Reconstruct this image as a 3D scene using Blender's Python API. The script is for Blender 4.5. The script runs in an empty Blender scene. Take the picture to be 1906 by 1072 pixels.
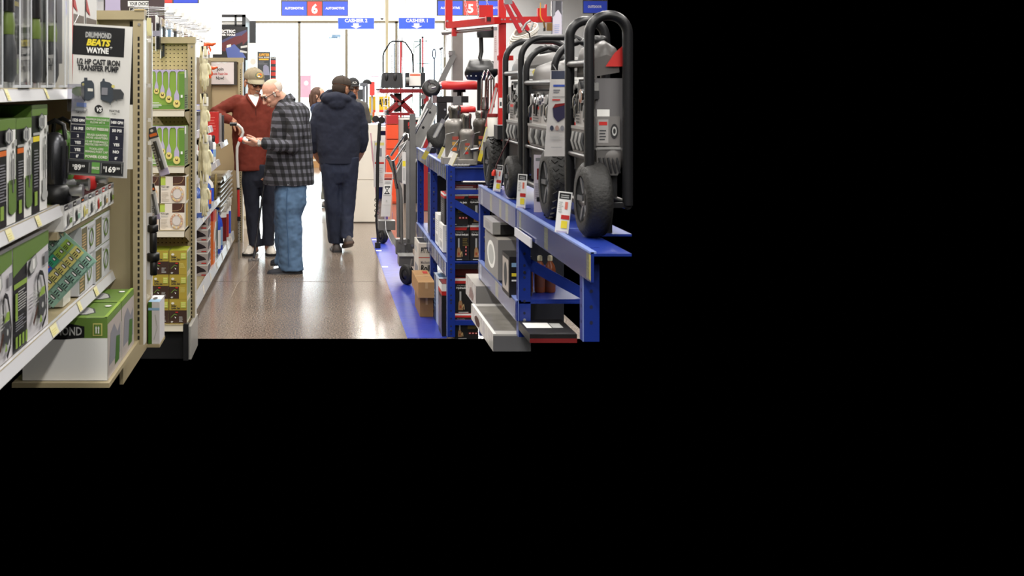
import bpy, math, random
from mathutils import Vector, Matrix, noise as mnoise

random.seed(7)
PI = math.pi
SC = bpy.context.scene
C = SC.collection

# ---------------------------------------------------------------- camera
F, VX, VY, H = 2200.0, 588.0, 162.0, 1.65        # focal length in pixels, vanishing point, eye height
cam = bpy.data.cameras.new('camera')
cam.sensor_fit = 'HORIZONTAL'
cam.sensor_width = 36.0
cam.lens = F * 36.0 / 1906.0
cam.shift_x = (953.0 - VX) / 1906.0
cam.shift_y = -(536.0 - VY) / 1906.0
cam.clip_start, cam.clip_end = 0.1, 200.0
cam.dof.use_dof = True
cam.dof.focus_distance = 10.6
cam.dof.aperture_fstop = 11.0
camo = bpy.data.objects.new('camera', cam)
C.objects.link(camo)
camo.location = (0, 0, H)
camo.rotation_euler = (PI / 2, 0, 0)
SC.camera = camo

# ---------------------------------------------------------------- exposure, world, lamps
SC.view_settings.view_transform = 'Standard'
SC.view_settings.look = 'None'
SC.view_settings.gamma = 1.0
SC.view_settings.use_curve_mapping = False
SC.view_settings.exposure = 0.0
world = bpy.data.worlds.new('world')
SC.world = world
world.use_nodes = True
world.node_tree.nodes['Background'].inputs[0].default_value = (0, 0, 0, 1)
world.node_tree.nodes['Background'].inputs[1].default_value = 0.0

LAMP_W = 98.0
LAMPS = [(x, y) for x in (-3.9, -1.15, 1.6, 4.4) for y in (-8.0, -4.5, -1.0, 2.5, 6.0, 9.5, 13.0, 16.5, 20.0, 24.0, 28.0, 32.0, 36.0)]  # unseen ceiling lamps; two rearmost rows added to brighten camera-facing sides
CEIL = 5.2
for i, (x, y) in enumerate(LAMPS):
    l = bpy.data.lights.new('fluorescent_light', 'AREA')
    l.shape = 'RECTANGLE'
    l.size, l.size_y = 0.3, 1.9
    l.energy = LAMP_W * (1.5 if y > 27 else 1.0)
    l.color = (1.0, 0.965, 0.91)
    o = bpy.data.objects.new('fluorescent_light', l)
    o.location = (x, y, CEIL - 0.08)
    C.objects.link(o)

l = bpy.data.lights.new('outdoor_fill_light', 'AREA')  # area lamp added outside to brighten things seen through the glass
l.shape = 'RECTANGLE'
l.size, l.size_y = 14.0, 8.0
l.energy = 2000.0
l.color = (0.95, 0.98, 1.0)
o = bpy.data.objects.new('outdoor_fill_light', l)
o.location = (1.0, 39.5, 9.5)
o.rotation_euler = (math.radians(50), 0, 0)
C.objects.link(o)

# ---------------------------------------------------------------- helpers
def lin(c):
    c /= 255.0
    return c / 12.92 if c <= 0.04045 else ((c + 0.055) / 1.055) ** 2.4

def rgb(h):
    h = h.lstrip('#')
    return tuple(lin(int(h[i:i + 2], 16)) for i in (0, 2, 4)) + (1.0,)

MATS = {}

def M(name, col=None, rough=0.5, metal=0.0, noise=0.0, nscale=25.0, bump=0.0, bscale=60.0, coat=0.0, spec=0.5, stretch=None):
    if name in MATS:
        return MATS[name]
    m = bpy.data.materials.new(name)
    m.use_nodes = True
    nt = m.node_tree
    b = nt.nodes['Principled BSDF']
    c = rgb(col)
    b.inputs['Base Color'].default_value = c
    b.inputs['Roughness'].default_value = rough
    b.inputs['Metallic'].default_value = metal
    b.inputs['Specular IOR Level'].default_value = spec
    b.inputs['Coat Weight'].default_value = coat
    if noise or bump:
        tc = nt.nodes.new('ShaderNodeTexCoord')
        mp = nt.nodes.new('ShaderNodeMapping')
        nt.links.new(tc.outputs['Object'], mp.inputs[0])
        if stretch:
            mp.inputs['Scale'].default_value = stretch
    if noise:
        n = nt.nodes.new('ShaderNodeTexNoise')
        n.inputs['Scale'].default_value = nscale
        n.inputs['Detail'].default_value = 4
        nt.links.new(mp.outputs[0], n.inputs['Vector'])
        r = nt.nodes.new('ShaderNodeValToRGB')
        r.color_ramp.elements[0].position = 0.3
        r.color_ramp.elements[1].position = 0.7
        r.color_ramp.elements[0].color = tuple(v * (1 - noise) for v in c[:3]) + (1,)
        r.color_ramp.elements[1].color = tuple(min(1, v * (1 + noise)) for v in c[:3]) + (1,)
        nt.links.new(n.outputs[0], r.inputs[0])
        nt.links.new(r.outputs[0], b.inputs['Base Color'])
    if bump:
        n2 = nt.nodes.new('ShaderNodeTexNoise')
        n2.inputs['Scale'].default_value = bscale
        n2.inputs['Detail'].default_value = 3
        nt.links.new(mp.outputs[0], n2.inputs['Vector'])
        bp = nt.nodes.new('ShaderNodeBump')
        bp.inputs['Strength'].default_value = bump
        bp.inputs['Distance'].default_value = 0.01
        nt.links.new(n2.outputs[0], bp.inputs['Height'])
        nt.links.new(bp.outputs[0], b.inputs['Normal'])
    MATS[name] = m
    return m

def emission(name, col, strength):
    m = bpy.data.materials.new(name)
    m.use_nodes = True
    nt = m.node_tree
    nt.nodes.clear()
    e = nt.nodes.new('ShaderNodeEmission')
    e.inputs[0].default_value = rgb(col)
    e.inputs[1].default_value = strength
    o = nt.nodes.new('ShaderNodeOutputMaterial')
    nt.links.new(e.outputs[0], o.inputs[0])
    return m

def clear(name, tint='#ffffff', rough=0.06, base=0.06, edge=0.55):
    if name in MATS:
        return MATS[name]
    m = bpy.data.materials.new(name)
    m.use_nodes = True
    nt = m.node_tree
    nt.nodes.clear()
    t = nt.nodes.new('ShaderNodeBsdfTransparent')
    t.inputs[0].default_value = rgb(tint)
    g = nt.nodes.new('ShaderNodeBsdfGlossy')
    g.inputs['Roughness'].default_value = rough
    lw = nt.nodes.new('ShaderNodeLayerWeight')
    lw.inputs[0].default_value = 0.35
    mr = nt.nodes.new('ShaderNodeMapRange')
    mr.inputs['To Min'].default_value = base
    mr.inputs['To Max'].default_value = edge
    nt.links.new(lw.outputs['Facing'], mr.inputs['Value'])
    mx = nt.nodes.new('ShaderNodeMixShader')
    nt.links.new(mr.outputs[0], mx.inputs[0])
    nt.links.new(t.outputs[0], mx.inputs[1])
    nt.links.new(g.outputs[0], mx.inputs[2])
    o = nt.nodes.new('ShaderNodeOutputMaterial')
    nt.links.new(mx.outputs[0], o.inputs[0])
    MATS[name] = m
    return m

_TX = {}

def text_geo(s, bold):
    k = (s, bold)
    if k not in _TX:
        cu = bpy.data.curves.new('lettering', 'FONT')
        cu.body = s
        cu.size = 1.0
        cu.offset = bold
        cu.resolution_u = 2
        o = bpy.data.objects.new('lettering', cu)
        me = bpy.data.meshes.new_from_object(o)
        vs = [(v.co.x, v.co.y) for v in me.vertices]
        fs = [tuple(p.vertices) for p in me.polygons]
        bpy.data.objects.remove(o)
        bpy.data.curves.remove(cu)
        bpy.data.meshes.remove(me)
        if vs:
            x0, x1 = min(v[0] for v in vs), max(v[0] for v in vs)
        else:
            x0 = x1 = 0.0
        # Bfont capitals are about 0.70 of the size high
        _TX[k] = ([((x - x0) / 0.7, y / 0.7) for x, y in vs], fs, (x1 - x0) / 0.7)
    return _TX[k]

V3 = Vector

class Fr:
    """A flat drawing frame: origin at the lower corner, u and v along the face, w by h big."""
    def __init__(s, o, u, v, w=1.0, h=1.0):
        s.o, s.u, s.v = V3(o), V3(u).normalized(), V3(v).normalized()
        s.n = s.u.cross(s.v)
        s.w, s.h = w, h
        s.k = 0
    def p(s, a, b, d=0.0):
        return s.o + s.u * (a * s.w) + s.v * (b * s.h) + s.n * d

class MB:
    def __init__(s, T=None):
        s.v, s.f, s.m, s.s, s.mats = [], [], [], [], []
        s.T = T
    def add(s, vs, fs, mat, smooth=False):
        if mat not in s.mats:
            s.mats.append(mat)
        k = s.mats.index(mat)
        b = len(s.v)
        if s.T is not None:
            vs = [s.T @ V3(q) for q in vs]
        s.v.extend(tuple(q) for q in vs)
        for f in fs:
            s.f.append(tuple(b + i for i in f))
            s.m.append(k)
            s.s.append(smooth)
    def box(s, x0, x1, y0, y1, z0, z1, mat):
        vs = [(x, y, z) for z in (z0, z1) for y in (y0, y1) for x in (x0, x1)]
        s.add(vs, [(0, 2, 3, 1), (4, 5, 7, 6), (0, 1, 5, 4), (2, 6, 7, 3), (0, 4, 6, 2), (1, 3, 7, 5)], mat)
        return s
    def obox(s, c, size, mat, R=None):
        R = R or Matrix.Identity(3)
        h = [q / 2 for q in size]
        vs = [V3(c) + R @ V3((x * h[0], y * h[1], z * h[2])) for z in (-1, 1) for y in (-1, 1) for x in (-1, 1)]
        s.add(vs, [(0, 2, 3, 1), (4, 5, 7, 6), (0, 1, 5, 4), (2, 6, 7, 3), (0, 4, 6, 2), (1, 3, 7, 5)], mat)
        return s
    def bar(s, a, b, w, h, mat, side=(0, 1, 0)):
        a, b = V3(a), V3(b)
        z = (b - a).normalized()
        x = V3(side) - z * V3(side).dot(z)
        if x.length < 1e-4:
            x = V3((1, 0, 0)) - z * z.x
        x.normalize()
        y = z.cross(x)
        vs = []
        for p in (a, b):
            for i, j in ((-1, -1), (1, -1), (1, 1), (-1, 1)):
                vs.append(p + x * (i * w / 2) + y * (j * h / 2))
        s.add(vs, [(3, 2, 1, 0), (4, 5, 6, 7), (0, 1, 5, 4), (1, 2, 6, 5), (2, 3, 7, 6), (3, 0, 4, 7)], mat)
        return s
    def rings(s, rs, mat, caps=True, smooth=True):
        n = len(rs[0])
        vs = [q for r in rs for q in r]
        fs = []
        for i in range(len(rs) - 1):
            for j in range(n):
                k = (j + 1) % n
                fs.append((i * n + j, i * n + k, (i + 1) * n + k, (i + 1) * n + j))
        s.add(vs, fs, mat, smooth)
        if caps:
            s.add(rs[0], [tuple(reversed(range(n)))], mat)
            s.add(rs[-1], [tuple(range(n))], mat)
        return s
    def cyl(s, a, b, r, mat, r1=None, n=16, caps=True):
        return s.tube([a, b], [r, r if r1 is None else r1], mat, n, caps)
    def tube(s, pts, r, mat, n=10, caps=True, flat=1.0):
        pts = [V3(p) for p in pts]
        rr = r if isinstance(r, (list, tuple)) else [r] * len(pts)
        up = None
        rs = []
        for i, p in enumerate(pts):
            t = (pts[min(i + 1, len(pts) - 1)] - pts[max(i - 1, 0)]).normalized()
            if up is None:
                up = V3((0, 0, 1)) if abs(t.z) < 0.9 else V3((0, 1, 0))
            x = up - t * up.dot(t)
            x.normalize()
            up = x
            y = t.cross(x)
            rs.append([p + x * (math.cos(2 * PI * j / n) * rr[i]) + y * (math.sin(2 * PI * j / n) * rr[i] * flat) for j in range(n)])
        return s.rings(rs, mat, caps)
    def lathe(s, prof, mat, o=(0, 0, 0), R=None, n=24, caps=True):
        R = R or Matrix.Identity(3)
        o = V3(o)
        rs = [[o + R @ V3((r * math.cos(2 * PI * j / n), r * math.sin(2 * PI * j / n), z)) for j in range(n)] for r, z in prof]
        return s.rings(rs, mat, caps)
    def ell(s, c, r, mat, R=None, nu=20, nv=12, keep=None):
        R = R or Matrix.Identity(3)
        vs, fs = [], []
        for i in range(nv + 1):
            a = -PI / 2 + PI * i / nv
            for j in range(nu):
                t = 2 * PI * j / nu
                vs.append(V3((r[0] * math.cos(a) * math.cos(t), r[1] * math.cos(a) * math.sin(t), r[2] * math.sin(a))))
        for i in range(nv):
            for j in range(nu):
                k = (j + 1) % nu
                f = (i * nu + j, i * nu + k, (i + 1) * nu + k, (i + 1) * nu + j)
                if keep:
                    m = sum((vs[q] for q in f), V3()) / 4
                    if not keep(m):
                        continue
                fs.append(f)
        s.add([V3(c) + R @ q for q in vs], fs, mat, True)
        return s
    # flat printing on a frame, coordinates as shares of the frame
    def _d(s, fr):
        fr.k += 1
        return 0.0006 * fr.k
    def rect(s, fr, u0, v0, u1, v1, mat):
        d = s._d(fr)
        s.add([fr.p(u0, v0, d), fr.p(u1, v0, d), fr.p(u1, v1, d), fr.p(u0, v1, d)], [(0, 1, 2, 3)], mat)
        return s
    def poly(s, fr, pts, mat):
        d = s._d(fr)
        s.add([fr.p(a, b, d) for a, b in pts], [tuple(range(len(pts)))], mat)
        return s
    def disc(s, fr, cu, cv, ru, rv, mat, n=20, inner=0.0, a0=0.0, a1=2 * PI):
        d = s._d(fr)
        full = abs(a1 - a0 - 2 * PI) < 1e-6
        m = n if full else n + 1
        ang = [a0 + (a1 - a0) * i / n for i in range(m)]
        out = [fr.p(cu + ru * math.cos(a), cv + rv * math.sin(a), d) for a in ang]
        if inner <= 0:
            s.add(out, [tuple(range(m))], mat)
        else:
            inn = [fr.p(cu + ru * inner * math.cos(a), cv + rv * inner * math.sin(a), d) for a in ang]
            fs = [(i, (i + 1) % m, m + (i + 1) % m, m + i) for i in range(m if full else m - 1)]
            s.add(out + inn, fs, mat)
        return s
    def stroke(s, fr, pts, w, mat):
        """a drawn line of width w (metres) through points given as shares"""
        d = s._d(fr)
        P = [fr.p(a, b, d) for a, b in pts]
        for i in range(len(P) - 1):
            t = (P[i + 1] - P[i]).normalized()
            q = fr.n.cross(t) * (w / 2)
            s.add([P[i] - q, P[i + 1] - q, P[i + 1] + q, P[i] + q], [(0, 1, 2, 3)], mat)
        return s
    def text(s, fr, u, v, hgt, txt, mat, align='c', maxw=None, bold=0.012, slant=0.0):
        """hgt is the capital height and maxw the width limit, as shares of the frame"""
        vs, fs, w = text_geo(txt, bold)
        if not vs:
            return s
        d = s._d(fr)
        ky = hgt * fr.h
        kx = ky
        if maxw and w * kx > maxw * fr.w:
            kx = maxw * fr.w / w
        x0 = u * fr.w - (w * kx / 2 if align == 'c' else (w * kx if align == 'r' else 0))
        y0 = v * fr.h
        s.add([fr.o + fr.u * (x0 + (x + slant * y) * kx) + fr.v * (y0 + y * ky) + fr.n * d for x, y in vs], fs, mat)
        return s
    def lines(s, fr, u0, u1, v0, v1, n, mat, fill=0.45, seed=1):
        """rows of small print seen as dashes"""
        rnd = random.Random(seed)
        h = (v1 - v0) / n
        for i in range(n):
            e = u0 + (u1 - u0) * rnd.uniform(0.6, 1.0)
            s.rect(fr, u0, v0 + i * h, e, v0 + (i + fill) * h, mat)
            fr.k -= 1
        fr.k += 1
        return s
    def build(s, name, parent=None, loc=(0, 0, 0), rz=0.0, bevel=0.0, angle=40, seg=2):
        me = bpy.data.meshes.new(name)
        me.from_pydata(s.v, [], s.f)
        for m in s.mats:
            me.materials.append(m)
        me.polygons.foreach_set('material_index', s.m)
        me.polygons.foreach_set('use_smooth', s.s)
        me.update()
        o = bpy.data.objects.new(name, me)
        C.objects.link(o)
        o.location = loc
        o.rotation_euler = (0, 0, rz)
        if parent:
            o.parent = parent
        if bevel:
            b = o.modifiers.new('edge', 'BEVEL')
            b.width = bevel
            b.segments = seg
            b.limit_method = 'ANGLE'
            b.angle_limit = math.radians(angle)
            b.harden_normals = False
        return o

def tag(o, label=None, cat=None, group=None, kind=None):
    if label:
        o['label'] = label
    if cat:
        o['category'] = cat
    if group:
        o['group'] = group
    if kind:
        o['kind'] = kind
    return o

def thing(name, label, cat, loc=(0, 0, 0), group=None, rz=0.0):
    o = bpy.data.objects.new(name, None)
    o.empty_display_size = 0.05
    C.objects.link(o)
    o.location = loc
    o.rotation_euler = (0, 0, rz)
    return tag(o, label, cat, group)

def dup(root, loc, label=None, group=None, rz=None):
    r = root.copy()
    C.objects.link(r)
    r.location = loc
    if rz is not None:
        r.rotation_euler = (0, 0, rz)
    if label:
        r['label'] = label
    if group:
        r['group'] = group
    for ch in list(root.children):
        c = ch.copy()
        C.objects.link(c)
        c.parent = r
        for g in ch.children:
            d = g.copy()
            C.objects.link(d)
            d.parent = c
    return r

def struct(o):
    o['kind'] = 'structure'
    return o

def PX(x, y, s):
    """the point seen at pixel x, y of the photograph where one metre measures s pixels"""
    return V3(((x - VX) / s, F / s, H - (y - VY) / s))

def Rz(a):
    return Matrix.Rotation(a, 3, 'Z')

def faces(x0, x1, y0, y1, z0, z1):
    """drawing frames of a box: front (-Y), R (+X), L (-X), T (top)"""
    return {'F': Fr((x0, y0, z0), (1, 0, 0), (0, 0, 1), x1 - x0, z1 - z0),
            'R': Fr((x1, y0, z0), (0, 1, 0), (0, 0, 1), y1 - y0, z1 - z0),
            'L': Fr((x0, y1, z0), (0, -1, 0), (0, 0, 1), y1 - y0, z1 - z0),
            'T': Fr((x0, y0, z1), (1, 0, 0), (0, 1, 0), x1 - x0, y1 - y0)}

def fuse(mb, voxel, smooth=4, wrinkle=0.0, wscale=(14, 14, 5), seed=0.0):
    """melt the shapes of mb into one continuous surface"""
    o = mb.build('melt')
    r = o.modifiers.new('r', 'REMESH')
    r.mode = 'VOXEL'
    r.voxel_size = voxel
    r.use_smooth_shade = True
    if smooth:
        q = o.modifiers.new('s', 'SMOOTH')
        q.factor = 0.5
        q.iterations = smooth
    dg = bpy.context.evaluated_depsgraph_get()
    me = bpy.data.meshes.new_from_object(o.evaluated_get(dg), depsgraph=dg)
    old = o.data
    bpy.data.objects.remove(o)
    bpy.data.meshes.remove(old)
    if wrinkle:
        ns = [v.normal.copy() for v in me.vertices]
        for v, n in zip(me.vertices, ns):
            p = V3((v.co.x * wscale[0] + seed, v.co.y * wscale[1], v.co.z * wscale[2]))
            w = mnoise.fractal(p, 1.0, 2.0, 3)
            v.co += n * (wrinkle * w)
    me.polygons.foreach_set('use_smooth', [True] * len(me.polygons))
    return me

def mesh_obj(name, me, mat, parent=None, loc=(0, 0, 0)):
    me.materials.clear()
    me.materials.append(mat)
    o = bpy.data.objects.new(name, me)
    C.objects.link(o)
    o.location = loc
    if parent:
        o.parent = parent
    return o

# ---------------------------------------------------------------- palette
WHITE = M('white_paint', '#f4f3ef', 0.5)
PAPER = M('white_paper', '#efeeea', 0.6)
OFFW = M('cream_paper', '#ddd9cc', 0.6)
LGREY = M('light_grey_print', '#b9b9b6', 0.5)
GREY = M('grey_print', '#84848a', 0.5)
DGREY = M('dark_grey_print', '#3d3f42', 0.5)
BLACK = M('black_print', '#141416', 0.45)
INK = M('ink', '#222226', 0.6)
GREEN = M('green_print', '#67863a', 0.45)
LIME = M('lime_print', '#8fae45', 0.45)
DGREEN = M('dark_green_print', '#3d6a1c', 0.45)
YELLOW = M('yellow_print', '#f1dc3a', 0.5)
PALEY = M('pale_yellow_print', '#d9cf78', 0.5)
ORANGE = M('orange_print', '#e5722a', 0.45)
RED = M('red_print', '#c42a26', 0.45)
DRED = M('dark_red_print', '#7a1a1c', 0.45)
BLUE = M('blue_print', '#2d55d8', 0.45)
SKYB = M('pale_blue_print', '#8fb6d8', 0.45)
TEAL = M('teal_print', '#8fb7a5', 0.5)
BROWN = M('brown_print', '#4b2a1e', 0.5)
TAN = M('tan_print', '#c9a774', 0.5)
LILAC = M('lilac_print', '#b9aecb', 0.5)
BEIGE = M('beige_enamel', '#ab9d7b', 0.42, noise=0.04, nscale=6)
BEIGE_D = M('slot_shadow', '#17130d', 0.8)
RAIL = M('price_rail_plastic', '#d5d5d8', 0.25)
STEEL = M('steel', '#b8b8ba', 0.28, metal=1.0)
CHROME = M('chrome', '#dcdcde', 0.12, metal=1.0)
GUN = M('grey_enamel_steel', '#6d6c6a', 0.38, noise=0.06, nscale=12)
GUNL = M('light_grey_enamel_steel', '#8f8e8c', 0.35, noise=0.05, nscale=12)
RBLUE = M('blue_enamel_steel', '#122c82', 0.38, noise=0.06, nscale=9)
REDST = M('red_enamel_steel', '#c0211f', 0.33, noise=0.05, nscale=9)
DREDST = M('dark_red_enamel_steel', '#8d1a20', 0.35)
RUBBER = M('black_rubber', '#1b1a19', 0.6, bump=0.3, bscale=90)
BPLAST = M('black_plastic', '#1a1a1b', 0.38)
CARD = M('cardboard', '#b78d5c', 0.75, noise=0.06, nscale=18)
CLEAR = clear('clear_plastic')
# ---------------------------------------------------------------- the shop: floor, walls, windows, ceiling
def floor_material():
    m = bpy.data.materials.new('polished_concrete')
    m.use_nodes = True
    nt = m.node_tree
    b = nt.nodes['Principled BSDF']
    tc = nt.nodes.new('ShaderNodeTexCoord')
    vo = nt.nodes.new('ShaderNodeTexVoronoi')
    vo.inputs['Scale'].default_value = 62
    n1 = nt.nodes.new('ShaderNodeTexNoise')
    n1.inputs['Scale'].default_value = 90
    n1.inputs['Detail'].default_value = 3
    n2 = nt.nodes.new('ShaderNodeTexNoise')
    n2.inputs['Scale'].default_value = 1.1
    n2.inputs['Detail'].default_value = 6
    for n in (vo, n1, n2):
        nt.links.new(tc.outputs['Object'], n.inputs['Vector'])
    r1 = nt.nodes.new('ShaderNodeValToRGB')
    e = r1.color_ramp.elements
    e[0].position, e[0].color = 0.34, rgb('#2a211a')
    e[1].position, e[1].color = 0.72, rgb('#b5a595')
    q = r1.color_ramp.elements.new(0.48)
    q.color = rgb('#6f6155')
    nt.links.new(n1.outputs[0], r1.inputs[0])
    r2 = nt.nodes.new('ShaderNodeValToRGB')
    r2.color_ramp.elements[0].position, r2.color_ramp.elements[0].color = 0.3, rgb('#6b6058')
    r2.color_ramp.elements[1].position, r2.color_ramp.elements[1].color = 0.72, rgb('#8f8276')
    nt.links.new(n2.outputs[0], r2.inputs[0])
    mx = nt.nodes.new('ShaderNodeMix')
    mx.data_type = 'RGBA'
    mx.inputs[0].default_value = 0.72
    nt.links.new(r2.outputs[0], mx.inputs[6])
    nt.links.new(r1.outputs[0], mx.inputs[7])
    r3 = nt.nodes.new('ShaderNodeValToRGB')
    r3.color_ramp.elements[0].position, r3.color_ramp.elements[0].color = 0.0, rgb('#8a8078')
    r3.color_ramp.elements[1].position, r3.color_ramp.elements[1].color = 0.22, (1, 1, 1, 1)
    nt.links.new(vo.outputs['Distance'], r3.inputs[0])
    mu = nt.nodes.new('ShaderNodeMix')
    mu.data_type = 'RGBA'
    mu.blend_type = 'MULTIPLY'
    mu.inputs[0].default_value = 0.5
    nt.links.new(mx.outputs[2], mu.inputs[6])
    nt.links.new(r3.outputs[0], mu.inputs[7])
    nt.links.new(mu.outputs[2], b.inputs['Base Color'])
    rr = nt.nodes.new('ShaderNodeMapRange')
    rr.inputs['To Min'].default_value = 0.13
    rr.inputs['To Max'].default_value = 0.24
    nt.links.new(n2.outputs[0], rr.inputs['Value'])
    nt.links.new(rr.outputs[0], b.inputs['Roughness'])
    b.inputs['Specular IOR Level'].default_value = 0.5
    return m

FLOORM = floor_material()
f = MB()
f.add([(-7, 7.75, 0), (1.8, 7.75, 0), (1.8, 20, 0), (4.7, 20, 0), (4.7, 38.2, 0), (-7, 38.2, 0)], [(0, 1, 2, 3, 4, 5)], FLOORM)
J = M('floor_joint', '#4a4038', 0.6)
f.box(-0.86, 0.6, 10.02, 10.025, 0.0002, 0.0012, J)
f.box(-0.86, 0.75, 14.4, 14.406, 0.0002, 0.0012, J)
crk = [(-0.52, 11.8), (-0.56, 11.0), (-0.61, 10.4), (-0.66, 9.9), (-0.665, 9.3)]
for a, b_ in zip(crk, crk[1:]):
    f.bar((a[0], a[1], 0.001), (b_[0], b_[1], 0.001), 0.0025, 0.001, M('pale_crack', '#a09080', 0.4), side=(1, 0, 0))
struct(f.build('floor'))

mt = MB()
MATB = M('blue_floor_film', '#2b3fae', 0.32, noise=0.10, nscale=7, bump=0.25, bscale=16)
mt.box(0.60, 0.86, 7.76, 12.9, 0.0005, 0.004, MATB)
for px, py in ((703, 467), (713, 497), (694, 447)):
    s_ = (py - VY) / H
    mt.box(0.605, 0.66, F / s_ - 0.05, F / s_ + 0.02, 0.004, 0.006, M('white_tape', '#e8e8f0', 0.4))
tag(mt.build('floor_mat'), 'long strip of blue film taped to the floor beneath the blue racks', 'floor mat')

YW = 38.0
sw = 58.0
wx0, wx1 = (476 - VX) / sw, (830 - VX) / sw
wz1 = H + (VY - 40) / sw
WALLM = M('white_wall_paint', '#f1f2f4', 0.7, noise=0.02, nscale=1.5)
w = MB()
w.box(-7, wx0, YW, YW + 0.2, 0, 6, WALLM)
w.box(wx1, 8.9, YW, YW + 0.2, 0, 6, WALLM)
w.box(wx0, wx1, YW, YW + 0.2, wz1, 6, WALLM)
w.box(-7, wx0, YW - 0.03, YW, 4.4, 4.46, M('wall_band', '#d8dde2', 0.7))
struct(w.build('wall_back'))
w = MB()
w.box(-7.2, -7, 5.5, 38.2, 0, 5.2, WALLM)
struct(w.build('wall_left'))

FRM = M('bronze_window_frame', '#6a6250', 0.4)
w = MB()
w.box(wx0, wx1, YW - 0.03, YW + 0.12, wz1 - 0.05, wz1 + 0.03, FRM)
for px, wd in ((557, 0.085), (645, 0.085), (738, 0.085), (828, 0.06)):
    x = (px - VX) / sw
    w.box(x - wd / 2, x + wd / 2, YW - 0.03, YW + 0.12, 0, wz1, FRM)
w.box(wx0 - 0.26, wx0, YW - 0.06, YW + 0.1, 2.2, wz1 + 0.02, M('black_window_jamb', '#1d1f22', 0.4))
w.box(wx0, wx1, YW - 0.03, YW + 0.12, 0, 0.12, FRM)
win = struct(w.build('window_1'))
w = MB()
w.box(wx0, wx1, YW + 0.04, YW + 0.05, 0.1, wz1 - 0.04, clear('window_glass', '#f4fbfa', 0.02, 0.04, 0.3))
w.build('pane', win)

c_ = MB()
CEILM = M('white_ceiling', '#eeeeec', 0.8)
c_.box(-7, 8.9, -9.5, 38.2, CEIL, CEIL + 0.1, CEILM)
for x, y in LAMPS:
    c_.box(x - 0.2, x - 0.16, y - 1.0, y + 1.0, CEIL - 0.1, CEIL, CEILM)
    c_.box(x + 0.16, x + 0.2, y - 1.0, y + 1.0, CEIL - 0.1, CEIL, CEILM)
struct(c_.build('ceiling'))

c_ = MB()
x = (720 - VX) / 80.0
c_.box(x - 0.036, x + 0.036, F / 80 - 0.036, F / 80 + 0.036, 0, CEIL, M('cream_column_paint', '#cfc6a8', 0.6))
struct(c_.build('support_column'))

# outdoors, seen through the glass
o = MB()
o.add([(-8, 70, -0.1), (12.5, 70, -0.1), (12.5, 70, 12), (-8, 70, 12)], [(0, 1, 2, 3)], emission('bright_overcast_sky', '#f4f9ff', 9.5))
o.add([(-8, 70, 12), (12.5, 70, 12), (10, 46, 16), (-6, 46, 16)], [(0, 1, 2, 3)], bpy.data.materials['bright_overcast_sky'])
struct(o.build('sky'))
o = MB()
o.add([(-8, 38.4, -0.05), (9, 38.4, -0.05), (12, 70, -0.05), (-8, 70, -0.05)], [(0, 1, 2, 3)], M('pale_pavement', '#d8d6d2', 0.8, noise=0.05))
struct(o.build('pavement'))
# ---------------------------------------------------------------- placing helpers
def wpart(mb, name, root, bevel=0.0, label=None):
    o = mb.build(name, root, loc=-root.location, bevel=bevel)
    if label:
        o['label'] = label
    return o

def put(mb, name, label, cat, group=None, bevel=0.0):
    """a thing that is one mesh drawn in place: its origin goes to the middle of its foot"""
    xs, ys, zs = zip(*mb.v)
    b = V3(((min(xs) + max(xs)) / 2, (min(ys) + max(ys)) / 2, min(zs)))
    mb.v = [tuple(V3(q) - b) for q in mb.v]
    return tag(mb.build(name, loc=b, bevel=bevel), label, cat, group)

def px_box(mb, x0, x1, y0, y1, s, depth, mat):
    """a box whose near face fills the given pixels at s pixels per metre"""
    a, b = PX(x0, y1, s), PX(x1, y0, s)
    mb.box(a.x, b.x, a.y, a.y + depth, a.z, b.z, mat)
    return faces(a.x, b.x, a.y, a.y + depth, a.z, b.z)

def price_rail(root, parent, y0, y1, zt, xf, h=0.038, tags=(), seams=()):
    m = MB()
    n = 0.014
    m.add([(xf - n, y0, zt), (xf - n, y1, zt), (xf, y1, zt - h), (xf, y0, zt - h),
           (xf - n - 0.01, y0, zt), (xf - n - 0.01, y1, zt), (xf - 0.01, y1, zt - h - 0.001), (xf - 0.01, y0, zt - h - 0.001)],
          [(0, 3, 2, 1), (4, 5, 6, 7), (0, 1, 5, 4), (3, 7, 6, 2), (0, 4, 7, 3), (1, 2, 6, 5)], RAIL)
    fr = Fr((xf, y0, zt - h), (0, 1, 0), (-n, 0, h), y1 - y0, math.hypot(n, h))
    m.rect(fr, 0, 0.0, 1, 0.05, LGREY)
    m.rect(fr, 0, 0.93, 1, 1.0, BEIGE)
    for y, wd in tags:
        u = (y - y0) / (y1 - y0)
        m.rect(fr, u, 0.08, u + wd / (y1 - y0), 0.92, M('price_tag_yellow', '#e6dfae', 0.5))
        m.lines(fr, u + 0.1 * wd / (y1 - y0), u + 0.8 * wd / (y1 - y0), 0.2, 0.7, 3, PALEY, seed=int(y * 100))
    for y in seams:
        u = (y - y0) / (y1 - y0)
        m.rect(fr, u, 0, u + 0.004 / (y1 - y0), 1, GREY)
    o = wpart(m, 'price_rail', root)
    if parent is not root:
        o.parent = parent
        o.location = (0, 0, 0)
    return o

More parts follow.
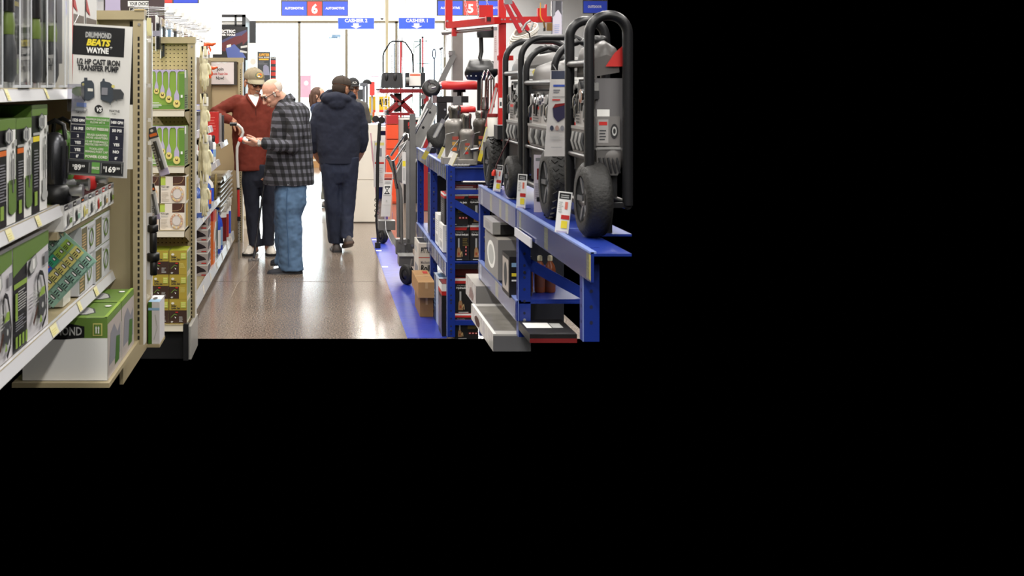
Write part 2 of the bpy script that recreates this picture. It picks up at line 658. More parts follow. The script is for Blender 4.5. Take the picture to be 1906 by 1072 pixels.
def slotted_upright(root, xc, y, z0, z1, w=0.046, d=0.05, name='upright', slot=0.0):
    m = MB()
    m.box(xc - w / 2, xc + w / 2, y, y + d, z0, z1, BEIGE)
    m.box(xc + w / 2 - 0.004, xc + w / 2 + 0.001, y - 0.002, y + d, z0, z1, M('pale_metal_edge', '#dcd9d2', 0.3))  # paler strip along one edge of the upright
    fr = Fr((xc - w / 2, y, z0), (1, 0, 0), (0, 0, 1), w, z1 - z0)
    n = int((z1 - z0 - 0.08) / 0.0254)
    for i in range(n):
        v = 0.02 + i * 0.0254
        m.add([fr.p((w / 2 + a + slot) / w, (v + b) / (z1 - z0), 0.001) for a, b in ((-0.004, 0), (0.004, 0), (0.004, 0.016), (-0.004, 0.016))], [(0, 1, 2, 3)], BEIGE_D)
    m.cyl((xc + 0.002, y, z1 - 0.02), (xc + 0.002, y - 0.004, z1 - 0.02), 0.006, STEEL, n=12)
    return wpart(m, name, root)

# ---------------------------------------------------------------- near shelving run by the left edge
XF = -0.823
SY0, SYM, SY1 = 2.98, 3.85, 4.86
g1 = thing('shelving_unit', 'tall beige shelving unit full of green pump cartons with a slotted end panel', 'shelving unit', (-1.05, 4.2, 0.60))
m = MB()
m.box(-1.36, -0.70, SY1, SY1 + 0.03, 0.60, 1.945, BEIGE)
m.box(-0.765, -0.750, SY1 - 0.003, SY1 + 0.002, 1.56, 1.92, BEIGE_D)  # shadow gap beside the upright, painted as a dark strip
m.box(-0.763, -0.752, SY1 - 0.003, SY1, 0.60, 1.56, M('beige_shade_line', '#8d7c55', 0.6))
wpart(m, 'end_panel', g1)
m = MB()
m.box(-1.36, -0.70, SY1 - 0.045, SY1 + 0.035, 1.925, 1.962, BEIGE)
m.box(-0.74, -0.70, SY1 - 0.05, SY1 + 0.035, 1.962, 1.968, M('top_cap', '#cdb681', 0.45))
wpart(m, 'top_bar', g1)
slotted_upright(g1, -0.723, SY1 - 0.04, 0.60, 1.925)
m = MB()
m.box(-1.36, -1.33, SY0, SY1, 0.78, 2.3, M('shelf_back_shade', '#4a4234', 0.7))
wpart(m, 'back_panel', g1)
for nm, zt, y0, y1, tags, seams in (
        ('shelf', 1.647, SY0, SY1, ((3.16, 0.035), (3.62, 0.03)), ()),
        ('shelf', 1.268, SY0, SYM, ((3.17, 0.06), (3.50, 0.05)), ()),
        ('shelf', 0.899, SY0, SY1, ((3.70, 0.09), (4.12, 0.05), (4.42, 0.06)), (3.79,))):
    m = MB()
    m.box(-1.34, XF - 0.015, y0, y1, zt - 0.032, zt - 0.003, BEIGE)
    sh = wpart(m, nm, g1)
    price_rail(g1, sh, y0, y1, zt, XF, 0.037, tags, seams)
m = MB()
m.box(-1.34, XF - 0.02, SYM, SY1, 1.150, 1.175, BEIGE)
wpart(m, 'shelf', g1)
m = MB()
m.box(-1.06, -0.72, 4.12, SY1, 0.602, 0.618, BEIGE)
wpart(m, 'base_deck', g1)
m = MB()
m.box(-0.812, -0.797, SY1 + 0.03, 5.72, 0.42, 1.96, BEIGE)
m.box(-0.80, -0.735, 5.56, 5.76, 0.425, 0.438, BEIGE)
m.box(-0.80, -0.79, 5.70, 5.72, 0.42, 1.96, M('pale_metal_edge', '#dcd9d2', 0.3))
wpart(m, 'wing_panel', g1)

# --- plastic packs on the top shelf
def blister_pack(y0, y1, h, label, seed):
    t = thing('tool_package', label, 'package', (-0.95, (y0 + y1) / 2, 1.645), 'clear tool packages on the top shelf')
    d = y1 - y0
    m = MB()
    x = -0.90
    m.box(x - 0.004, x, y0 + 0.004, y1 - 0.004, 1.645, 1.645 + h, M('card_back_%d' % (seed % 2), ('#b9bcbf', '#9ea3a6')[seed % 2], 0.5))
    fr = Fr((x, y0, 1.645), (0, 1, 0), (0, 0, 1), d, h)
    m.rect(fr, 0.50, 0.04, 0.94, 0.98, BLACK)
    m.lines(fr, 0.6, 0.9, 0.3, 0.75, 12, GREY, seed=seed)
    m.rect(fr, 0.6, 0.88, 0.9, 0.95, RED)
    m.rect(fr, 0.6, 0.10, 0.86, 0.2, LIME)
    m.rect(fr, 0.58, 0.55, 0.86, 0.58, YELLOW)
    wpart(m, 'card_back', t)
    m = MB()
    yc = y0 + d * 0.28
    m.tube([(x + 0.02, yc, 1.665), (x + 0.022, yc, 1.69), (x + 0.025, yc, 1.76), (x + 0.022, yc, 1.80)], [0.03, 0.042, 0.038, 0.028], M('grey_grip', '#45474a', 0.45), n=14, flat=0.5)
    m.tube([(x + 0.022, yc, 1.80), (x + 0.022, yc, 1.83), (x + 0.022, yc, 1.865)], [0.030, 0.034, 0.024], M('muted_lime_grip', '#74893f', 0.45), n=14, flat=0.5)
    m.tube([(x + 0.022, yc, 1.865), (x + 0.022, yc, 1.94), (x + 0.022, yc, 1.645 + h * 0.93)], [0.032, 0.03, 0.02], BPLAST, n=14, flat=0.5)
    wpart(m, 'tool', t)
    m = MB()
    x1 = x + 0.07
    ys = (y0, y0 + d * 0.05, y0 + d * 0.08, y0 + d * 0.48, y0 + d * 0.52, y1)
    xs = (x, x + 0.012, x1, x1, x + 0.014, x + 0.012)
    prof = list(zip(xs, ys))
    m.rings([[(a, b, z) for a, b in prof] for z in (1.648, 1.645 + h)], CLEAR, caps=False, smooth=False)
    m.add([(a, b, 1.648) for a, b in prof], [tuple(range(6))], CLEAR)
    GLINT = M('painted_glint', '#dfe2e6', 0.15)  # white strips painted as glints along the shell corners
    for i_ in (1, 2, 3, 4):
        m.tube([(xs[i_] + 0.001, ys[i_], 1.648), (xs[i_] + 0.001, ys[i_], 1.645 + h)], 0.0035 if i_ in (1, 4) else 0.0022, GLINT, n=6)
    m.box(x1 - 0.02, x1 + 0.001, ys[2], ys[3], 1.648, 1.656, GLINT)
    wpart(m, 'clear_shell', t)

blister_pack(2.99, 3.275, 0.44, 'clear plastic tool package at the outer end of the top shelf', 2)
blister_pack(3.285, 3.615, 0.45, 'wide clear plastic tool package with a black printed strip, second on the top shelf', 3)
blister_pack(3.63, 3.885, 0.42, 'clear plastic tool package on the top shelf just before the hanging sign', 4)
blister_pack(3.895, 4.03, 0.36, 'narrow clear plastic tool package behind the pump comparison sign', 5)
for k, (y0, y1, c1) in enumerate(((4.05, 4.26, 'second'), (4.275, 4.50, 'third'))):
    m = MB()
    m.box(-1.18, -0.835, y0, y1, 1.648, 2.06, PAPER)
    fr = faces(-1.18, -0.835, y0, y1, 1.648, 2.06)
    m.rect(fr['R'], 0, 0, 0.06, 1, RED if k == 0 else BLACK)
    m.rect(fr['R'], 0.1, 0.1, 0.95, 0.62, M('dim_photo_print', '#7a7068', 0.5))
    m.rect(fr['R'], 0.15, 0.15, 0.5, 0.5, DGREEN)
    m.poly(fr['R'], [(0.06, 0.68), (0.4, 0.64), (0.06, 0.8)], RED)
    m.rect(fr['F'], 0.1, 0.2, 0.9, 0.8, GREY)
    put(m, 'carton', ('white carton with a red edge strip on the top shelf above the hanging sign',
                      'white carton with a black edge strip on the top shelf above the hanging sign')[k], 'carton', 'white cartons on the top shelf')
m = MB()
m.rings([[(-1.1, 4.52, 1.648), (-0.85, 4.52, 1.648), (-0.85, 4.76, 1.648), (-1.1, 4.76, 1.648)],
         [(-1.1, 4.52, 1.82), (-0.83, 4.53, 1.82), (-0.83, 4.76, 1.82), (-1.1, 4.76, 1.82)],
         [(-1.06, 4.54, 1.95), (-0.92, 4.54, 1.95), (-0.90, 4.74, 1.96), (-1.06, 4.74, 1.95)]], M('olive_foil_bag', '#85835c', 0.25, noise=0.3, nscale=30, bump=0.6, bscale=40), smooth=True)
fr = Fr((-0.83, 4.53, 1.66), (0, 1, 0), (0, 0, 1), 0.23, 0.16)
m.rect(fr, 0.3, 0.1, 0.9, 0.9, OFFW)
put(m, 'bag', 'crinkled olive plastic bag at the end of the top shelf beside the beige top bar', 'bag')

# --- tall green, black and white pump cartons on the middle shelf
def tall_pump_carton(y0, y1, ztop, label, wide=False, bar=ORANGE, k=0):
    z0 = 1.272
    m = MB()
    m.box(-1.16, -0.842, y0, y1, z0, ztop, PAPER)
    fr = faces(-1.16, -0.842, y0, y1, z0, ztop)
    R = fr['R']
    R.k = 0
    m.rect(R, 0, 0, 0.5, 1, BLACK)
    m.rect(R, 0.0, 0.90, 1, 1, GREEN)
    m.rect(R, 0.06, 0.66, 0.47, 0.71, bar)
    m.rect(R, 0.06, 0.72, 0.47, 0.745, LGREY)
    m.lines(R, 0.1, 0.46, 0.24, 0.60, 13, GREY, seed=k)
    m.rect(R, 0.12, 0.07, 0.30, 0.2, LIME)
    m.rect(R, 0.55, 0.12, 0.97, 0.42, GREEN) if not wide else m.rect(R, 0.62, 0.14, 0.86, 0.30, LGREY)
    m.disc(R, 0.76, 0.14, 0.2, 0.05, GREEN if not wide else LGREY)
    m.stroke(R, [(0.66, 0.38), (0.68, 0.64), (0.76, 0.70), (0.84, 0.64), (0.84, 0.38)], 0.006, DGREY)
    m.stroke(R, [(0.76, 0.30), (0.76, 0.62)], 0.012, GUN)
    m.rect(R, 0.80, 0.74, 0.95, 0.80, LGREY)
    hexa = [(0.5 + 0.24 * math.sin(a), 0.84 + 0.085 * math.cos(a)) for a in [i * PI / 3 for i in range(6)]]
    m.poly(R, hexa, DGREY)
    m.poly(R, [(0.5 + (a - 0.5) * 0.84, 0.84 + (b - 0.84) * 0.84) for a, b in hexa], LGREY)
    m.rect(R, 0.40, 0.80, 0.47, 0.88, GREY)
    m.rect(R, 0.53, 0.80, 0.60, 0.88, GREY)
    T = fr['T']
    m.rect(T, 0, 0, 1, 1, GREEN)
    m.rect(T, 0.1, 0.2, 0.5, 0.8, DGREEN)
    m.rect(fr['F'], 0, 0, 1, 1, GREEN)
    put(m, 'pump_carton', label, 'carton', 'tall pump cartons on the middle shelf')

tall_pump_carton(2.985, 3.112, 1.56, 'green and white pump carton at the outer end of the middle shelf', k=1)
tall_pump_carton(3.118, 3.312, 1.562, 'black and white pump carton with an orange bar, second on the middle shelf', k=2)
tall_pump_carton(3.316, 3.496, 1.560, 'black and white pump carton with an orange bar, beside the taller yellow-barred one', k=3)
tall_pump_carton(3.50, 3.70, 1.596, 'taller black and white pump carton with a yellow bar on the middle shelf', wide=True, bar=YELLOW, k=4)
m = MB()
m.box(-1.32, -1.17, 3.0, 3.62, 1.272, 1.60, DGREEN)
put(m, 'pump_carton', 'dark green pump carton lying behind the tall pump cartons', 'carton')

# --- big pump cartons on the lower shelf
def big_pump_carton(y0, y1, label, k):
    z0, z1 = 0.902, 1.20
    m = MB()
    m.box(-1.30, -0.846, y0, y1, z0, z1, M('pale_grey_carton', '#d6d3d6', 0.45))
    R = faces(-1.30, -0.846, y0, y1, z0, z1)['R']
    m.rect(R, 0, 0, 0.37, 1, BLACK)
    m.rect(R, 0, 0.86, 1, 1.0, GREEN)
    m.poly(R, [(0.0, 0.72), (0.37, 0.80), (1, 0.86), (1, 0.9), (0, 0.9)], GREEN)
    m.rect(R, 0.02, 0.60, 0.36, 0.65, LIME)
    m.lines(R, 0.12, 0.34, 0.38, 0.58, 8, LGREY, seed=k)
    m.lines(R, 0.05, 0.34, 0.20, 0.34, 6, GREY, seed=k + 3)
    m.rect(R, 0.04, 0.30, 0.10, 0.56, LIME)
    for q in range(4):
        m.rect(R, 0.04 + q * 0.08, 0.04, 0.09 + q * 0.08, 0.15, LIME)
    # silver shield logo and the pump with its tall loop handle
    m.poly(R, [(0.36, 0.72), (0.42, 0.82), (0.56, 0.84), (0.60, 0.72), (0.50, 0.66), (0.40, 0.65)], DGREY)
    m.poly(R, [(0.375, 0.72), (0.43, 0.81), (0.55, 0.83), (0.585, 0.725), (0.5, 0.675), (0.41, 0.665)], LGREY)
    m.rect(R, 0.46, 0.70, 0.52, 0.80, WHITE)
    m.rect(R, 0.80, 0.68, 0.92, 0.80, GREY)
    m.stroke(R, [(0.60, 0.40), (0.58, 0.56), (0.64, 0.63), (0.74, 0.60), (0.80, 0.48), (0.86, 0.30), (0.84, 0.14), (0.72, 0.05)], 0.014, BLACK)
    m.poly(R, [(0.62, 0.38), (0.70, 0.46), (0.80, 0.46), (0.80, 0.38)], LIME)
    m.poly(R, [(0.62, 0.20), (0.62, 0.37), (0.80, 0.38), (0.82, 0.22), (0.74, 0.16)], DGREY)
    m.disc(R, 0.72, 0.28, 0.03, 0.03, LGREY)
    m.poly(R, [(0.62, 0.12), (0.66, 0.20), (0.70, 0.12)], LIME)
    m.stroke(R, [(0.44, 0.16), (0.56, 0.30)], 0.016, BROWN)
    m.lines(R, 0.42, 0.56, 0.34, 0.50, 5, LGREY, seed=k + 9)
    put(m, 'pump_carton', label, 'carton', 'large pump cartons on the lower shelf')

big_pump_carton(2.985, 3.285, 'large white pump carton at the outer end of the lower shelf', 1)
big_pump_carton(3.295, 3.735, 'large white pump carton beside the slanted teal leaflet on the lower shelf', 5)

# --- row of small packets above the lower shelf of the far bay
for k in range(7):
    y0 = SYM + 0.02 + k * 0.137
    y1 = y0 + 0.132
    z0, z1 = 1.176, 1.262
    m = MB()
    m.box(-1.02, -0.826, y0, y1, z0, z1, PAPER)
    fr = faces(-1.02, -0.826, y0, y1, z0, z1)
    R = fr['R']
    m.rect(R, 0, 0.76, 1, 1, LGREY)
    m.rect(R, 0.06, 0.78, 0.46, 0.98, (BLACK, BLACK, BLACK, DGREY, DRED, RED, DRED)[k])
    m.rect(R, 0.12, 0.84, 0.40, 0.90, (LGREY, LGREY, ORANGE, PAPER, PAPER, PAPER, PAPER)[k])
    m.rect(R, 0.55, 0.80, 0.9, 0.94, GREY)
    m.rect(R, 0.0, 0.0, 0.03, 0.76, INK)
    m.poly(R, [(0.42, 0.12), (0.36, 0.5), (0.46, 0.68), (0.56, 0.5), (0.56, 0.16)], (GUN, BLACK, PALEY, DGREY, RED, GUN, BLACK)[k])
    m.rect(R, 0.6, 0.22, 0.9, 0.42, (GREEN, TEAL, PALEY, LGREY, GREEN, TAN, LIME)[k])
    m.rect(R, 0.08, 0.10, 0.26, 0.2, GREY)
    m.lines(R, 0.62, 0.92, 0.48, 0.68, 3, LGREY, seed=k)
    m.rect(fr['T'], 0, 0, 1, 1, BLACK)
    m.rect(fr['T'], 0.3, 0.1, 0.75, 0.8, (GREEN, OFFW, LIME, GREEN, PALEY, GREEN, OFFW)[k])
    cols = ('grey', 'black', 'yellow', 'dark grey', 'red', 'steel', 'slim black')
    put(m, 'product_box', 'small white box picturing a %s part, %s along the row on the short shelf' % (cols[k], ('first', 'second', 'third', 'fourth', 'fifth', 'sixth', 'last')[k]), 'box', 'small boxes on the short shelf')

# --- stacked white hose cartons
def hose_carton(y0, y1, x0, x1, z0, z1, label, kind, grp='white cartons under the short shelf'):
    m = MB()
    m.box(x0, x1, y0, y1, z0, z1, M('cool_white_carton', '#cfd0d4', 0.5))
    fr = faces(x0, x1, y0, y1, z0, z1)
    R, Ff = fr['R'], fr['F']
    if kind == 'side':
        m.lines(Ff, 0.45, 0.92, 0.35, 0.8, 6, GREY, fill=0.2, seed=3)
        m.rect(Ff, 0.35, 0.12, 0.5, 0.24, INK)
        m.rect(Ff, 0.2, 0.42, 0.28, 0.5, GREY)
    m.rect(R, 0.02, 0.04, 0.42, 0.94, M('olive_photo', '#6f6a4e', 0.5))
    m.lines(R, 0.06, 0.36, 0.1, 0.8, 8, TAN, seed=int(y0 * 50))
    m.disc(R, 0.72, 0.5, 0.17, 0.3, GREEN, inner=0.75)
    m.stroke(R, [(0.6, 0.15), (0.8, 0.75)], 0.006, DGREY)
    m.rect(R, 0.5, 0.82, 0.95, 0.9, LGREY)
    m.rect(fr['T'], 0, 0, 1, 1, GREEN)
    put(m, 'hose_carton', label, 'carton', grp)

hose_carton(4.22, 4.48, -1.05, -0.838, 1.035, 1.148, 'white carton with grey text on its plain end, above another by the leaflet', 'side')
hose_carton(4.49, 4.80, -1.05, -0.838, 1.035, 1.152, 'white carton with an olive photo under the short shelf by the end panel', 'x')
hose_carton(4.22, 4.48, -1.05, -0.846, 0.902, 1.032, 'white carton with a dark logo on its end beside the slanted leaflet', 'side')
hose_carton(4.49, 4.80, -1.05, -0.838, 0.902, 1.032, 'green-topped white carton on the lower shelf next to the beige end panel', 'x')
m = MB()
m.box(-0.99, -0.90, 4.0, 4.16, 0.902, 1.0, M('clear_pack_tint', '#9fa6ab', 0.25))
m.box(-0.90, -0.86, 4.02, 4.14, 0.902, 0.99, M('pale_pack', '#d5d3c4', 0.35))
put(m, 'packet', 'small grey and cream packet below the slanted teal leaflet', 'packet')

# --- slanted leaflet
TL, RT, BT = V3((-0.868, 3.95, 1.19)), V3((-0.732, 3.95, 1.068)), V3((-0.878, 3.95, 0.912))
uu = (RT - BT)
vv = (TL - RT)
fr = Fr(BT, uu, vv, uu.length, vv.length * 1.05)
m = MB()
a = fr.p(0, 0), fr.p(1, 0), fr.p(1, 1), fr.p(0, 1)
m.add([q for q in a] + [q + V3((0, 0.002, 0)) for q in a], [(0, 1, 2, 3), (7, 6, 5, 4), (0, 4, 5, 1), (1, 5, 6, 2), (2, 6, 7, 3), (3, 7, 4, 0)], TEAL)
rows = ((0.03, 0.24, TEAL), (0.26, 0.45, PALEY), (0.47, 0.64, None), (0.66, 0.82, TEAL), (0.83, 1.0, OFFW))
for v0, v1, c in rows:
    for i in range(6):
        u0 = i / 6 + 0.01
        u1 = (i + 1) / 6 - 0.005
        cc = c or (ORANGE, ORANGE, BLUE, M('sea_green_print', '#2f9a72', 0.5), LIME, LIME)[i]
        m.rect(fr, u0, v0, u1, v1, cc)
        m.rect(fr, u0 + 0.09, v0 + 0.05, u1 - 0.012, v1 - 0.05, DGREY if cc is not BLUE else ORANGE)
        m.rect(fr, u0 + 0.10, v0 + 0.065, u1 - 0.03, v1 - 0.06, WHITE)
        m.lines(fr, u0 + 0.01, u0 + 0.075, v0 + 0.04, v1 - 0.04, 3, INK, seed=i)
fr.k = 0
put(m, 'leaflet', 'slanted leaflet with rows of teal, yellow and blue squares hanging from the short shelf', 'leaflet')

# --- green pump cartons on the bottom deck
for k, (y0, y1) in enumerate(((4.15, 4.445), (4.455, 4.75))):
    x0, x1, z0, z1 = -1.03, -0.732, 0.62, 0.838
    m = MB()
    m.box(x0, x1, y0, y1, z0, z1, GREEN)
    fr = faces(x0, x1, y0, y1, z0, z1)
    T, Ff, R = fr['T'], fr['F'], fr['R']
    m.poly(T, [(0.42, 0.32), (0.5, 0.2), (0.72, 0.2), (0.8, 0.34), (0.74, 0.6), (0.66, 0.7), (0.46, 0.68), (0.40, 0.5)], DGREY)
    m.poly(T, [(0.44, 0.34), (0.51, 0.23), (0.71, 0.23), (0.78, 0.35), (0.72, 0.58), (0.65, 0.67), (0.47, 0.65), (0.42, 0.5)], LGREY)
    m.rect(T, 0.5, 0.3, 0.56, 0.6, GREY)
    m.rect(T, 0.64, 0.3, 0.68, 0.6, GREY)
    m.disc(T, 0.88, 0.75, 0.04, 0.05, PAPER)
    m.rect(T, 0.05, 0.1, 0.3, 0.5, M('deep_teal_print', '#3c6a5c', 0.5))
    m.rect(T, 0, 0, 1, 0.03, LIME)
    m.rect(T, 0.96, 0, 1.0, 1, LIME)
    m.rect(Ff, 0, 0, 1, 0.68, PAPER)
    m.poly(Ff, [(0.05, 0.69), (0.05, 0.88), (0.3, 0.93), (0.5, 0.93), (0.73, 0.87), (0.73, 0.69), (0.5, 0.66), (0.2, 0.66)], BLACK)
    m.text(Ff, 0.40, 0.73, 0.13, 'DRUMMOND', LGREY, maxw=0.6, bold=0.02)
    m.rect(Ff, 0.83, 0.72, 0.94, 0.92, PALEY)
    m.rect(Ff, 0.84, 0.735, 0.93, 0.905, GREEN)
    for q in (0.862, 0.892):
        m.rect(Ff, q, 0.76, q + 0.014, 0.84, PAPER)
        m.poly(Ff, [(q - 0.006, 0.84), (q + 0.02, 0.84), (q + 0.007, 0.88)], PAPER)
    m.rect(R, 0, 0, 1, 0.9, M('pale_photo_print', '#b3a9a2', 0.4))
    m.poly(R, [(0.1, 0.2), (0.2, 0.7), (0.45, 0.8), (0.7, 0.6), (0.9, 0.7), (0.9, 0.2)], GREY)
    m.poly(R, [(0.5, 0.1), (0.6, 0.55), (0.85, 0.5), (0.8, 0.1)], DGREEN)
    put(m, 'pump_carton', ('green pump carton with a black nameplate on its end, on the bottom deck',
                           'green pump carton on the bottom deck against the beige end panel')[k], 'carton', 'green pump cartons on the bottom deck')

# --- utility pumps standing behind the sign
def utility_pump(x, y, z, label, hc, bc):
    t = thing('utility_pump', label, 'pump', (x, y, z), 'pumps behind the comparison sign')
    m = MB()
    m.lathe([(0.05, 0), (0.055, 0.01), (0.055, 0.05), (0.04, 0.06)], bc, n=24)
    m.build('base', t)
    m = MB()
    m.lathe([(0.035, 0.06), (0.04, 0.07), (0.04, 0.20), (0.028, 0.225), (0.012, 0.235)], hc, n=24)
    for i in range(8):
        a = i * PI / 4
        m.obox((0.042 * math.cos(a), 0.042 * math.sin(a), 0.135), (0.006, 0.004, 0.11), hc, Rz(a))
    m.build('motor_body', t)
    m = MB()
    m.tube([(-0.035, 0, 0.21), (-0.03, 0, 0.26), (0, 0, 0.275), (0.03, 0, 0.26), (0.035, 0, 0.21)], 0.008, BPLAST)
    m.build('handle', t)
    m = MB()
    m.cyl((0.04, 0, 0.04), (0.085, 0, 0.04), 0.018, STEEL)
    m.cyl((0.085, 0, 0.04), (0.095, 0, 0.04), 0.022, STEEL)
    m.build('outlet', t)

utility_pump(-0.873, 3.95, 1.264, 'utility pump with a bright steel body between pump cartons and the hanging sign', M('dark_gun_metal', '#55565a', 0.3, metal=0.8), BPLAST)
utility_pump(-0.90, 4.20, 1.264, 'black and green utility pump hidden partly behind the hanging sign', M('dull_green', '#4f7a2a', 0.4), BPLAST)
utility_pump(-0.885, 4.48, 1.264, 'dark utility pump with a red base under the hanging sign', BPLAST, RED)
m = MB()
for r_, z_ in ((0.10, 1.47), (0.095, 1.485), (0.09, 1.50)):
    m.tube([(-1.02 + r_ * math.cos(a), 4.05 + r_ * 0.3 * math.sin(a), z_ + r_ * 0.6 * math.sin(a)) for a in [i * PI / 10 for i in range(21)]], 0.009, RUBBER, caps=False)
put(m, 'hose_coil', 'coil of black hose hanging behind the pump comparison sign', 'hose')

# --- the pump comparison sign
SG = 562.0
bl, br, tl = PX(128, 325, SG), PX(236, 332, SG), PX(139, 43, SG)
sf = Fr(bl, br - bl, tl - bl, (br - bl).length, (tl - bl).length)
def q(x, y):
    d = PX(x, y, SG) - bl
    return d.dot(sf.u) / sf.w, d.dot(sf.v) / sf.h
m = MB()
a = [sf.p(0, 0), sf.p(1, 0), sf.p(1, 1), sf.p(0, 1)]
m.add(a + [p_ + V3((0, 0.002, 0)) for p_ in a], [(0, 1, 2, 3), (7, 6, 5, 4), (0, 4, 5, 1), (1, 5, 6, 2), (2, 6, 7, 3), (3, 7, 4, 0)], M('sign_card', '#e3e1dc', 0.55))
def qr(x0, y0, x1, y1, mat):
    (u0, v0), (u1, v1) = q(x0, y1), q(x1, y0)
    m.rect(sf, u0, v0, u1, v1, mat)
def qt(x, y, px, txt, mat, maxpx=None, align='c', bold=0.02, slant=0.0):
    u, v = q(x, y)
    m.text(sf, u, v, px / SG / sf.h, txt, mat, align, maxpx / SG / sf.w if maxpx else None, bold, slant)
qr(140, 51, 240, 101, BLACK)
m.poly(sf, [q(x, y) for x, y in ((165, 68), (165, 60), (175, 57), (200, 57), (215, 61), (215, 71), (200, 68), (178, 67))], DGREY)
qt(190, 69.5, 9.5, 'DRUMMOND', LGREY, 48, bold=0.045)
qt(189, 84, 11, 'BEATS', YELLOW, 43, bold=0.055, slant=0.22)
qt(187.5, 98, 10, 'WAYNE', WHITE, 42, bold=0.045)
qt(213, 94, 8, '*', WHITE)
qt(189, 119.5, 9.5, '1/2 HP CAST IRON', INK, 80, bold=0.05)
qt(188, 131, 9.5, 'TRANSFER PUMP', INK, 77, bold=0.05)
# two pictured pumps
GP = M('slate_print', '#39414a', 0.5)
m.poly(sf, [q(x, y) for x, y in ((139, 166), (146, 161), (157, 161), (157, 178), (145, 178), (138, 172))], GREEN)
m.poly(sf, [q(x, y) for x, y in ((156, 153), (162, 150), (162, 144), (168, 144), (168, 149), (176, 149), (180, 155), (180, 180), (170, 186), (158, 184), (155, 178))], GP)
qr(168, 164, 178, 169, OFFW)
qr(149, 178, 151, 181, GP)
qr(161, 185, 163, 188, GP)
m.disc(sf, *q(160, 157), 0.02, 0.009, PALEY)
m.poly(sf, [q(x, y) for x, y in ((192, 152), (196, 149), (197, 145), (200, 145), (201, 150), (210, 152), (216, 158), (216, 184), (210, 190), (192, 184))], GP)
m.poly(sf, [q(x, y) for x, y in ((215, 164), (230, 164), (236, 172), (234, 182), (215, 184))], DGREY)
m.disc(sf, *q(216, 159), 0.03, 0.011, PALEY)
qr(194, 162, 206, 175, GREY)
qr(209, 189, 211, 193, GP)
qr(221, 183, 223, 186, GP)
qr(147, 191, 166, 198, M('slate_blue_print', '#7485b5', 0.5))
m.disc(sf, *q(155, 203), 0.115, 0.013, GREY)
m.disc(sf, *q(155, 203), 0.105, 0.010, LGREY)
qt(155, 210, 3, 'PUMP OUTPUT', INK, 18)
m.disc(sf, *q(188.5, 202), 0.073, 0.029, BLACK)
qt(188.5, 206, 7.5, 'VS', WHITE, 11, bold=0.035, slant=0.15)
qt(217.5, 207, 4.5, 'WAYNE', INK, 20, bold=0.03)
qt(217.5, 211, 2.2, 'PUMP', INK)
rows = (((137, 216.5), 12.5, '1525 GPH', ('MAXIMUM DISCHARGE', 'FLOW AT 0'), '1450 GPH'), ((136.5, 232), 11.5, '56 PSI', ('OUTLET PRESSURE',), '50 PSI'),
        ((136, 245.5), 11, '2', ('BRASS GARDEN', 'HOSE ADAPTERS'), '2'), ((135.5, 258), 11, 'YES', ('1/2 HP THERMALLY', 'PROTECTED MOTOR'), 'YES'),
        ((135, 271), 11, 'YES', ('TOOL-LESS', 'PRIMING PORT CAP'), 'NO'), ((135, 283.5), 9.5, "8'", ('POWER CORD',), "8'"))
for (x, y), h_, a_, mid, b_ in rows:
    qr(x, y, x + 27, y + h_, M('navy_print', '#15172a', 0.5))
    qr(x + 27, y + 0.6, x + 72, y + h_ + 1.4, M('fresh_green_print', '#5e9544', 0.5))
    qr(x + 72, y + 2.5, x + 99, y + h_ + 3.5, M('navy_print', '#15172a', 0.5))
    cy = y + h_ / 2
    qt(x + 14, cy + 2.8, 5, a_, PAPER, 22, bold=0.045)
    qt(x + 85.5, cy + 5.4, 5, b_, PAPER, 22, bold=0.045)
    if len(mid) == 2:
        qt(x + 49.5, cy + 0.3, 3.7, mid[0], OFFW, 42, bold=0.02)
        qt(x + 49.5, cy + 5.6, 3.7, mid[1], OFFW, 42, bold=0.02)
    else:
        qt(x + 49.5, cy + 3.2, 4.6, mid[0], OFFW, 41, bold=0.04)
qr(131, 298, 235, 320.5, DGREY)
qr(133, 299, 171, 317.5, BLACK)
qr(175, 299.5, 191, 319.5, M('fresh_green_print', '#5e9544', 0.5))
qr(193, 302, 233, 320, BLACK)
for xx in (132.2, 170.6, 193.4, 231):
    qr(xx, 300, xx + 0.7, 319, LGREY)
qt(183, 312, 4.5, 'PRICE', OFFW, 13, bold=0.03)
qt(142, 307.5, 4, '$', PAPER)
qt(150, 313.5, 10, '89', PAPER, 13, bold=0.03)
qt(160.5, 309, 4.5, '99', PAPER, 7)
qt(199, 310, 4, '$', PAPER)
qt(211, 316.5, 10, '169', PAPER, 20, bold=0.03)
qt(225, 312, 4.5, '99', PAPER, 7)
qt(135, 323.5, 1.8, '0000', INK, 5)
qt(222, 326.5, 1.7, 'while supplies last', GREY, 26)
m.cyl(PX(137, 46, SG) + V3((0, 0.003, 0)), PX(141, 26, SG) + V3((0, 0.05, 0.0)), 0.0015, STEEL, n=6)
put(m, 'comparison_sign', 'tall white sign comparing two cast iron transfer pumps, hanging from the top shelf', 'sign')
m = MB()
m.box(-0.82, -0.765, 3.90, 3.902, 1.57, 1.66, clear('tag_holder', '#e8e8f0', 0.1, 0.15, 0.5))
put(m, 'tag_holder', 'clear plastic tag holder behind the edge of the pump comparison sign', 'tag holder')
m = MB()
a, b = PX(244, 315, 490), PX(247, 195, 490)
m.box(a.x - 0.02, b.x, a.y, a.y + 0.002, a.z, b.z, OFFW)
put(m, 'sign_card', 'second white card just behind the pump comparison sign', 'sign')
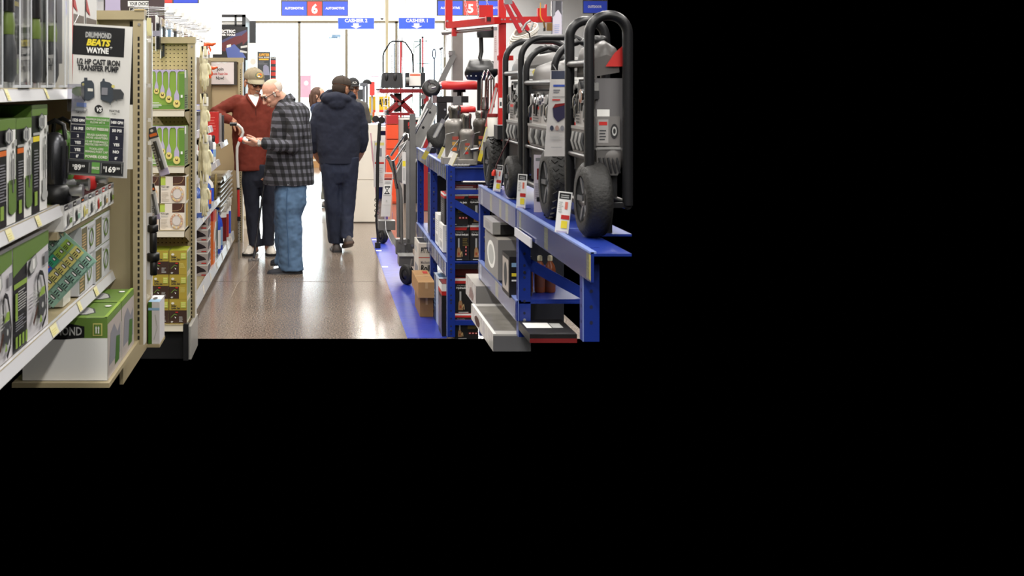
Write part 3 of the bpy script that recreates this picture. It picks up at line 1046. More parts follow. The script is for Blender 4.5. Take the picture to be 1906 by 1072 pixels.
# ---------------------------------------------------------------- pegboard end display and the run of shelving behind it
YE = F / 295.0
ec = thing('end_display', 'beige pegboard end display with bulb cartons and rope light boxes on its shelves', 'display', (-0.95, 7.25, 0.0))
m = MB()
PEG = M('pegboard_enamel', '#c4b283', 0.5)
m.box(-1.09, -0.80, YE, YE + 0.02, 0.0, 1.93, PEG)
fr = Fr((-1.09, YE, 0), (1, 0, 0), (0, 0, 1))
for r_ in range(70):
    for c_ in range(11):
        x, z = 0.018 + c_ * 0.0254, 0.16 + r_ * 0.0254
        hx = [fr.p(x + 0.0038 * math.cos(a), z + 0.0038 * math.sin(a), 0.001) for a in (0, 1.047, 2.094, 3.1416, 4.189, 5.236)]
        m.add(hx, [(0, 1, 2, 3, 4, 5)], BEIGE_D)
wpart(m, 'pegboard', ec)
m = MB()
m.box(-1.09, -0.757, YE - 0.03, YE + 0.03, 1.925, 1.965, BEIGE)
wpart(m, 'top_bar', ec)
slotted_upright(ec, -0.782, YE - 0.025, 0.0, 1.925, 0.05, 0.06)
def bracket_shelf(z, depth, x0=-1.015, x1=-0.795):
    yf = YE - depth
    m = MB()
    m.box(x0, x1, yf, YE, z - 0.012, z, BEIGE)
    m.add([(x1, YE, z), (x1, yf, z), (x1, yf, z - 0.035), (x1 + 0.0, YE, z - 0.11), (x1 + 0.02, YE, z), (x1 + 0.02, YE, z - 0.11)], [(0, 1, 2, 3), (0, 3, 5, 4)], BEIGE)
    sh = wpart(m, 'shelf', ec)
    m = MB()
    m.box(x0, x1 - 0.002, yf - 0.006, yf, z - 0.04, z + 0.002, M('cream_price_strip', '#dcd4c0', 0.5))
    m.box(x0, x1 - 0.002, yf - 0.008, yf - 0.005, z - 0.003, z + 0.004, BEIGE)
    o = wpart(m, 'price_rail', ec)
    o.parent = sh
    o.location = (0, 0, 0)
YS = 7.16
for z in (1.512, 1.170, 0.782):
    bracket_shelf(z, YE - YS, -1.105 if z < 1 else -1.03)
bracket_shelf(0.215, YE - YS + 0.02, -1.0, -0.80)
m = MB()
m.box(-1.09, -0.78, YS + 0.02, YE, 0.0, 0.17, BPLAST)
m.box(-0.80, -0.77, YS - 0.03, YS + 0.03, 0.0, 0.22, BPLAST)
m.box(-0.775, -0.755, YS, YE + 0.1, 0.0, 0.2, M('grey_skirting', '#a3a09a', 0.4))
wpart(m, 'kick_plate', ec)

def bulb_carton(z, label, k):
    x0, x1, h = -1.025, -0.797, 0.242
    m = MB()
    BG = M('bulb_carton_green', '#86a83f', 0.45)
    m.box(x0, x1, YS + 0.005, YS + 0.2, z, z + h, BG)
    fr = faces(x0, x1, YS + 0.005, YS + 0.2, z, z + h)
    Ff = fr['F']
    m.rect(Ff, 0, 0, 0.1, 1, M('soft_lime_print', '#b3c653', 0.45))
    m.poly(Ff, [(0.86, 0), (1, 0), (1, 0.9), (0.86, 0.9)], M('leaf_green_print', '#618c35', 0.45))
    m.rect(Ff, 0, 0, 1, 0.12, M('leaf_green_print', '#618c35', 0.45))
    m.rect(Ff, 0.1, 0.96, 1, 1.0, LILAC)
    for i, (u, vt, vb) in enumerate(((0.26, 0.72, 0.42), (0.42, 0.64, 0.32), (0.59, 0.56, 0.22), (0.80, 0.50, 0.11))):
        sc = 1 + 0.12 * i
        m.poly(Ff, [(u - 0.01, vt), (u + 0.01, vt), (u + 0.02, 0.92), (u + 0.10, 1.0), (u - 0.08, 1.0), (u - 0.02, 0.92)], LILAC)
        m.poly(Ff, [(u - 0.05 * sc, vb + 0.10), (u + 0.05 * sc, vb + 0.10), (u + 0.05 * sc, vt - 0.14), (u + 0.012, vt), (u - 0.012, vt), (u - 0.05 * sc, vt - 0.14)], LILAC)
        m.disc(Ff, u, vb + 0.04, 0.07 * sc, 0.075 * sc, PALEY)
        m.disc(Ff, u, vb + 0.04, 0.058 * sc, 0.063 * sc, M('bulb_glow_print', '#e6d27a', 0.4))
        m.stroke(Ff, [(u - 0.03, vb + 0.08), (u - 0.02, vb + 0.02), (u, vb + 0.05), (u + 0.02, vb + 0.02), (u + 0.03, vb + 0.08)], 0.004, BROWN)
    m.lines(Ff, 0.14, 0.42, 0.06, 0.2, 4, PAPER, fill=0.4, seed=k)
    m.rect(Ff, 0.91, 0.3, 0.96, 0.37, PAPER)
    R = fr['R']
    m.rect(R, 0, 0, 1, 1, M('grey_green_side', '#8a9b74', 0.4))
    m.rect(R, 0.0, 0.8, 0.4, 1, PAPER)
    m.lines(R, 0.1, 0.9, 0.05, 0.4, 6, DGREY, seed=k)
    put(m, 'bulb_carton', label, 'carton', 'green bulb cartons on the end display')

bulb_carton(1.513, 'green carton picturing hanging light bulbs on the top shelf of the pegboard display', 1)
bulb_carton(1.171, 'green carton picturing hanging light bulbs on the second shelf of the pegboard display', 2)

def rope_carton(x0, x1, z, h, label, k):
    m = MB()
    CR = M('rope_carton_cream', '#e3d8c9', 0.5)
    m.box(x0, x1, YS + 0.004, YS + 0.2, z, z + h, CR)
    fr = faces(x0, x1, YS + 0.004, YS + 0.2, z, z + h)
    Ff = fr['F']
    m.rect(Ff, 0.5, 0.66, 1.0, 1.0, BROWN)
    m.stroke(Ff, [(0.5, 0.72), (0.7, 0.73), (0.85, 0.78), (0.93, 0.9), (0.93, 1.0)], 0.002, TAN)
    m.rect(Ff, 0.0, 0.68, 0.2, 0.95, M('soft_lime_print', '#b3c653', 0.45))
    m.rect(Ff, 0.0, 0.95, 0.2, 1.0, M('olive_print', '#8f8a35', 0.5))
    m.text(Ff, 0.04, 0.60, 0.05, 'Rope Light', INK, 'l', 0.32, bold=0.025)
    m.lines(Ff, 0.04, 0.35, 0.5, 0.57, 2, LGREY, fill=0.4, seed=k)
    m.lines(Ff, 0.04, 0.35, 0.08, 0.45, 7, M('faint_text', '#cbbfae', 0.5), fill=0.4, seed=k + 1)
    for r_ in (1.0, 0.88, 0.76):
        m.disc(Ff, 0.68, 0.34, 0.27 * r_, 0.30 * r_, M('rope_print_%d' % int(r_ * 100), {1.0: '#caa98b', 0.88: '#e9d9c4', 0.76: '#d7bda2'}[r_], 0.4), inner=0.9, n=28)
    m.disc(Ff, 0.68, 0.36, 0.16, 0.18, M('rope_core', '#d8cfc8', 0.4), n=24)
    rr = random.Random(k)
    for i in range(16):
        a = i * PI / 8
        m.disc(Ff, 0.68 + 0.215 * math.cos(a), 0.34 + 0.24 * math.sin(a), 0.03, 0.034, rr.choice((M('amber_print', '#e6c47a', 0.4), M('rose_print', '#c9947c', 0.4), OFFW)), n=8)
    R = fr['R']
    m.rect(R, 0, 0, 1, 1, OFFW)
    m.rect(R, 0.3, 0.05, 0.95, 0.95, M('straw_print', '#b3a04f', 0.5))
    m.stroke(R, [(0.4, 0.1), (0.7, 0.4), (0.5, 0.7), (0.8, 0.9)], 0.008, ORANGE)
    put(m, 'rope_light_carton', label, 'carton', 'rope light cartons on the end display')

for r_ in range(2):
    z = 0.783 + r_ * 0.163
    rope_carton(-0.945 + 0.004 * r_, -0.797 + 0.004 * r_, z, 0.161, ('cream rope light carton, lower of the full-faced pair on the pegboard display', 'cream rope light carton, upper of the full-faced pair on the pegboard display')[r_], r_)
    rope_carton(-1.10, -0.952, z, 0.161, ('cream rope light carton half hidden by hanging packs, lower one', 'cream rope light carton half hidden by hanging packs, upper one')[r_], r_ + 5)

def solar_carton(x0, x1, z, h, label, k, alt):
    m = MB()
    KH = M('khaki_carton', '#a89235', 0.5)
    m.box(x0, x1, YS, YS + 0.2, z, z + h, KH)
    fr = faces(x0, x1, YS, YS + 0.2, z, z + h)
    Ff = fr['F']
    DB = M('dark_umber_print', '#3a251b', 0.5)
    if alt:
        m.rect(Ff, 0, 0.02, 0.55, 0.52, DB)
        m.lines(Ff, 0.62, 0.92, 0.3, 0.5, 5, PALEY, fill=0.3, seed=k)
    else:
        m.rect(Ff, 0, 0.02, 1, 0.55, DB)
        m.lines(Ff, 0.56, 0.85, 0.08, 0.32, 5, LGREY, fill=0.35, seed=k)
    m.text(Ff, 0.12, 0.70, 0.08, 'Solar', INK, 'l', 0.3, bold=0.03)
    m.text(Ff, 0.12, 0.60, 0.08, 'Light Set', INK, 'l', 0.5, bold=0.03)
    m.disc(Ff, 0.2, 0.84, 0.09, 0.05, OFFW, n=10)
    m.rect(Ff, 0.66, 0.66, 0.95, 0.90, M('soft_lime_print', '#b3c653', 0.45))
    for i in range(3):
        m.rect(Ff, 0.69, 0.69 + i * 0.07, 0.92, 0.73 + i * 0.07, PALEY)
    m.poly(Ff, [(0.3, 0.3), (0.4, 0.26), (0.36, 0.22)], PAPER)
    m.stroke(Ff, [(0.1, 0.26), (0.3, 0.4), (0.45, 0.36)], 0.004, GREEN)
    m.poly(Ff, [(0.08, 0.08), (0.16, 0.04), (0.24, 0.1), (0.14, 0.12)], LGREY)
    m.rect(Ff, 0.36, 0.46, 0.5, 0.50, RED)
    m.rect(fr['T'], 0, 0, 1, 1, M('olive_lime_top', '#9ea52f', 0.5))
    m.rect(fr['R'], 0, 0, 1, 1, M('carton_side_cream', '#d9d3bf', 0.5))
    m.rect(fr['R'], 0.1, 0.1, 0.9, 0.9, M('grey_green_side', '#8a9b74', 0.4))
    put(m, 'solar_light_carton', label, 'carton', 'solar light cartons on the end display')

hh = 0.147
for r_ in range(3):
    z = 0.217 + r_ * (hh + 0.001)
    rn = ('bottom', 'middle', 'top')[r_]
    solar_carton(-0.990 + 0.003 * (2 - r_) * 0, -0.892, z, hh, 'khaki solar light carton, %s of the stack beside the hanging packs' % rn, r_, False)
    solar_carton(-0.888, -0.782, z, hh, 'khaki solar light carton, %s of the stack next to the slotted upright' % rn, r_ + 4, r_ > 0)

# packs and cards hanging between the two slotted uprights
def hanging_pack(x0, y0, x1, y1, s, wpx, label, head, body, foot, name='hanging_pack'):
    a, b = PX(x0, y0, s), PX(x1, y1, s)
    t = thing(name, label, 'package', (a.x, a.y, b.z))
    ax = (a - b).normalized()
    u = V3((ax.z, 0, -ax.x))
    L = (a - b).length
    w_ = wpx / s
    fr = Fr(b - u * w_ / 2 - V3((0, 0.012, 0)), u, ax, w_, L)
    m = MB()
    Rm = Matrix((u, V3((0, 1, 0)), ax)).transposed()
    m.obox((a + b) / 2, (w_, 0.004, L), PAPER, Rm)
    fr0 = Fr(b - u * w_ / 2 - V3((0, 0.003, 0)), u, ax, w_, L)
    m.rect(fr0, 0, 0.78, 1, 1, head)
    m.rect(fr0, 0.15, 0.82, 0.9, 0.88, ORANGE)
    m.disc(fr0, 0.5, 0.94, 0.16, 0.03, OFFW)
    m.lines(fr0, 0.05, 0.3, 0.2, 0.7, 9, DGREY, seed=4)
    m.rect(fr0, 0.1, 0.0, 1, 0.14, foot)
    wpart(m, 'card', t)
    m = MB()
    c0, c1 = b + ax * L * 0.13 - V3((0, 0.016, 0)), b + ax * L * 0.72 - V3((0, 0.016, 0))
    m.tube([c0, c0.lerp(c1, 0.3), c0.lerp(c1, 0.5), c1], [w_ * 0.2, w_ * 0.2, w_ * 0.17, w_ * 0.17], body, n=12)
    m.obox(c0.lerp(c1, 0.35) - V3((0, w_ * 0.2, 0)), (w_ * 0.12, 0.004, L * 0.05), GREY, Rm)
    wpart(m, 'torch', t)
    m = MB()
    m.obox((a + b) / 2 - ax * L * 0.11 - V3((0, 0.02, 0)), (w_ * 0.8, 0.03, L * 0.76), CLEAR, Rm)
    wpart(m, 'clear_shell', t)

hanging_pack(281, 238, 307, 326, 390, 19, 'black torch in a clear pack with an orange stripe, tilted before a bulb carton', DGREY, BPLAST, LILAC)
hanging_pack(281, 342, 293, 408, 385, 12, 'dark torch in a slim clear pack in front of the rope light cartons', BPLAST, DGREY, LILAC)
m = MB()
for i, (y0, y1, r_) in enumerate(((402, 418, 0.020), (418, 432, 0.026), (432, 470, 0.018), (470, 486, 0.03), (486, 512, 0.018))):
    a, b = PX(284 + 0.4 * i, y1, 400), PX(284 + 0.4 * i, y0, 400)
    m.lathe([(r_ * 0.8, 0), (r_, 0.004), (r_, (b - a).z - 0.004), (r_ * 0.8, (b - a).z)], BPLAST, o=a, n=16)
m.box(-0.798, PX(283, 400, 400).x, F / 400 - 0.01, F / 400, PX(0, 520, 400).z, PX(0, 396, 400).z, RAIL)
put(m, 'lamp', 'black portable lamp hanging beside the solar light cartons', 'lamp')
m = MB()
fr = px_box(m, 276, 297, 562, 640, 395, 0.18, M('pale_grey_carton', '#d6d3d6', 0.45))
m.rect(fr['F'], 0, 0, 0.32, 1, DGREEN)
m.rect(fr['F'], 0.0, 0.8, 1, 0.86, SKYB)
m.rect(fr['T'], 0.0, 0.0, 1, 0.4, SKYB)
m.disc(fr['T'], 0.4, 0.5, 0.2, 0.2, DGREY)
m.stroke(fr['F'], [(0.5, 0.1), (0.8, 0.4), (0.6, 0.7)], 0.004, LGREY)
put(m, 'carton', 'white and green carton with a blue top at the foot of the hanging lamp', 'carton')
m = MB()
a, b = PX(273, 58, 430), PX(281, 33, 430)
m.box(a.x, b.x, a.y, a.y + 0.01, a.z, b.z, M('pale_yellow_foam', '#d8d3a0', 0.6))
m.box(a.x + 0.002, b.x + 0.002, a.y, a.y + 0.01, a.z - 0.02, a.z, M('pale_yellow_foam', '#d8d3a0', 0.6))
put(m, 'hanging_tag', 'pale yellow tag hooked on the slotted post above the pegboard', 'tag')
m = MB()
a, b = PX(281, 67, 310), PX(298, 57, 310)
m.box(a.x, b.x, a.y, a.y + 0.006, a.z, b.z, M('clear_grey_card', '#9a98a6', 0.25))
put(m, 'card_holder', 'small grey card holder standing on the pegboard top bar', 'card holder')
for k, (x, y) in enumerate(((277, 74), (276, 158), (277, 222), (277, 265), (278, 295))):
    m = MB()
    a = PX(x, y, 400)
    m.tube([a + V3((-0.03, 0, 0.004)), a, a + V3((0.01, -0.002, -0.004)), a + V3((0.014, -0.002, 0.006))], 0.0018, STEEL, n=6)
    m.box(a.x - 0.004, a.x + 0.012, a.y - 0.006, a.y - 0.004, a.z - 0.012, a.z + 0.006, PAPER)
    put(m, 'wire_hook', 'small wire hook with a paper tab on the slotted post, %s from the top' % ('first', 'second', 'third', 'fourth', 'fifth')[k], 'hook', 'wire hooks on the slotted post')

# dark poster standing on top of the display
m = MB()
fr = px_box(m, 193, 306, -34, 74, 292, 0.012, M('dark_poster_brown', '#3a302e', 0.5, noise=0.12, nscale=4))
Ff = fr['F']
def pf(x, y):
    return (x - 193) / 113.0, 1 - (y + 34) / 108.0
for x in (203, 217):
    m.poly(Ff, [pf(x - 7, -6), pf(x + 7, -6), pf(x + 7, 12), pf(x + 8, 30), pf(x - 8, 30), pf(x - 7, 12)], LILAC)
m.poly(Ff, [pf(238, 12), pf(279, 12), pf(279, 2), pf(238, 2)][::-1], PAPER)
u, v = pf(258.5, 10)
m.text(Ff, u, v, 6.2 / 108, 'YOUR CHOICE', BLACK, maxw=36 / 113, bold=0.03, slant=0.2)
m.poly(Ff, [pf(241, 42), pf(277, 42), pf(277, 14), pf(241, 14)], OFFW)
m.poly(Ff, [pf(242, 41), pf(276, 41), pf(276, 14.8), pf(242, 14.8)], BLACK)
u, v = pf(259, 22)
m.text(Ff, u, v, 6 / 108, '$27.99', PAPER, maxw=24 / 113, bold=0.03)
m.poly(Ff, [pf(277, 74), pf(306, 74), pf(306, -34), pf(277, -34)], M('plum_print', '#4a3a3c', 0.5))
m.stroke(Ff, [pf(292, 40), pf(294, 26), pf(292, 22)], 0.006, GREY)
put(m, 'poster', 'dark brown poster with a black price box above the pegboard display', 'poster')
# ---------------------------------------------------------------- long run of shelving behind the end display
XR = -0.867
r2 = thing('shelving_unit', 'long beige shelving unit with silver price rails behind the pegboard display', 'shelving unit', (-1.0, 10.0, 0.0))
m = MB()
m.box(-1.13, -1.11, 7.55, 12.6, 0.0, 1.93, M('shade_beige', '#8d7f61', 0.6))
wpart(m, 'back_panel', r2)
m = MB()
m.box(-1.2, -0.78, 12.6, 12.63, 0.0, 1.93, M('end_panel_enamel', '#bda883', 0.5))
wpart(m, 'end_panel', r2)
m = MB()
m.box(-1.2, -0.77, 12.57, 12.64, 1.915, 1.962, BEIGE)
wpart(m, 'top_bar', r2)
slotted_upright(r2, -0.80, 12.56, 0.0, 1.915, 0.05, 0.06)
SILV = M('silver_price_rail', '#cfd3d8', 0.22)
def rail2(parent, y0, y1, zt, h=0.045, x=XR):
    m = MB()
    m.add([(x - 0.012, y0, zt), (x - 0.012, y1, zt), (x, y1, zt - h), (x, y0, zt - h), (x - 0.03, y0, zt), (x - 0.03, y1, zt)], [(0, 3, 2, 1), (4, 0, 1, 5)], SILV)
    fr = Fr((x, y0, zt - h), (0, 1, 0), (-0.012, 0, h), y1 - y0, h)
    for k in range(int((y1 - y0) / 0.6)):
        u = (0.3 + k * 0.6) / (y1 - y0)
        m.rect(fr, u, 0.1, u + 0.09 / (y1 - y0), 0.9, OFFW)
        fr.k = 0
    o = wpart(m, 'price_rail', r2)
    if parent:
        o.parent = parent
        o.location = (0, 0, 0)
for z, y0, y1 in ((0.655, 7.6, 10.75), (0.995, 7.6, 10.75), (1.325, 7.6, 10.0), (1.135, 10.8, 11.7), (0.80, 11.2, 12.1)):
    m = MB()
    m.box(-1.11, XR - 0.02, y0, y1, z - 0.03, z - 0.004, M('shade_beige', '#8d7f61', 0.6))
    sh = wpart(m, 'shelf', r2)
    rail2(sh, y0, y1, z, 0.05)
m = MB()
m.box(-1.11, XR - 0.015, 7.6, 12.55, 0.05, 0.105, BEIGE)
m.box(-1.11, XR - 0.03, 7.6, 12.55, 0.0, 0.05, BPLAST)
bd = wpart(m, 'base_deck', r2)
rail2(bd, 7.6, 12.55, 0.125, 0.085, XR + 0.005)
m = MB()
for i in range(7):
    z = 0.765 - i * 0.045
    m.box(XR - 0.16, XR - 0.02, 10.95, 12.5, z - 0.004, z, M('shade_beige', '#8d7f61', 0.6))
    m.box(XR - 0.024, XR - 0.014, 10.95, 12.5, z - 0.005, z + 0.006, SILV)
wpart(m, 'slat_rack', r2)
m = MB()
m.tube([(-1.09, 7.0, 2.10), (-1.09, 9.9, 2.10)], 0.008, STEEL)
m.tube([(-1.09, 7.0, 2.02), (-1.09, 9.9, 2.02)], 0.006, STEEL)
for y in (7.55, 9.8):
    m.box(-1.10, -1.08, y - 0.01, y + 0.01, 1.9, 2.12, BEIGE)
wpart(m, 'hook_bar', r2)

# merchandise hooks
def wire_hook(y, z, L, label):
    m = MB()
    x = -1.085
    m.tube([(x, y, z), (x + L, y, z + 0.004), (x + L + 0.012, y, z + 0.02)], 0.0028, STEEL, n=6)
    m.tube([(x, y + 0.015, z + 0.03), (x + L, y + 0.012, z + 0.024), (x + L + 0.006, y + 0.004, z + 0.012)], 0.0022, STEEL, n=6)
    m.box(x + L, x + L + 0.02, y - 0.01, y - 0.008, z + 0.006, z + 0.03, PAPER)
    tag(m.build('display_hook'), label, 'hook', 'display hooks above the pegboard display')
ordn = ['first', 'second', 'third', 'fourth', 'fifth', 'sixth', 'seventh', 'eighth', 'ninth', 'tenth', 'eleventh', 'twelfth', 'thirteenth', 'fourteenth', 'fifteenth', 'sixteenth']
for i in range(15):
    wire_hook(7.05 + i * 0.19, 2.10, 0.19 + 0.03 * (i % 2), 'thin steel display hook on the upper bar, %s from the brown poster' % ordn[i])
for i in range(8):
    wire_hook(7.6 + i * 0.28, 2.02, 0.17, 'thin steel display hook on the lower bar, %s from the brown poster' % ordn[i])
def hung_pack(y, h, w, mat, mat2, label):
    m = MB()
    m.box(-0.98, -0.975, y - 0.01, y + w, 2.09 - h, 2.09, PAPER)
    m.box(-0.975, -0.955, y, y + w - 0.01, 2.09 - h * 0.95, 2.09 - h * 0.25, mat)
    m.box(-0.975, -0.965, y - 0.005, y + w - 0.01, 2.09 - h * 0.22, 2.09 - 0.01, mat2)
    xs = [-0.972, -0.952, -0.952, -0.972]
    m.rings([[(-0.974, y - 0.012, z), (-0.945, y - 0.008, z), (-0.945, y + w - 0.01, z), (-0.974, y + w, z)] for z in (2.09 - h, 2.07)], CLEAR, caps=False, smooth=False)
    put(m, 'hung_pack', label, 'package', 'packs hanging from the display hooks')
hung_pack(7.22, 0.22, 0.07, BPLAST, PAPER, 'black pack hanging from the display hooks beside the brown poster')
hung_pack(7.45, 0.26, 0.10, DGREY, M('brass_print', '#b59a5a', 0.35), 'grey pack with a brass top hanging from the display hooks')
hung_pack(7.72, 0.25, 0.14, SKYB, PAPER, 'pale blue clear pack hanging from the display hooks')
hung_pack(8.05, 0.24, 0.10, DGREY, M('brass_print', '#b59a5a', 0.35), 'second grey pack with a brass top, beyond the pale blue pack')
hung_pack(8.35, 0.26, 0.14, PAPER, PAPER, 'white pack hanging from the display hooks')
hung_pack(8.75, 0.24, 0.12, ORANGE, M('brass_print', '#b59a5a', 0.35), 'orange pack hanging from the display hooks above the gloves')
hung_pack(9.15, 0.22, 0.12, BPLAST, PAPER, 'black and white pack hanging at the far end of the hooks')

# work gloves on a clip strip
def glove_mesh():
    m = MB()
    m.ell((0, 0, -0.12), (0.040, 0.016, 0.055), WHITE)
    m.ell((0, 0, -0.06), (0.036, 0.015, 0.05), WHITE)
    m.tube([(0, 0, -0.04), (0, 0, 0.02)], [0.036, 0.028], WHITE, flat=0.45)
    for i, (x, L) in enumerate(((-0.027, 0.085), (-0.009, 0.11), (0.010, 0.105), (0.028, 0.08))):
        m.tube([(x, 0, -0.14), (x * 1.15, -0.006, -0.14 - L * 0.5), (x * 1.2, 0.002, -0.14 - L)], [0.012, 0.0115, 0.009], WHITE)
        m.ell((x * 1.2, 0.002, -0.14 - L), (0.009, 0.009, 0.010), WHITE, nu=10, nv=6)
    m.tube([(0.03, -0.004, -0.09), (0.052, -0.01, -0.12), (0.055, -0.01, -0.155)], [0.014, 0.013, 0.010], WHITE)
    return fuse(m, 0.004, 2, 0.0015, (40, 40, 20))
GLM = M('cream_glove_leather', '#e6dfbc', 0.7, noise=0.06, nscale=20, bump=0.2, bscale=60)
gm = glove_mesh()
GX, GY = -0.742, 7.86
for k, (ztop, tilt, sc) in enumerate(((1.90, 0.0, 1.08), (1.585, 0.04, 1.05), (1.335, -0.05, 1.22), (1.07, 0.03, 1.08))):
    pos = ('top', 'second', 'third', 'lowest')[k]
    t = thing('work_glove', 'cream work glove pair, %s on the clip strip beside the pegboard display' % pos, 'gloves', (GX, GY, ztop), 'work gloves on the clip strip')
    o = mesh_obj('glove', gm, GLM, t, (0.004, -0.012, 0))
    o.rotation_euler = (0, tilt, 0.35)
    o.scale = (sc * 0.6, sc, sc)
    o = mesh_obj('glove', gm, GLM, t, (-0.018, 0.012, 0.0))
    o.rotation_euler = (0, -tilt - 0.06, -0.25)
    o.scale = (sc * 0.55, sc, sc * 1.03)
    m = MB()
    m.box(-0.02, 0.02, -0.008, 0.008, -0.01, 0.022, BPLAST)
    m.box(-0.006, 0.03, -0.03, -0.026, -0.06, 0.0, PAPER)
    m.build('clip', t)
m = MB()
m.box(GX - 0.012, GX - 0.006, GY + 0.03, GY + 0.036, 0.8, 1.97, PAPER)
m.box(GX - 0.045, GX - 0.006, GY + 0.02, GY + 0.036, 1.93, 1.95, PAPER)
put(m, 'clip_strip', 'narrow white clip strip that holds the cream work gloves', 'clip strip')

# orange spring clamps
def spring_clamp(p, label):
    m = MB()
    OR = M('orange_plastic', '#ee5a22', 0.4)
    s_ = 1 / 240.0
    P = lambda x, z: V3((x * s_, 0, z * s_))
    m.tube([P(0, 0), P(6, 2), P(14, 1), P(20, 3)], [0.016, 0.014, 0.012, 0.006], OR)
    m.tube([P(2, 0), P(4, -8), P(8, -16)], [0.017, 0.014, 0.008], OR)
    m.tube([P(8, -2), P(11, -8), P(10, -12)], [0.008, 0.006, 0.004], OR)
    m.ell(P(2, 0), (0.018, 0.016, 0.018), OR)
    m.tube([P(-6, 4), P(0, 2)], [0.014, 0.012], BPLAST)
    tag(m.build('spring_clamp', loc=p), label, 'clamp', 'orange spring clamps beside the gloves')
spring_clamp(PX(380, 84, 262), 'orange plastic clamp with a black jaw, hanging above the work gloves')
spring_clamp(PX(383, 128, 262), 'orange plastic clamp beside the white sign, hanging level with the top glove')

# ------------- small goods
def spray_can(x, y, z, h, r, body, cap, band, label, grp):
    t = thing('spray_can', label, 'spray can', (x, y, z), grp)
    m = MB()
    m.lathe([(r * 0.94, 0), (r, 0.004), (r, h * 0.74), (r * 0.7, h * 0.80), (r * 0.62, h * 0.81)], body, n=18)
    m.lathe([(r * 1.008, h * 0.22), (r * 1.012, h * 0.23), (r * 1.012, h * 0.5), (r * 1.008, h * 0.51)], band, n=18, caps=False)
    m.build('can', t)
    m = MB()
    m.lathe([(r * 0.66, h * 0.80), (r * 0.66, h * 0.95), (r * 0.5, h)], cap, n=16)
    m.build('lid', t)
    return t
def bottle(x, y, z, h, r, body, cap, band, label, grp, name='bottle'):
    t = thing(name, label, 'bottle', (x, y, z), grp)
    m = MB()
    m.lathe([(r * 0.9, 0), (r, 0.006), (r, h * 0.62), (r * 0.85, h * 0.72), (r * 0.38, h * 0.84), (r * 0.38, h * 0.87)], body, n=18)
    m.lathe([(r * 1.01, h * 0.15), (r * 1.015, h * 0.16), (r * 1.015, h * 0.55), (r * 1.01, h * 0.56)], band, n=18, caps=False)
    m.build('bottle_body', t)
    m = MB()
    m.lathe([(r * 0.45, h * 0.86), (r * 0.45, h * 0.98), (r * 0.3, h)], cap, n=14)
    m.build('bottle_cap', t)
    return t
def small_box(x0, x1, y0, y1, z, h, base, acc, label, grp, pic=None, name='small_carton'):
    m = MB()
    m.box(x0, x1, y0, y1, z, z + h, base)
    fr = faces(x0, x1, y0, y1, z, z + h)
    for k_ in ('F', 'R'):
        q_ = fr[k_]
        m.rect(q_, 0, 0.78, 1, 1, acc)
        m.lines(q_, 0.12, 0.8, 0.1, 0.32, 3, LGREY, fill=0.35, seed=int(y0 * 77))
        if pic:
            m.poly(q_, [(0.15, 0.45), (0.5, 0.68), (0.88, 0.58), (0.8, 0.45), (0.5, 0.38)], pic)
    put(m, name, label, 'carton', grp)

XG = -0.93
G3 = 'bottles and cans on the shelf below the red boxes'
specs = [(8.85, BPLAST, PAPER, LGREY, 'black can with a white lid'), (9.0, PAPER, PAPER, DGREY, 'white can with a grey band'), (9.15, RED, BPLAST, YELLOW, 'red can with a yellow band'),
         (9.3, YELLOW, BPLAST, BLACK, 'yellow can with a black band'), (9.45, BPLAST, RED, ORANGE, 'black can with an orange band'), (9.6, M('purple_print', '#4a3f78', 0.4), PAPER, LGREY, 'purple can with a white lid'),
         (9.75, PAPER, RED, RED, 'white can with a red band'), (9.9, STEEL, BPLAST, RED, 'silver can with a red band'), (10.05, GREY, PAPER, BLUE, 'grey can with a blue band'),
         (10.2, BLUE, PAPER, PAPER, 'blue can with a white band'), (10.35, PAPER, BPLAST, SKYB, 'white can with a pale blue band')]
for i, (y, b, c, bd_, lb) in enumerate(specs):
    (spray_can if i % 3 else bottle)(-0.905 - 0.012 * (i % 2), y, 0.992, 0.19 + 0.03 * ((i * 7) % 3), 0.03, b, c, bd_, lb + ' on the middle shelf beyond the gloves', G3)
small_box(-1.0, -0.90, 8.5, 8.72, 0.992, 0.24, BLACK, DGREY, 'black carton on the middle shelf behind the lowest gloves', 'cartons on the middle shelf', GREY)
G4 = 'tall bottles on the lower shelf'
for i, (y, b, c, bd_, lb) in enumerate(((9.05, M('clear_blue', '#4d6bb8', 0.2), PAPER, PAPER, 'blue bottle with a white label'), (9.27, PAPER, BLUE, RED, 'white bottle with a red label and blue cap'), (9.5, SKYB, PAPER, BLUE, 'pale blue bottle with a blue label'),
                                        (9.72, M('clear_blue', '#4d6bb8', 0.2), RED, ORANGE, 'blue bottle with an orange label'), (9.95, PAPER, BLUE, BLUE, 'white bottle with a blue label'))):
    bottle(-0.915, y, 0.651, 0.27, 0.055, b, c, bd_, lb + ' on the lower shelf', G4)
small_box(-1.02, -0.895, 8.62, 8.70, 0.651, 0.25, BLACK, PAPER, 'slim black pack with a white top on the lower shelf', 'slim packs on the lower shelf')
small_box(-1.02, -0.895, 8.76, 8.86, 0.651, 0.24, DGREY, RED, 'slim grey pack with a red top on the lower shelf', 'slim packs on the lower shelf', RED)
m = MB()
m.lathe([(0.0, -0.006), (0.115, -0.006), (0.115, 0.006), (0.0, 0.006)], M('ochre_grinding_disc', '#8f7a3c', 0.7, noise=0.15, nscale=60), R=Matrix.Rotation(PI / 2, 3, 'Y'), n=28, caps=False)
m.cyl((-0.008, 0, 0), (0.009, 0, 0), 0.018, DGREY)
tag(m.build('grinding_disc', loc=(-0.885, 10.45, 0.77)), 'round ochre disc standing at the end of the lower shelf', 'disc')
G5 = 'boxes on the upper short shelf'
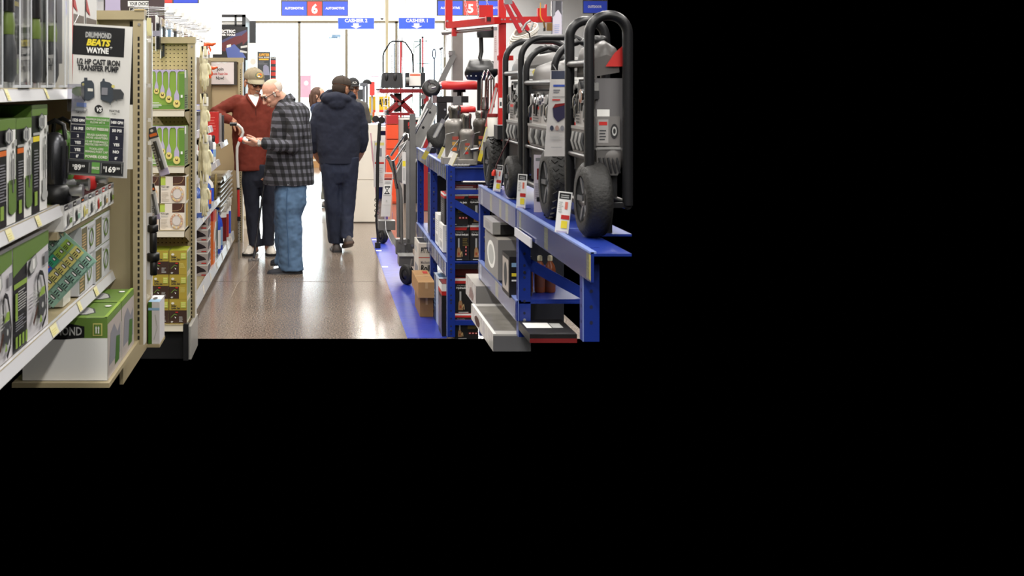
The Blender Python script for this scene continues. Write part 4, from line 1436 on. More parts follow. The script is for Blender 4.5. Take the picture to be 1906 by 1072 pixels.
small_box(-1.0, -0.90, 9.0, 9.28, 1.322, 0.14, GREY, DGREY, 'grey box on the upper shelf beside the gloves', G5)
small_box(-1.0, -0.90, 9.35, 9.6, 1.322, 0.10, DRED, RED, 'dark red box on the upper shelf beside the gloves', G5)
small_box(-1.0, -0.91, 9.66, 9.9, 1.322, 0.18, BLUE, PAPER, 'blue box on the upper shelf under the resting elbow', G5)
G6 = 'tall red cartons by the end panel'
for k, (y0, y1, h) in enumerate(((10.85, 10.99, 0.29), (11.02, 11.14, 0.27), (11.17, 11.29, 0.25))):
    m = MB()
    base = (RED, M('silver_carton', '#a9a6a6', 0.4), DGREY)[k]
    m.box(-1.0, -0.90 + 0.012 * k, y0, y1, 1.131, 1.131 + h, base)
    fr = faces(-1.0, -0.90 + 0.012 * k, y0, y1, 1.131, 1.131 + h)
    m.lines(fr['F'], 0.2, 0.85, 0.45, 0.9, 5, M('pink_print', '#e0716a', 0.5), fill=0.3, seed=k)
    m.disc(fr['F'], 0.6, 0.2, 0.16, 0.07, DGREY)
    put(m, 'carton', ('tall red carton on the short shelf under the resting forearm', 'tall silver carton behind the tall red one', 'dark carton at the far end behind the silver one')[k], 'carton', G6)
# bottom deck
for k in range(5):
    z = 0.106 + k * 0.096
    m = MB()
    m.box(-1.05, -0.886, 9.65, 9.95, z, z + 0.094, M('drill_carton_grey', '#b5adab', 0.5))
    fr = faces(-1.05, -0.886, 9.65, 9.95, z, z + 0.094)
    for k_, o_ in (('F', 0), ('R', 0)):
        q_ = fr[k_]
        m.poly(q_, [(0.1, 0.2), (0.15, 0.75), (0.5, 0.9), (0.85, 0.6), (0.95, 0.4), (0.6, 0.3), (0.4, 0.15)], M('dark_aubergine_print', '#221822', 0.4))
        m.rect(q_, 0, 0.9, 1, 1, PAPER if k < 4 else RED)
        m.rect(q_, 0.7, 0.05, 0.95, 0.15, RED)
    put(m, 'tool_carton', 'grey carton picturing a dark tool, %s of a five-high stack' % ('lowest', 'second lowest', 'middle', 'second highest', 'topmost')[k], 'carton', 'tool cartons on the bottom deck')
small_box(-1.04, -0.882, 10.15, 10.32, 0.106, 0.50, ORANGE, RED, 'tall orange carton on the bottom deck next to the stacked tool cartons', 'tall cartons on the bottom deck', PAPER, 'tool_carton')
small_box(-1.04, -0.884, 10.36, 10.5, 0.106, 0.46, PAPER, ORANGE, 'tall white carton with an orange top on the bottom deck', 'tall cartons on the bottom deck', GREY, 'tool_carton')
small_box(-1.04, -0.884, 10.54, 10.66, 0.106, 0.44, M('forest_print', '#3f5a4e', 0.5), GREY, 'tall dark green carton on the bottom deck', 'tall cartons on the bottom deck', BLACK, 'tool_carton')
for i, (y, b, c, bd_, lb) in enumerate(((10.85, BLUE, BLUE, PAPER, 'blue jug with a white label'), (11.1, BLUE, BLUE, SKYB, 'blue jug with a pale label'))):
    bottle(-0.935, y, 0.106, 0.42, 0.06, b, c, bd_, lb + ' on the bottom deck', 'blue jugs on the bottom deck', 'jug')
for i, (y, b, bd_, lb) in enumerate(((11.5, PAPER, DRED, 'tall white canister with a dark red band, beside the blue jugs'), (11.8, PAPER, RED, 'tall white canister with a red band, middle of its row'), (12.1, PAPER, BLUE, 'tall white canister with a blue band, at the end of its row'))):
    t = thing('canister', lb, 'canister', (-0.935, y, 0.106), 'white canisters on the bottom deck')
    m = MB()
    m.lathe([(0.062, 0), (0.065, 0.005), (0.065, 0.33), (0.06, 0.335)], b, n=20)
    m.lathe([(0.0655, 0.05), (0.066, 0.06), (0.066, 0.27), (0.0655, 0.28)], bd_, n=20, caps=False)
    m.build('canister_body', t)
    m = MB()
    m.lathe([(0.068, 0.335), (0.07, 0.34), (0.07, 0.40), (0.06, 0.415)], OFFW, n=20)
    m.build('canister_lid', t)

# join sign on the end panel
m = MB()
fr = px_box(m, 384, 441, 114.5, 158.5, 175.3, 0.006, M('dark_sign_frame', '#3a342c', 0.5))
Ff = fr['F']
m.rect(Ff, 0.0, 0.04, 0.90, 0.97, M('sign_paper', '#e0d6d4', 0.5))
m.text(Ff, 0.45, 0.62, 0.13, 'Join', INK, maxw=0.24, bold=0.03)
m.text(Ff, 0.45, 0.44, 0.085, 'Inside Track Club', RED, maxw=0.50, bold=0.03)
m.text(Ff, 0.45, 0.24, 0.13, 'Now!', INK, maxw=0.26, bold=0.02)
m.poly(Ff, [(0.3, 0.96), (0.4, 0.9), (0.5, 0.96), (0.6, 0.9), (0.7, 0.97)], WHITE)
put(m, 'sign', 'framed white sign with red and black lettering on the end panel behind the capped man', 'sign')

# tall pole with the curved white handle
SP = 193.0
t = thing('telescopic_pole', 'white and red pole with a curved top and black grip, under the capped man\'s hand', 'pole', PX(443, 451, SP))
L_ = t.location
t.location.z = 0.0
m = MB()
m.tube([PX(428, 231, SP), PX(441, 231, SP)], 0.017, BPLAST, n=14)
wpart(m, 'grip', t)
m = MB()
m.tube([PX(x, y, SP) for x, y in ((436, 231), (444, 233), (450, 239), (452.5, 246), (450, 254), (445, 264), (441.5, 274), (441, 290), (442, 320), (443.5, 350))], 0.0135, M('white_tube', '#d9d6d0', 0.35), n=12)
wpart(m, 'curved_tube', t)
m = MB()
m.tube([PX(443.5, 350, SP), PX(444.5, 410, SP)], 0.0125, RED, n=12)
m.tube([PX(443.5, 349, SP), PX(443.6, 353, SP)], 0.0145, BPLAST, n=12)
m.tube([PX(444.4, 403, SP), PX(444.5, 411, SP)], 0.0155, BPLAST, n=12)
wpart(m, 'red_sleeve', t)
m = MB()
e = PX(445, 448, SP)
m.tube([PX(444.5, 410, SP), V3((e.x, e.y, 0.0))], 0.0115, M('grey_tube', '#8b857a', 0.4), n=12)
for i in range(6):
    p = PX(444.5, 413 + i * 7, SP) - V3((0, 0.0118, 0))
    m.cyl(p, p + V3((0, 0.003, 0)), 0.004, BLACK, n=8)
wpart(m, 'lower_tube', t)

# ---------------------------------------------------------------- behind the shelving, by the back wall
m = MB()
DKF = M('charcoal_frame', '#2c2d30', 0.45)
a, b = PX(400, 101, 62.5), PX(457, 27, 62.5)
zt, zb = b.z, 0.0
for x0, x1, z0, z1 in ((a.x, b.x, zt - 0.08, zt), (a.x, b.x, zt - 0.36, zt - 0.30), (b.x - 0.10, b.x, zb, zt), (a.x, a.x + 0.05, zb, zt)):
    m.box(x0, x1, a.y, a.y + 0.06, z0, z1, DKF)
xm = (a.x + b.x) / 2 + 0.16
m.box(xm - 0.03, xm + 0.03, a.y, a.y + 0.05, zt - 0.33, zt, DKF)
m.box(a.x, b.x, a.y + 0.03, a.y + 0.05, zb, zt - 0.33, DKF)
m.box(a.x, b.x, a.y + 0.7, a.y + 0.72, zb, zt, WHITE)
m.box(a.x, b.x, a.y + 0.06, a.y + 0.65, zt - 0.2, zt - 0.19, LGREY)
m.box(b.x - 0.02, b.x, a.y + 0.06, a.y + 2.2, zb, zt - 0.05, DKF)
put(m, 'display_cabinet', 'tall charcoal framed cabinet against the back wall, behind the drill poster', 'cabinet')

m = MB()
fr = px_box(m, 396, 461, 50, 112, 64, 0.025, M('poster_black', '#17171b', 0.45))
Ff = fr['F']
def pe(x, y):
    return (x - 396) / 65.0, 1 - (y - 50) / 62.0
m.poly(Ff, [pe(413, 75), pe(440, 62), pe(459, 55), pe(459, 70), pe(437, 80), pe(413, 90)], M('slate_violet', '#3d4064', 0.5))
m.poly(Ff, [pe(413, 80), pe(438, 68), pe(448, 66), pe(458, 72), pe(448, 80), pe(430, 88), pe(417, 96), pe(413, 94)], M('maroon_tool', '#5a2226', 0.4))
m.poly(Ff, [pe(450, 66), pe(460, 58), pe(461, 75), pe(452, 84)], M('maroon_tool', '#5a2226', 0.4))
m.poly(Ff, [pe(420, 90), pe(436, 82), pe(452, 98), pe(458, 108), pe(424, 108)], M('denim_print', '#4b5a96', 0.5))
m.poly(Ff, [pe(422, 84), pe(430, 82), pe(430, 87), pe(422, 89)], OFFW)
m.poly(Ff, [pe(448, 86), pe(460, 84), pe(460, 88), pe(448, 90)], LGREY)
m.poly(Ff, [pe(447, 93), pe(460, 96), pe(459, 99), pe(446, 97)], LGREY)
u, v = pe(438, 61)
m.text(Ff, u, v, 5.5 / 62, 'ELECTRIC', WHITE, 'r', 40 / 65, bold=0.035)
u, v = pe(438, 66.5)
m.text(Ff, u, v, 3.6 / 62, 'POWER TOOLS', WHITE, 'r', 40 / 65, bold=0.03)
m.box(-3.2, -3.1, F / 64 + 0.025, F / 64 + 0.06, 0.0, PX(0, 60, 64).z, DKF)
put(m, 'poster', 'black poster with a maroon power tool and white lettering, partly behind the white board', 'poster')

m = MB()
fr = px_box(m, 479.5, 503, 96.5, 160, 118, 0.012, M('poster_charcoal', '#3f4448', 0.5))
Ff = fr['F']
def pj(x, y):
    return (x - 479.5) / 23.5, 1 - (y - 96.5) / 63.5
u, v = pj(491.3, 104.5)
m.text(Ff, u, v, 5 / 63.5, 'JUPITER', M('amber_lettering', '#f0b23a', 0.5), maxw=0.86, bold=0.035, slant=0.15)
u, v = pj(491.3, 108)
m.text(Ff, u, v, 2.3 / 63.5, 'TOOL BOXES', PAPER, maxw=0.9, bold=0.02)
m.poly(Ff, [pj(482, 112), pj(500, 112), pj(500, 109), pj(482, 109)], M('amber_lettering', '#f0b23a', 0.5))
m.lines(Ff, 0.06, 0.8, 0.62, 0.74, 4, GREY, fill=0.3, seed=2)
m.poly(Ff, [pj(490, 140), pj(490, 123), pj(494, 120), pj(500, 124), pj(502, 140)], M('slate_grey_print', '#8b8ca2', 0.5))
m.box(PX(488, 0, 118).x, PX(492, 0, 118).x, F / 118 + 0.012, F / 118 + 0.04, 0.0, PX(0, 110, 118).z, DKF)
put(m, 'poster', 'charcoal poster with an amber headline above the capped man\'s cap', 'poster')
m = MB()
fr = px_box(m, 503.5, 513.5, 105, 155, 117, 0.012, M('poster_charcoal', '#3f4448', 0.5))
Ff = fr['F']
m.text(Ff, 0.5, 0.92, 0.055, 'PLUS', PAPER, maxw=0.8, bold=0.03, slant=0.15)
for v in (0.72, 0.48, 0.28, 0.06):
    m.rect(Ff, 0.06, v, 0.94, v + 0.14, M('tomato_print', '#d8463e', 0.5))
m.box(PX(506, 0, 117).x, PX(509, 0, 117).x, F / 117 + 0.012, F / 117 + 0.04, 0.0, PX(0, 110, 117).z, DKF)
put(m, 'poster', 'narrow poster with red blocks next to the amber headline poster', 'poster')
m = MB()
fr = px_box(m, 461, 481, 80, VY + H * 112, 112, 0.2, WHITE)
m.disc(fr['F'], 0.5, 0.87, 0.25, 0.02, OFFW)
put(m, 'display_pillar', 'plain white display pillar standing between the two dark posters', 'pillar')
m = MB()
a, b = PX(306, 101, 66.7), PX(412.5, -40, 66.7)
m.box(a.x, b.x, a.y, a.y + 0.06, a.z, b.z, M('white_board', '#f3f1ee', 0.6))
put(m, 'sign_board', 'huge plain white board hanging behind the display hooks', 'board')
# ---------------------------------------------------------------- hanging signs
SB = M('sign_blue', '#3f5ae6', 0.5)
SR = M('sign_red', '#ef4a44', 0.5)
SFR = M('sign_frame_dark', '#4b4a44', 0.5)
def hung_sign(x0, x1, y0, y1, s, label, draw, frame=SFR, name='aisle_sign', drop=0.5):
    a, b = PX(x0, y1, s), PX(x1, y0, s)
    t = thing(name, label, 'sign', ((a.x + b.x) / 2, a.y, a.z))
    m = MB()
    m.box(a.x, b.x, a.y, a.y + 0.05, a.z, b.z, frame)
    fr = faces(a.x, b.x, a.y, a.y + 0.05, a.z, b.z)['F']
    fr.k = 2
    def f2(x, y):
        return (x - x0) / (x1 - x0), 1 - (y - y0) / (y1 - y0)
    draw(m, fr, f2, (y1 - y0), (x1 - x0))
    wpart(m, 'board', t)
    m = MB()
    for u in (0.2, 0.8):
        x = a.x + (b.x - a.x) * u
        m.cyl((x, a.y + 0.025, b.z), (x, a.y + 0.025, CEIL), 0.006, STEEL, n=6)
    wpart(m, 'hanger', t)
def R_(m, fr, f2, x0, y0, x1, y1, mat):
    u0, v0 = f2(x0, y1)
    u1, v1 = f2(x1, y0)
    m.rect(fr, u0, v0, u1, v1, mat)
def T_(m, fr, f2, x, y, px, txt, mat, hh, ww, maxpx, bold=0.03):
    u, v = f2(x, y)
    m.text(fr, u, v, px / hh, txt, mat, 'c', maxpx / ww, bold)
def d6(m, fr, f2, hh, ww):
    R_(m, fr, f2, 525, 3, 570.5, 28.5, SB)
    R_(m, fr, f2, 572.5, 3, 599, 28.5, SR)
    R_(m, fr, f2, 601, 3, 647, 28.5, SB)
    T_(m, fr, f2, 547.5, 17.5, 4.3, 'AUTOMOTIVE', WHITE, hh, ww, 35)
    T_(m, fr, f2, 623.5, 17.5, 4.3, 'AUTOMOTIVE', WHITE, hh, ww, 35)
    T_(m, fr, f2, 585.5, 24.5, 16.5, '6', WHITE, hh, ww, 13, 0.04)
hung_sign(523, 648, 0, 29.5, 72, 'blue and red hanging aisle sign numbered six', d6)
def d5(m, fr, f2, hh, ww):
    R_(m, fr, f2, 815, 2, 861, 28, SB)
    R_(m, fr, f2, 863, 2, 889.5, 28, SR)
    R_(m, fr, f2, 891.5, 2, 938, 28, SB)
    T_(m, fr, f2, 838, 16.8, 4.3, 'AUTOMOTIVE', WHITE, hh, ww, 36)
    T_(m, fr, f2, 915, 16.8, 4.3, 'AUTOMOTIVE', WHITE, hh, ww, 36)
    T_(m, fr, f2, 876, 23.5, 15.5, '5', WHITE, hh, ww, 12, 0.04)
hung_sign(813, 940, -1, 29, 72, 'blue and red hanging aisle sign numbered five behind the red steel frame', d5)
def d7(m, fr, f2, hh, ww):
    R_(m, fr, f2, 280, -22, 320.5, 5.5, SR)
    R_(m, fr, f2, 323, -22, 368, 5.5, SB)
hung_sign(240, 370, -24, 6.3, 80, 'hanging aisle sign above the white board with only its lower edge showing', d7)
def do(m, fr, f2, hh, ww):
    R_(m, fr, f2, 1086, 2, 1130, 24, SB)
    T_(m, fr, f2, 1107, 14.5, 4.3, 'OUTDOOR', WHITE, hh, ww, 26)
hung_sign(1084.5, 1131, 0, 25, 72, 'blue hanging sign lettered for outdoor goods above the generators', do)
def dc(txt, x0):
    def d(m, fr, f2, hh, ww):
        R_(m, fr, f2, x0, 33.6, x0 + 67, 53.5, M('cashier_blue', '#3a62ea', 0.5))
        T_(m, fr, f2, x0 + 33.5, 41.3, 6.3, txt, WHITE, hh, ww, 44, 0.035)
        m.poly(fr, [f2(x0 + 28, 43.2), f2(x0 + 28, 48.3), f2(x0 + 23, 48.3), f2(x0 + 33.5, 53.2), f2(x0 + 44, 48.3), f2(x0 + 38.5, 48.3), f2(x0 + 38.5, 43.2)], WHITE)
    return d
hung_sign(629, 696.5, 32.2, 55, 62, 'blue cashier two sign with a white down arrow', dc('CASHIER 2', 629.2), WHITE, 'cashier_sign')
hung_sign(742, 809.5, 31.8, 54.5, 62, 'blue cashier one sign with a white down arrow', dc('CASHIER 1', 742.2), WHITE, 'cashier_sign')
t = thing('security_camera', 'small black dome camera hanging between the two cashier signs', 'camera', PX(711, 36, 66))
m = MB()
p = t.location
m.cyl((p.x, p.y, p.z + 0.05), (p.x, p.y, CEIL), 0.008, WHITE, n=8)
wpart(m, 'rod', t)
m = MB()
m.ell((p.x, p.y, p.z + 0.03), (0.045, 0.045, 0.045), BPLAST)
m.lathe([(0.05, 0.03), (0.05, 0.06), (0.03, 0.075)], WHITE, o=p, n=16)
wpart(m, 'dome', t)

# things out of doors, seen through the glass
m = MB()
a, b = PX(612, 71, 46), PX(634, 64, 46)
m.box(a.x + 0.12, b.x, a.y, a.y + 0.25, a.z + 0.05, b.z, M('grey_lamp_head', '#7c8ea6', 0.4))
m.box(a.x, b.x, a.y + 0.1, a.y + 0.16, a.z, a.z + 0.05, M('grey_lamp_head', '#7c8ea6', 0.4))
m.cyl((b.x, a.y + 0.13, a.z + 0.1), (b.x + 0.6, a.y + 0.13, a.z + 0.14), 0.03, M('white_pole', '#ffffff', 0.5))
m.cyl((b.x + 0.6, a.y + 0.13, -0.05), (b.x + 0.6, a.y + 0.13, a.z + 0.2), 0.04, M('white_pole', '#ffffff', 0.5))
put(m, 'street_lamp', 'grey lamp head outside the shop window below the cashier two sign', 'lamp')
PK = M('glare_pink_banner', '#e59aa8', 0.7)  # red banner; its bleaching by outdoor glare is put into the pink
m = MB()
fr = px_box(m, 559, 579, 140, 182, 45, 0.03, PK)
m.disc(fr['F'], 0.55, 0.65, 0.2, 0.1, WHITE)
a, b = PX(577, 182, 45), PX(578, 140, 45)
m.box(a.x, b.x, a.y + 0.03, a.y + 0.08, -0.05, b.z + 0.1, M('white_pole', '#ffffff', 0.5))
put(m, 'banner', 'pale pink banner on a post outside the window beside the mullion', 'banner')
for k, (x0, x1, y0, y1, c, lb) in enumerate(((527, 533, 96, 124, '#fbe4e8', 'faint pink notice stuck on the window glass above the plaid man'), (544, 550, 107, 116, '#dfe0f8', 'faint lilac notice stuck on the window beside the mullion'),
                                            (678, 685, 126, 133, '#e3cfe0', 'small lilac notice on the window glass above the checkout'), (690, 706, 141, 144, '#f3b4c4', 'thin pink lettered strip on the window above the checkout'))):
    m = MB()
    px_box(m, x0, x1, y0, y1, 57.85, 0.004, M('notice_%d' % k, c, 0.6))
    put(m, 'notice', lb, 'notice', 'notices on the window glass')
# ---------------------------------------------------------------- people
def skin(name, col):
    m = M(name, col, 0.5, noise=0.07, nscale=40, spec=0.4)
    m.node_tree.nodes['Principled BSDF'].inputs['Subsurface Weight'].default_value = 0.08
    m.node_tree.nodes['Principled BSDF'].inputs['Subsurface Radius'].default_value = (0.01, 0.004, 0.002)
    return m

def plaid_material():
    m = bpy.data.materials.new('grey_black_plaid')
    m.use_nodes = True
    nt = m.node_tree
    b = nt.nodes['Principled BSDF']
    b.inputs['Roughness'].default_value = 0.85
    tc = nt.nodes.new('ShaderNodeTexCoord')
    sx = nt.nodes.new('ShaderNodeSeparateXYZ')
    nt.links.new(tc.outputs['Object'], sx.inputs[0])
    def math_(op, a, bb=None):
        n = nt.nodes.new('ShaderNodeMath')
        n.operation = op
        for k, q_ in enumerate((a, bb)):
            if q_ is None:
                continue
            if isinstance(q_, (int, float)):
                n.inputs[k].default_value = q_
            else:
                nt.links.new(q_, n.inputs[k])
        return n.outputs[0]
    u = math_('ADD', sx.outputs[0], math_('MULTIPLY', sx.outputs[1], 0.7))
    u = math_('ADD', u, math_('MULTIPLY', sx.outputs[2], 0.10))
    v = sx.outputs[2]
    def stripe(q_, per):
        f_ = math_('FRACT', math_('MULTIPLY', q_, 1.0 / per))
        return math_('GREATER_THAN', f_, 0.5)
    s_ = math_('ADD', stripe(u, 0.062), stripe(v, 0.066))
    r = nt.nodes.new('ShaderNodeValToRGB')
    r.color_ramp.interpolation = 'CONSTANT'
    e = r.color_ramp.elements
    e[0].position, e[0].color = 0.0, rgb('#141417')
    e[1].position, e[1].color = 0.25, rgb('#323237')
    q_ = r.color_ramp.elements.new(0.75)
    q_.color = rgb('#62626b')
    nt.links.new(math_('MULTIPLY', s_, 0.5), r.inputs[0])
    nt.links.new(r.outputs[0], b.inputs['Base Color'])
    return m

def limb(mb, pts, mat, n=18):
    """tapered limb through (point, radius) pairs with rounded joints"""
    mb.tube([p for p, r in pts], [r for p, r in pts], mat, n=n)
    for p, r in pts:
        mb.ell(p, (r, r, r), mat, nu=16, nv=10)

def trunk(mb, rs, mat, n=28, grow=0.0):
    out = []
    for c, rx, ry in rs:
        out.append([c + V3(((rx + grow) * math.copysign(abs(math.cos(a)) ** 0.85, math.cos(a)), (ry + grow) * math.copysign(abs(math.sin(a)) ** 0.85, math.sin(a)), 0)) for a in [2 * PI * j / n for j in range(n)]])
    mb.rings(out, mat)

def hand(mb, w, d, n, thumb, curl, mat, sc=1.0, spread=0.0):
    d, n = V3(d).normalized(), V3(n).normalized()
    n = (n - d * n.dot(d)).normalized()
    lat = d.cross(n) * thumb
    R = Matrix((d, lat, n)).transposed()
    mb.ell(w + d * 0.048 * sc, (0.056 * sc, 0.041 * sc, 0.017 * sc), mat, R)
    mb.ell(w + d * 0.075 * sc, (0.026 * sc, 0.040 * sc, 0.014 * sc), mat, R)
    mb.tube([w - d * 0.03, w + d * 0.03], [0.026 * sc, 0.03 * sc], mat, flat=0.75)
    for i, (o_, L) in enumerate(((0.030, 0.074), (0.010, 0.084), (-0.010, 0.078), (-0.029, 0.060))):
        p = w + d * (0.092 - 0.004 * abs(i - 1)) * sc + lat * o_ * sc
        pts, a = [p - d * 0.02], 0.0
        pts.append(p)
        for k, fr_ in enumerate((0.45, 0.32, 0.23)):
            a += curl * (0.8, 1.0, 0.7)[k] * (1 + 0.06 * i)
            dd = d * math.cos(a) + n * math.sin(a) + lat * (spread * o_ * 6)
            p = p + dd.normalized() * (L * fr_ * sc)
            pts.append(p)
        rr = [0.0095 * sc, 0.0098 * sc, 0.0092 * sc, 0.0085 * sc, 0.0072 * sc]
        mb.tube(pts, rr, mat, n=10)
        for q_, r_ in zip(pts[1:], rr[1:]):
            mb.ell(q_, (r_, r_, r_), mat, nu=10, nv=6)
    p = w + d * 0.028 * sc + lat * 0.03 * sc
    d1 = (d * 0.62 + lat * 0.72 + n * 0.28).normalized()
    d2 = (d * 0.92 + lat * 0.15 + n * 0.45).normalized()
    pts = [p - d1 * 0.01, p + d1 * 0.035 * sc, p + d1 * 0.035 * sc + d2 * 0.03 * sc, p + d1 * 0.035 * sc + d2 * 0.055 * sc]
    rr = [0.015 * sc, 0.0125 * sc, 0.0108 * sc, 0.0085 * sc]
    mb.tube(pts, rr, mat, n=10)
    for q_, r_ in zip(pts, rr):
        mb.ell(q_, (r_, r_, r_), mat, nu=10, nv=6)

class Head:
    def __init__(s, c, yaw, pitch, roll=0.0, sc=1.0):
        s.c, s.sc = V3(c), sc
        s.R = Matrix.Rotation(yaw, 3, 'Z') @ Matrix.Rotation(roll, 3, 'Y') @ Matrix.Rotation(pitch, 3, 'X')
    def p(s, x, y, z):
        return s.c + s.R @ (V3((x, y, z)) * s.sc)
    def shape(s, mb, mat, jaw=1.0):
        E = lambda c, r: mb.ell(s.p(*c), [q_ * s.sc for q_ in r], mat, s.R)
        E((0, 0.014, 0.036), (0.077, 0.096, 0.084))
        E((0, -0.022, -0.010), (0.066, 0.074, 0.078))
        E((0, -0.026, -0.062), (0.054 * jaw, 0.062, 0.052))
        E((0, -0.056, -0.096), (0.026 * jaw, 0.026, 0.020))
        E((0, -0.088, 0.022), (0.050, 0.014, 0.010))
        for sg in (-1, 1):
            E((sg * 0.036, -0.074, -0.030), (0.022, 0.018, 0.020))
            E((sg * 0.079, 0.012, -0.012), (0.009, 0.021, 0.034))
            E((sg * 0.082, 0.016, 0.004), (0.008, 0.018, 0.016))
        mb.tube([s.p(0, -0.090, 0.012), s.p(0, -0.104, -0.018), s.p(0, -0.116, -0.038)], [0.009 * s.sc, 0.011 * s.sc, 0.013 * s.sc], mat)
        E((0, -0.116, -0.040), (0.014, 0.013, 0.011))
        for sg in (-1, 1):
            E((sg * 0.012, -0.104, -0.043), (0.009, 0.011, 0.008))
        E((0, -0.090, -0.069), (0.024, 0.010, 0.008))
        E((0, -0.089, -0.079), (0.020, 0.010, 0.007))
    def details(s, root, mouth=True, brow='#8a7a6c'):
        off = root.location
        for sg in (-1, 1):
            m = MB()
            m.ell(s.p(sg * 0.031, -0.080, 0.002), [0.0125 * s.sc] * 3, M('eye_white', '#e8e4de', 0.2), s.R, 14, 9)
            m.ell(s.p(sg * 0.031, -0.0905, 0.001), [0.0055 * s.sc, 0.003 * s.sc, 0.0055 * s.sc], M('eye_iris', '#3a2c22', 0.2), s.R, 10, 6)
            m.build('eye', root)
            m = MB()
            m.tube([s.p(sg * 0.014, -0.098, 0.022), s.p(sg * 0.034, -0.099, 0.028), s.p(sg * 0.052, -0.086, 0.021)], [0.004, 0.005, 0.003], M('brow' + brow, brow, 0.8), flat=0.7)
            m.build('eyebrow', root)
        if mouth:
            m = MB()
            m.tube([s.p(-0.022, -0.094, -0.074), s.p(0, -0.1005, -0.0735), s.p(0.022, -0.094, -0.074)], [0.002, 0.0035, 0.002], M('lip', '#9a5a50', 0.5), flat=0.8)
            m.build('mouth', root)
    def glasses(s, root, mat, w=0.0021):
        m = MB()
        for sg in (-1, 1):
            ring = [s.p(sg * 0.033 + 0.024 * math.cos(a), -0.106 + 0.008 * abs(math.cos(a)), 0.000 + 0.017 * math.sin(a)) for a in [i * PI / 9 for i in range(19)]]
            m.tube(ring, w, mat, n=6, caps=False)
            m.tube([s.p(sg * 0.057, -0.100, 0.006), s.p(sg * 0.078, -0.05, 0.008), s.p(sg * 0.086, 0.010, 0.008), s.p(sg * 0.084, 0.028, -0.010)], w * 1.15, mat, n=6)
        m.tube([s.p(-0.010, -0.106, 0.004), s.p(0, -0.112, 0.007), s.p(0.010, -0.106, 0.004)], w, mat, n=6)
        g = m.build('glasses', root)
        m = MB()
        for sg in (-1, 1):
            m.add([s.p(sg * 0.033 + 0.023 * math.cos(a), -0.105 + 0.008 * abs(math.cos(a)), 0.016 * math.sin(a)) for a in [i * PI / 8 for i in range(16)]], [tuple(range(16))], clear('lens', '#c9ccd0', 0.03, 0.1, 0.5))
        m.build('lens', g)
    def cap(s, root, crown, brim, emblem=None, letters=None, brim_drop=0.0):
        m = MB()
        c0 = s.p(0, 0.012, 0.052)
        m.ell(c0, (0.089 * s.sc, 0.107 * s.sc, 0.082 * s.sc), crown, s.R, 28, 18, keep=lambda q_: q_.z > -0.012)
        m.ell(c0, (0.086 * s.sc, 0.104 * s.sc, 0.079 * s.sc), crown, s.R, 28, 18, keep=lambda q_: q_.z > -0.012)
        m.ell(s.p(0, 0.012, 0.136), (0.008, 0.008, 0.006), brim, s.R, 10, 6)
        for k in range(6):
            a = k * PI / 3 + 0.5
            pts = [s.p(0.0905 * math.cos(a) * math.cos(t), 0.012 + 0.1085 * math.sin(a) * math.cos(t), 0.052 + 0.083 * math.sin(t)) for t in (0.0, 0.4, 0.8, 1.2, 1.5)]
            m.tube(pts, 0.0016, brim, n=5)
        cp = m.build('cap', root)
        m = MB()
        rows = []
        for i in range(13):
            a = -PI * 0.86 + PI * 0.72 * i / 12
            x = 0.088 * math.cos(a)
            y0 = 0.012 + 0.106 * math.sin(a)
            ext = 0.075 * (math.sin(PI * (i / 12)) ** 0.6)
            dz = -0.02 * (x / 0.088) ** 2
            rows.append((s.p(x, y0 + 0.004, 0.043 + dz * 0.4), s.p(x * 0.98, y0 - ext, 0.030 + dz - brim_drop)))
        up = s.R @ V3((0, 0, 0.005))
        vs = [q_ for r_ in rows for q_ in r_] + [q_ + up for r_ in rows for q_ in r_]
        nn = len(rows) * 2
        fs = []
        for i in range(12):
            a, b, c_, d = 2 * i, 2 * i + 1, 2 * i + 3, 2 * i + 2
            fs += [(a, b, c_, d), (nn + d, nn + c_, nn + b, nn + a), (b, nn + b, nn + c_, c_)]
        m.add(vs, fs, brim, True)
        m.build('brim', cp)
        if emblem:
            m = MB()
            for (u, v, ru, rv, mat) in emblem:
                pts = []
                for a in [i * PI / 8 for i in range(16)]:
                    th, ph = u + ru * math.cos(a), v + rv * math.sin(a)
                    k = 1.012 + 0.004 * emblem.index((u, v, ru, rv, mat))
                    pts.append(s.p(0.089 * k * math.sin(th) * math.cos(ph), 0.012 - 0.107 * k * math.cos(th) * math.cos(ph), 0.052 + 0.082 * k * math.sin(ph)))
                m.add(pts, [tuple(range(16))], mat)
            m.build('emblem', cp)
        return cp

def person(label, s_, cx, group=None, depth=0.0):
    gy = VY + H * s_
    loc = V3(((cx - VX) / s_, F / s_, 0.0))
    t = thing('person', label, 'person', loc, group)
    def P(x, y, d=0.0):
        return V3(((x - cx) / s_, d, (gy - y) / s_))
    return t, P

def wear(t, name, mb, mat, voxel=0.008, smooth=5, wrinkle=0.006, wscale=(16, 16, 7), seed=0.0):
    return mesh_obj(name, fuse(mb, voxel, smooth, wrinkle, wscale, seed), mat, t)

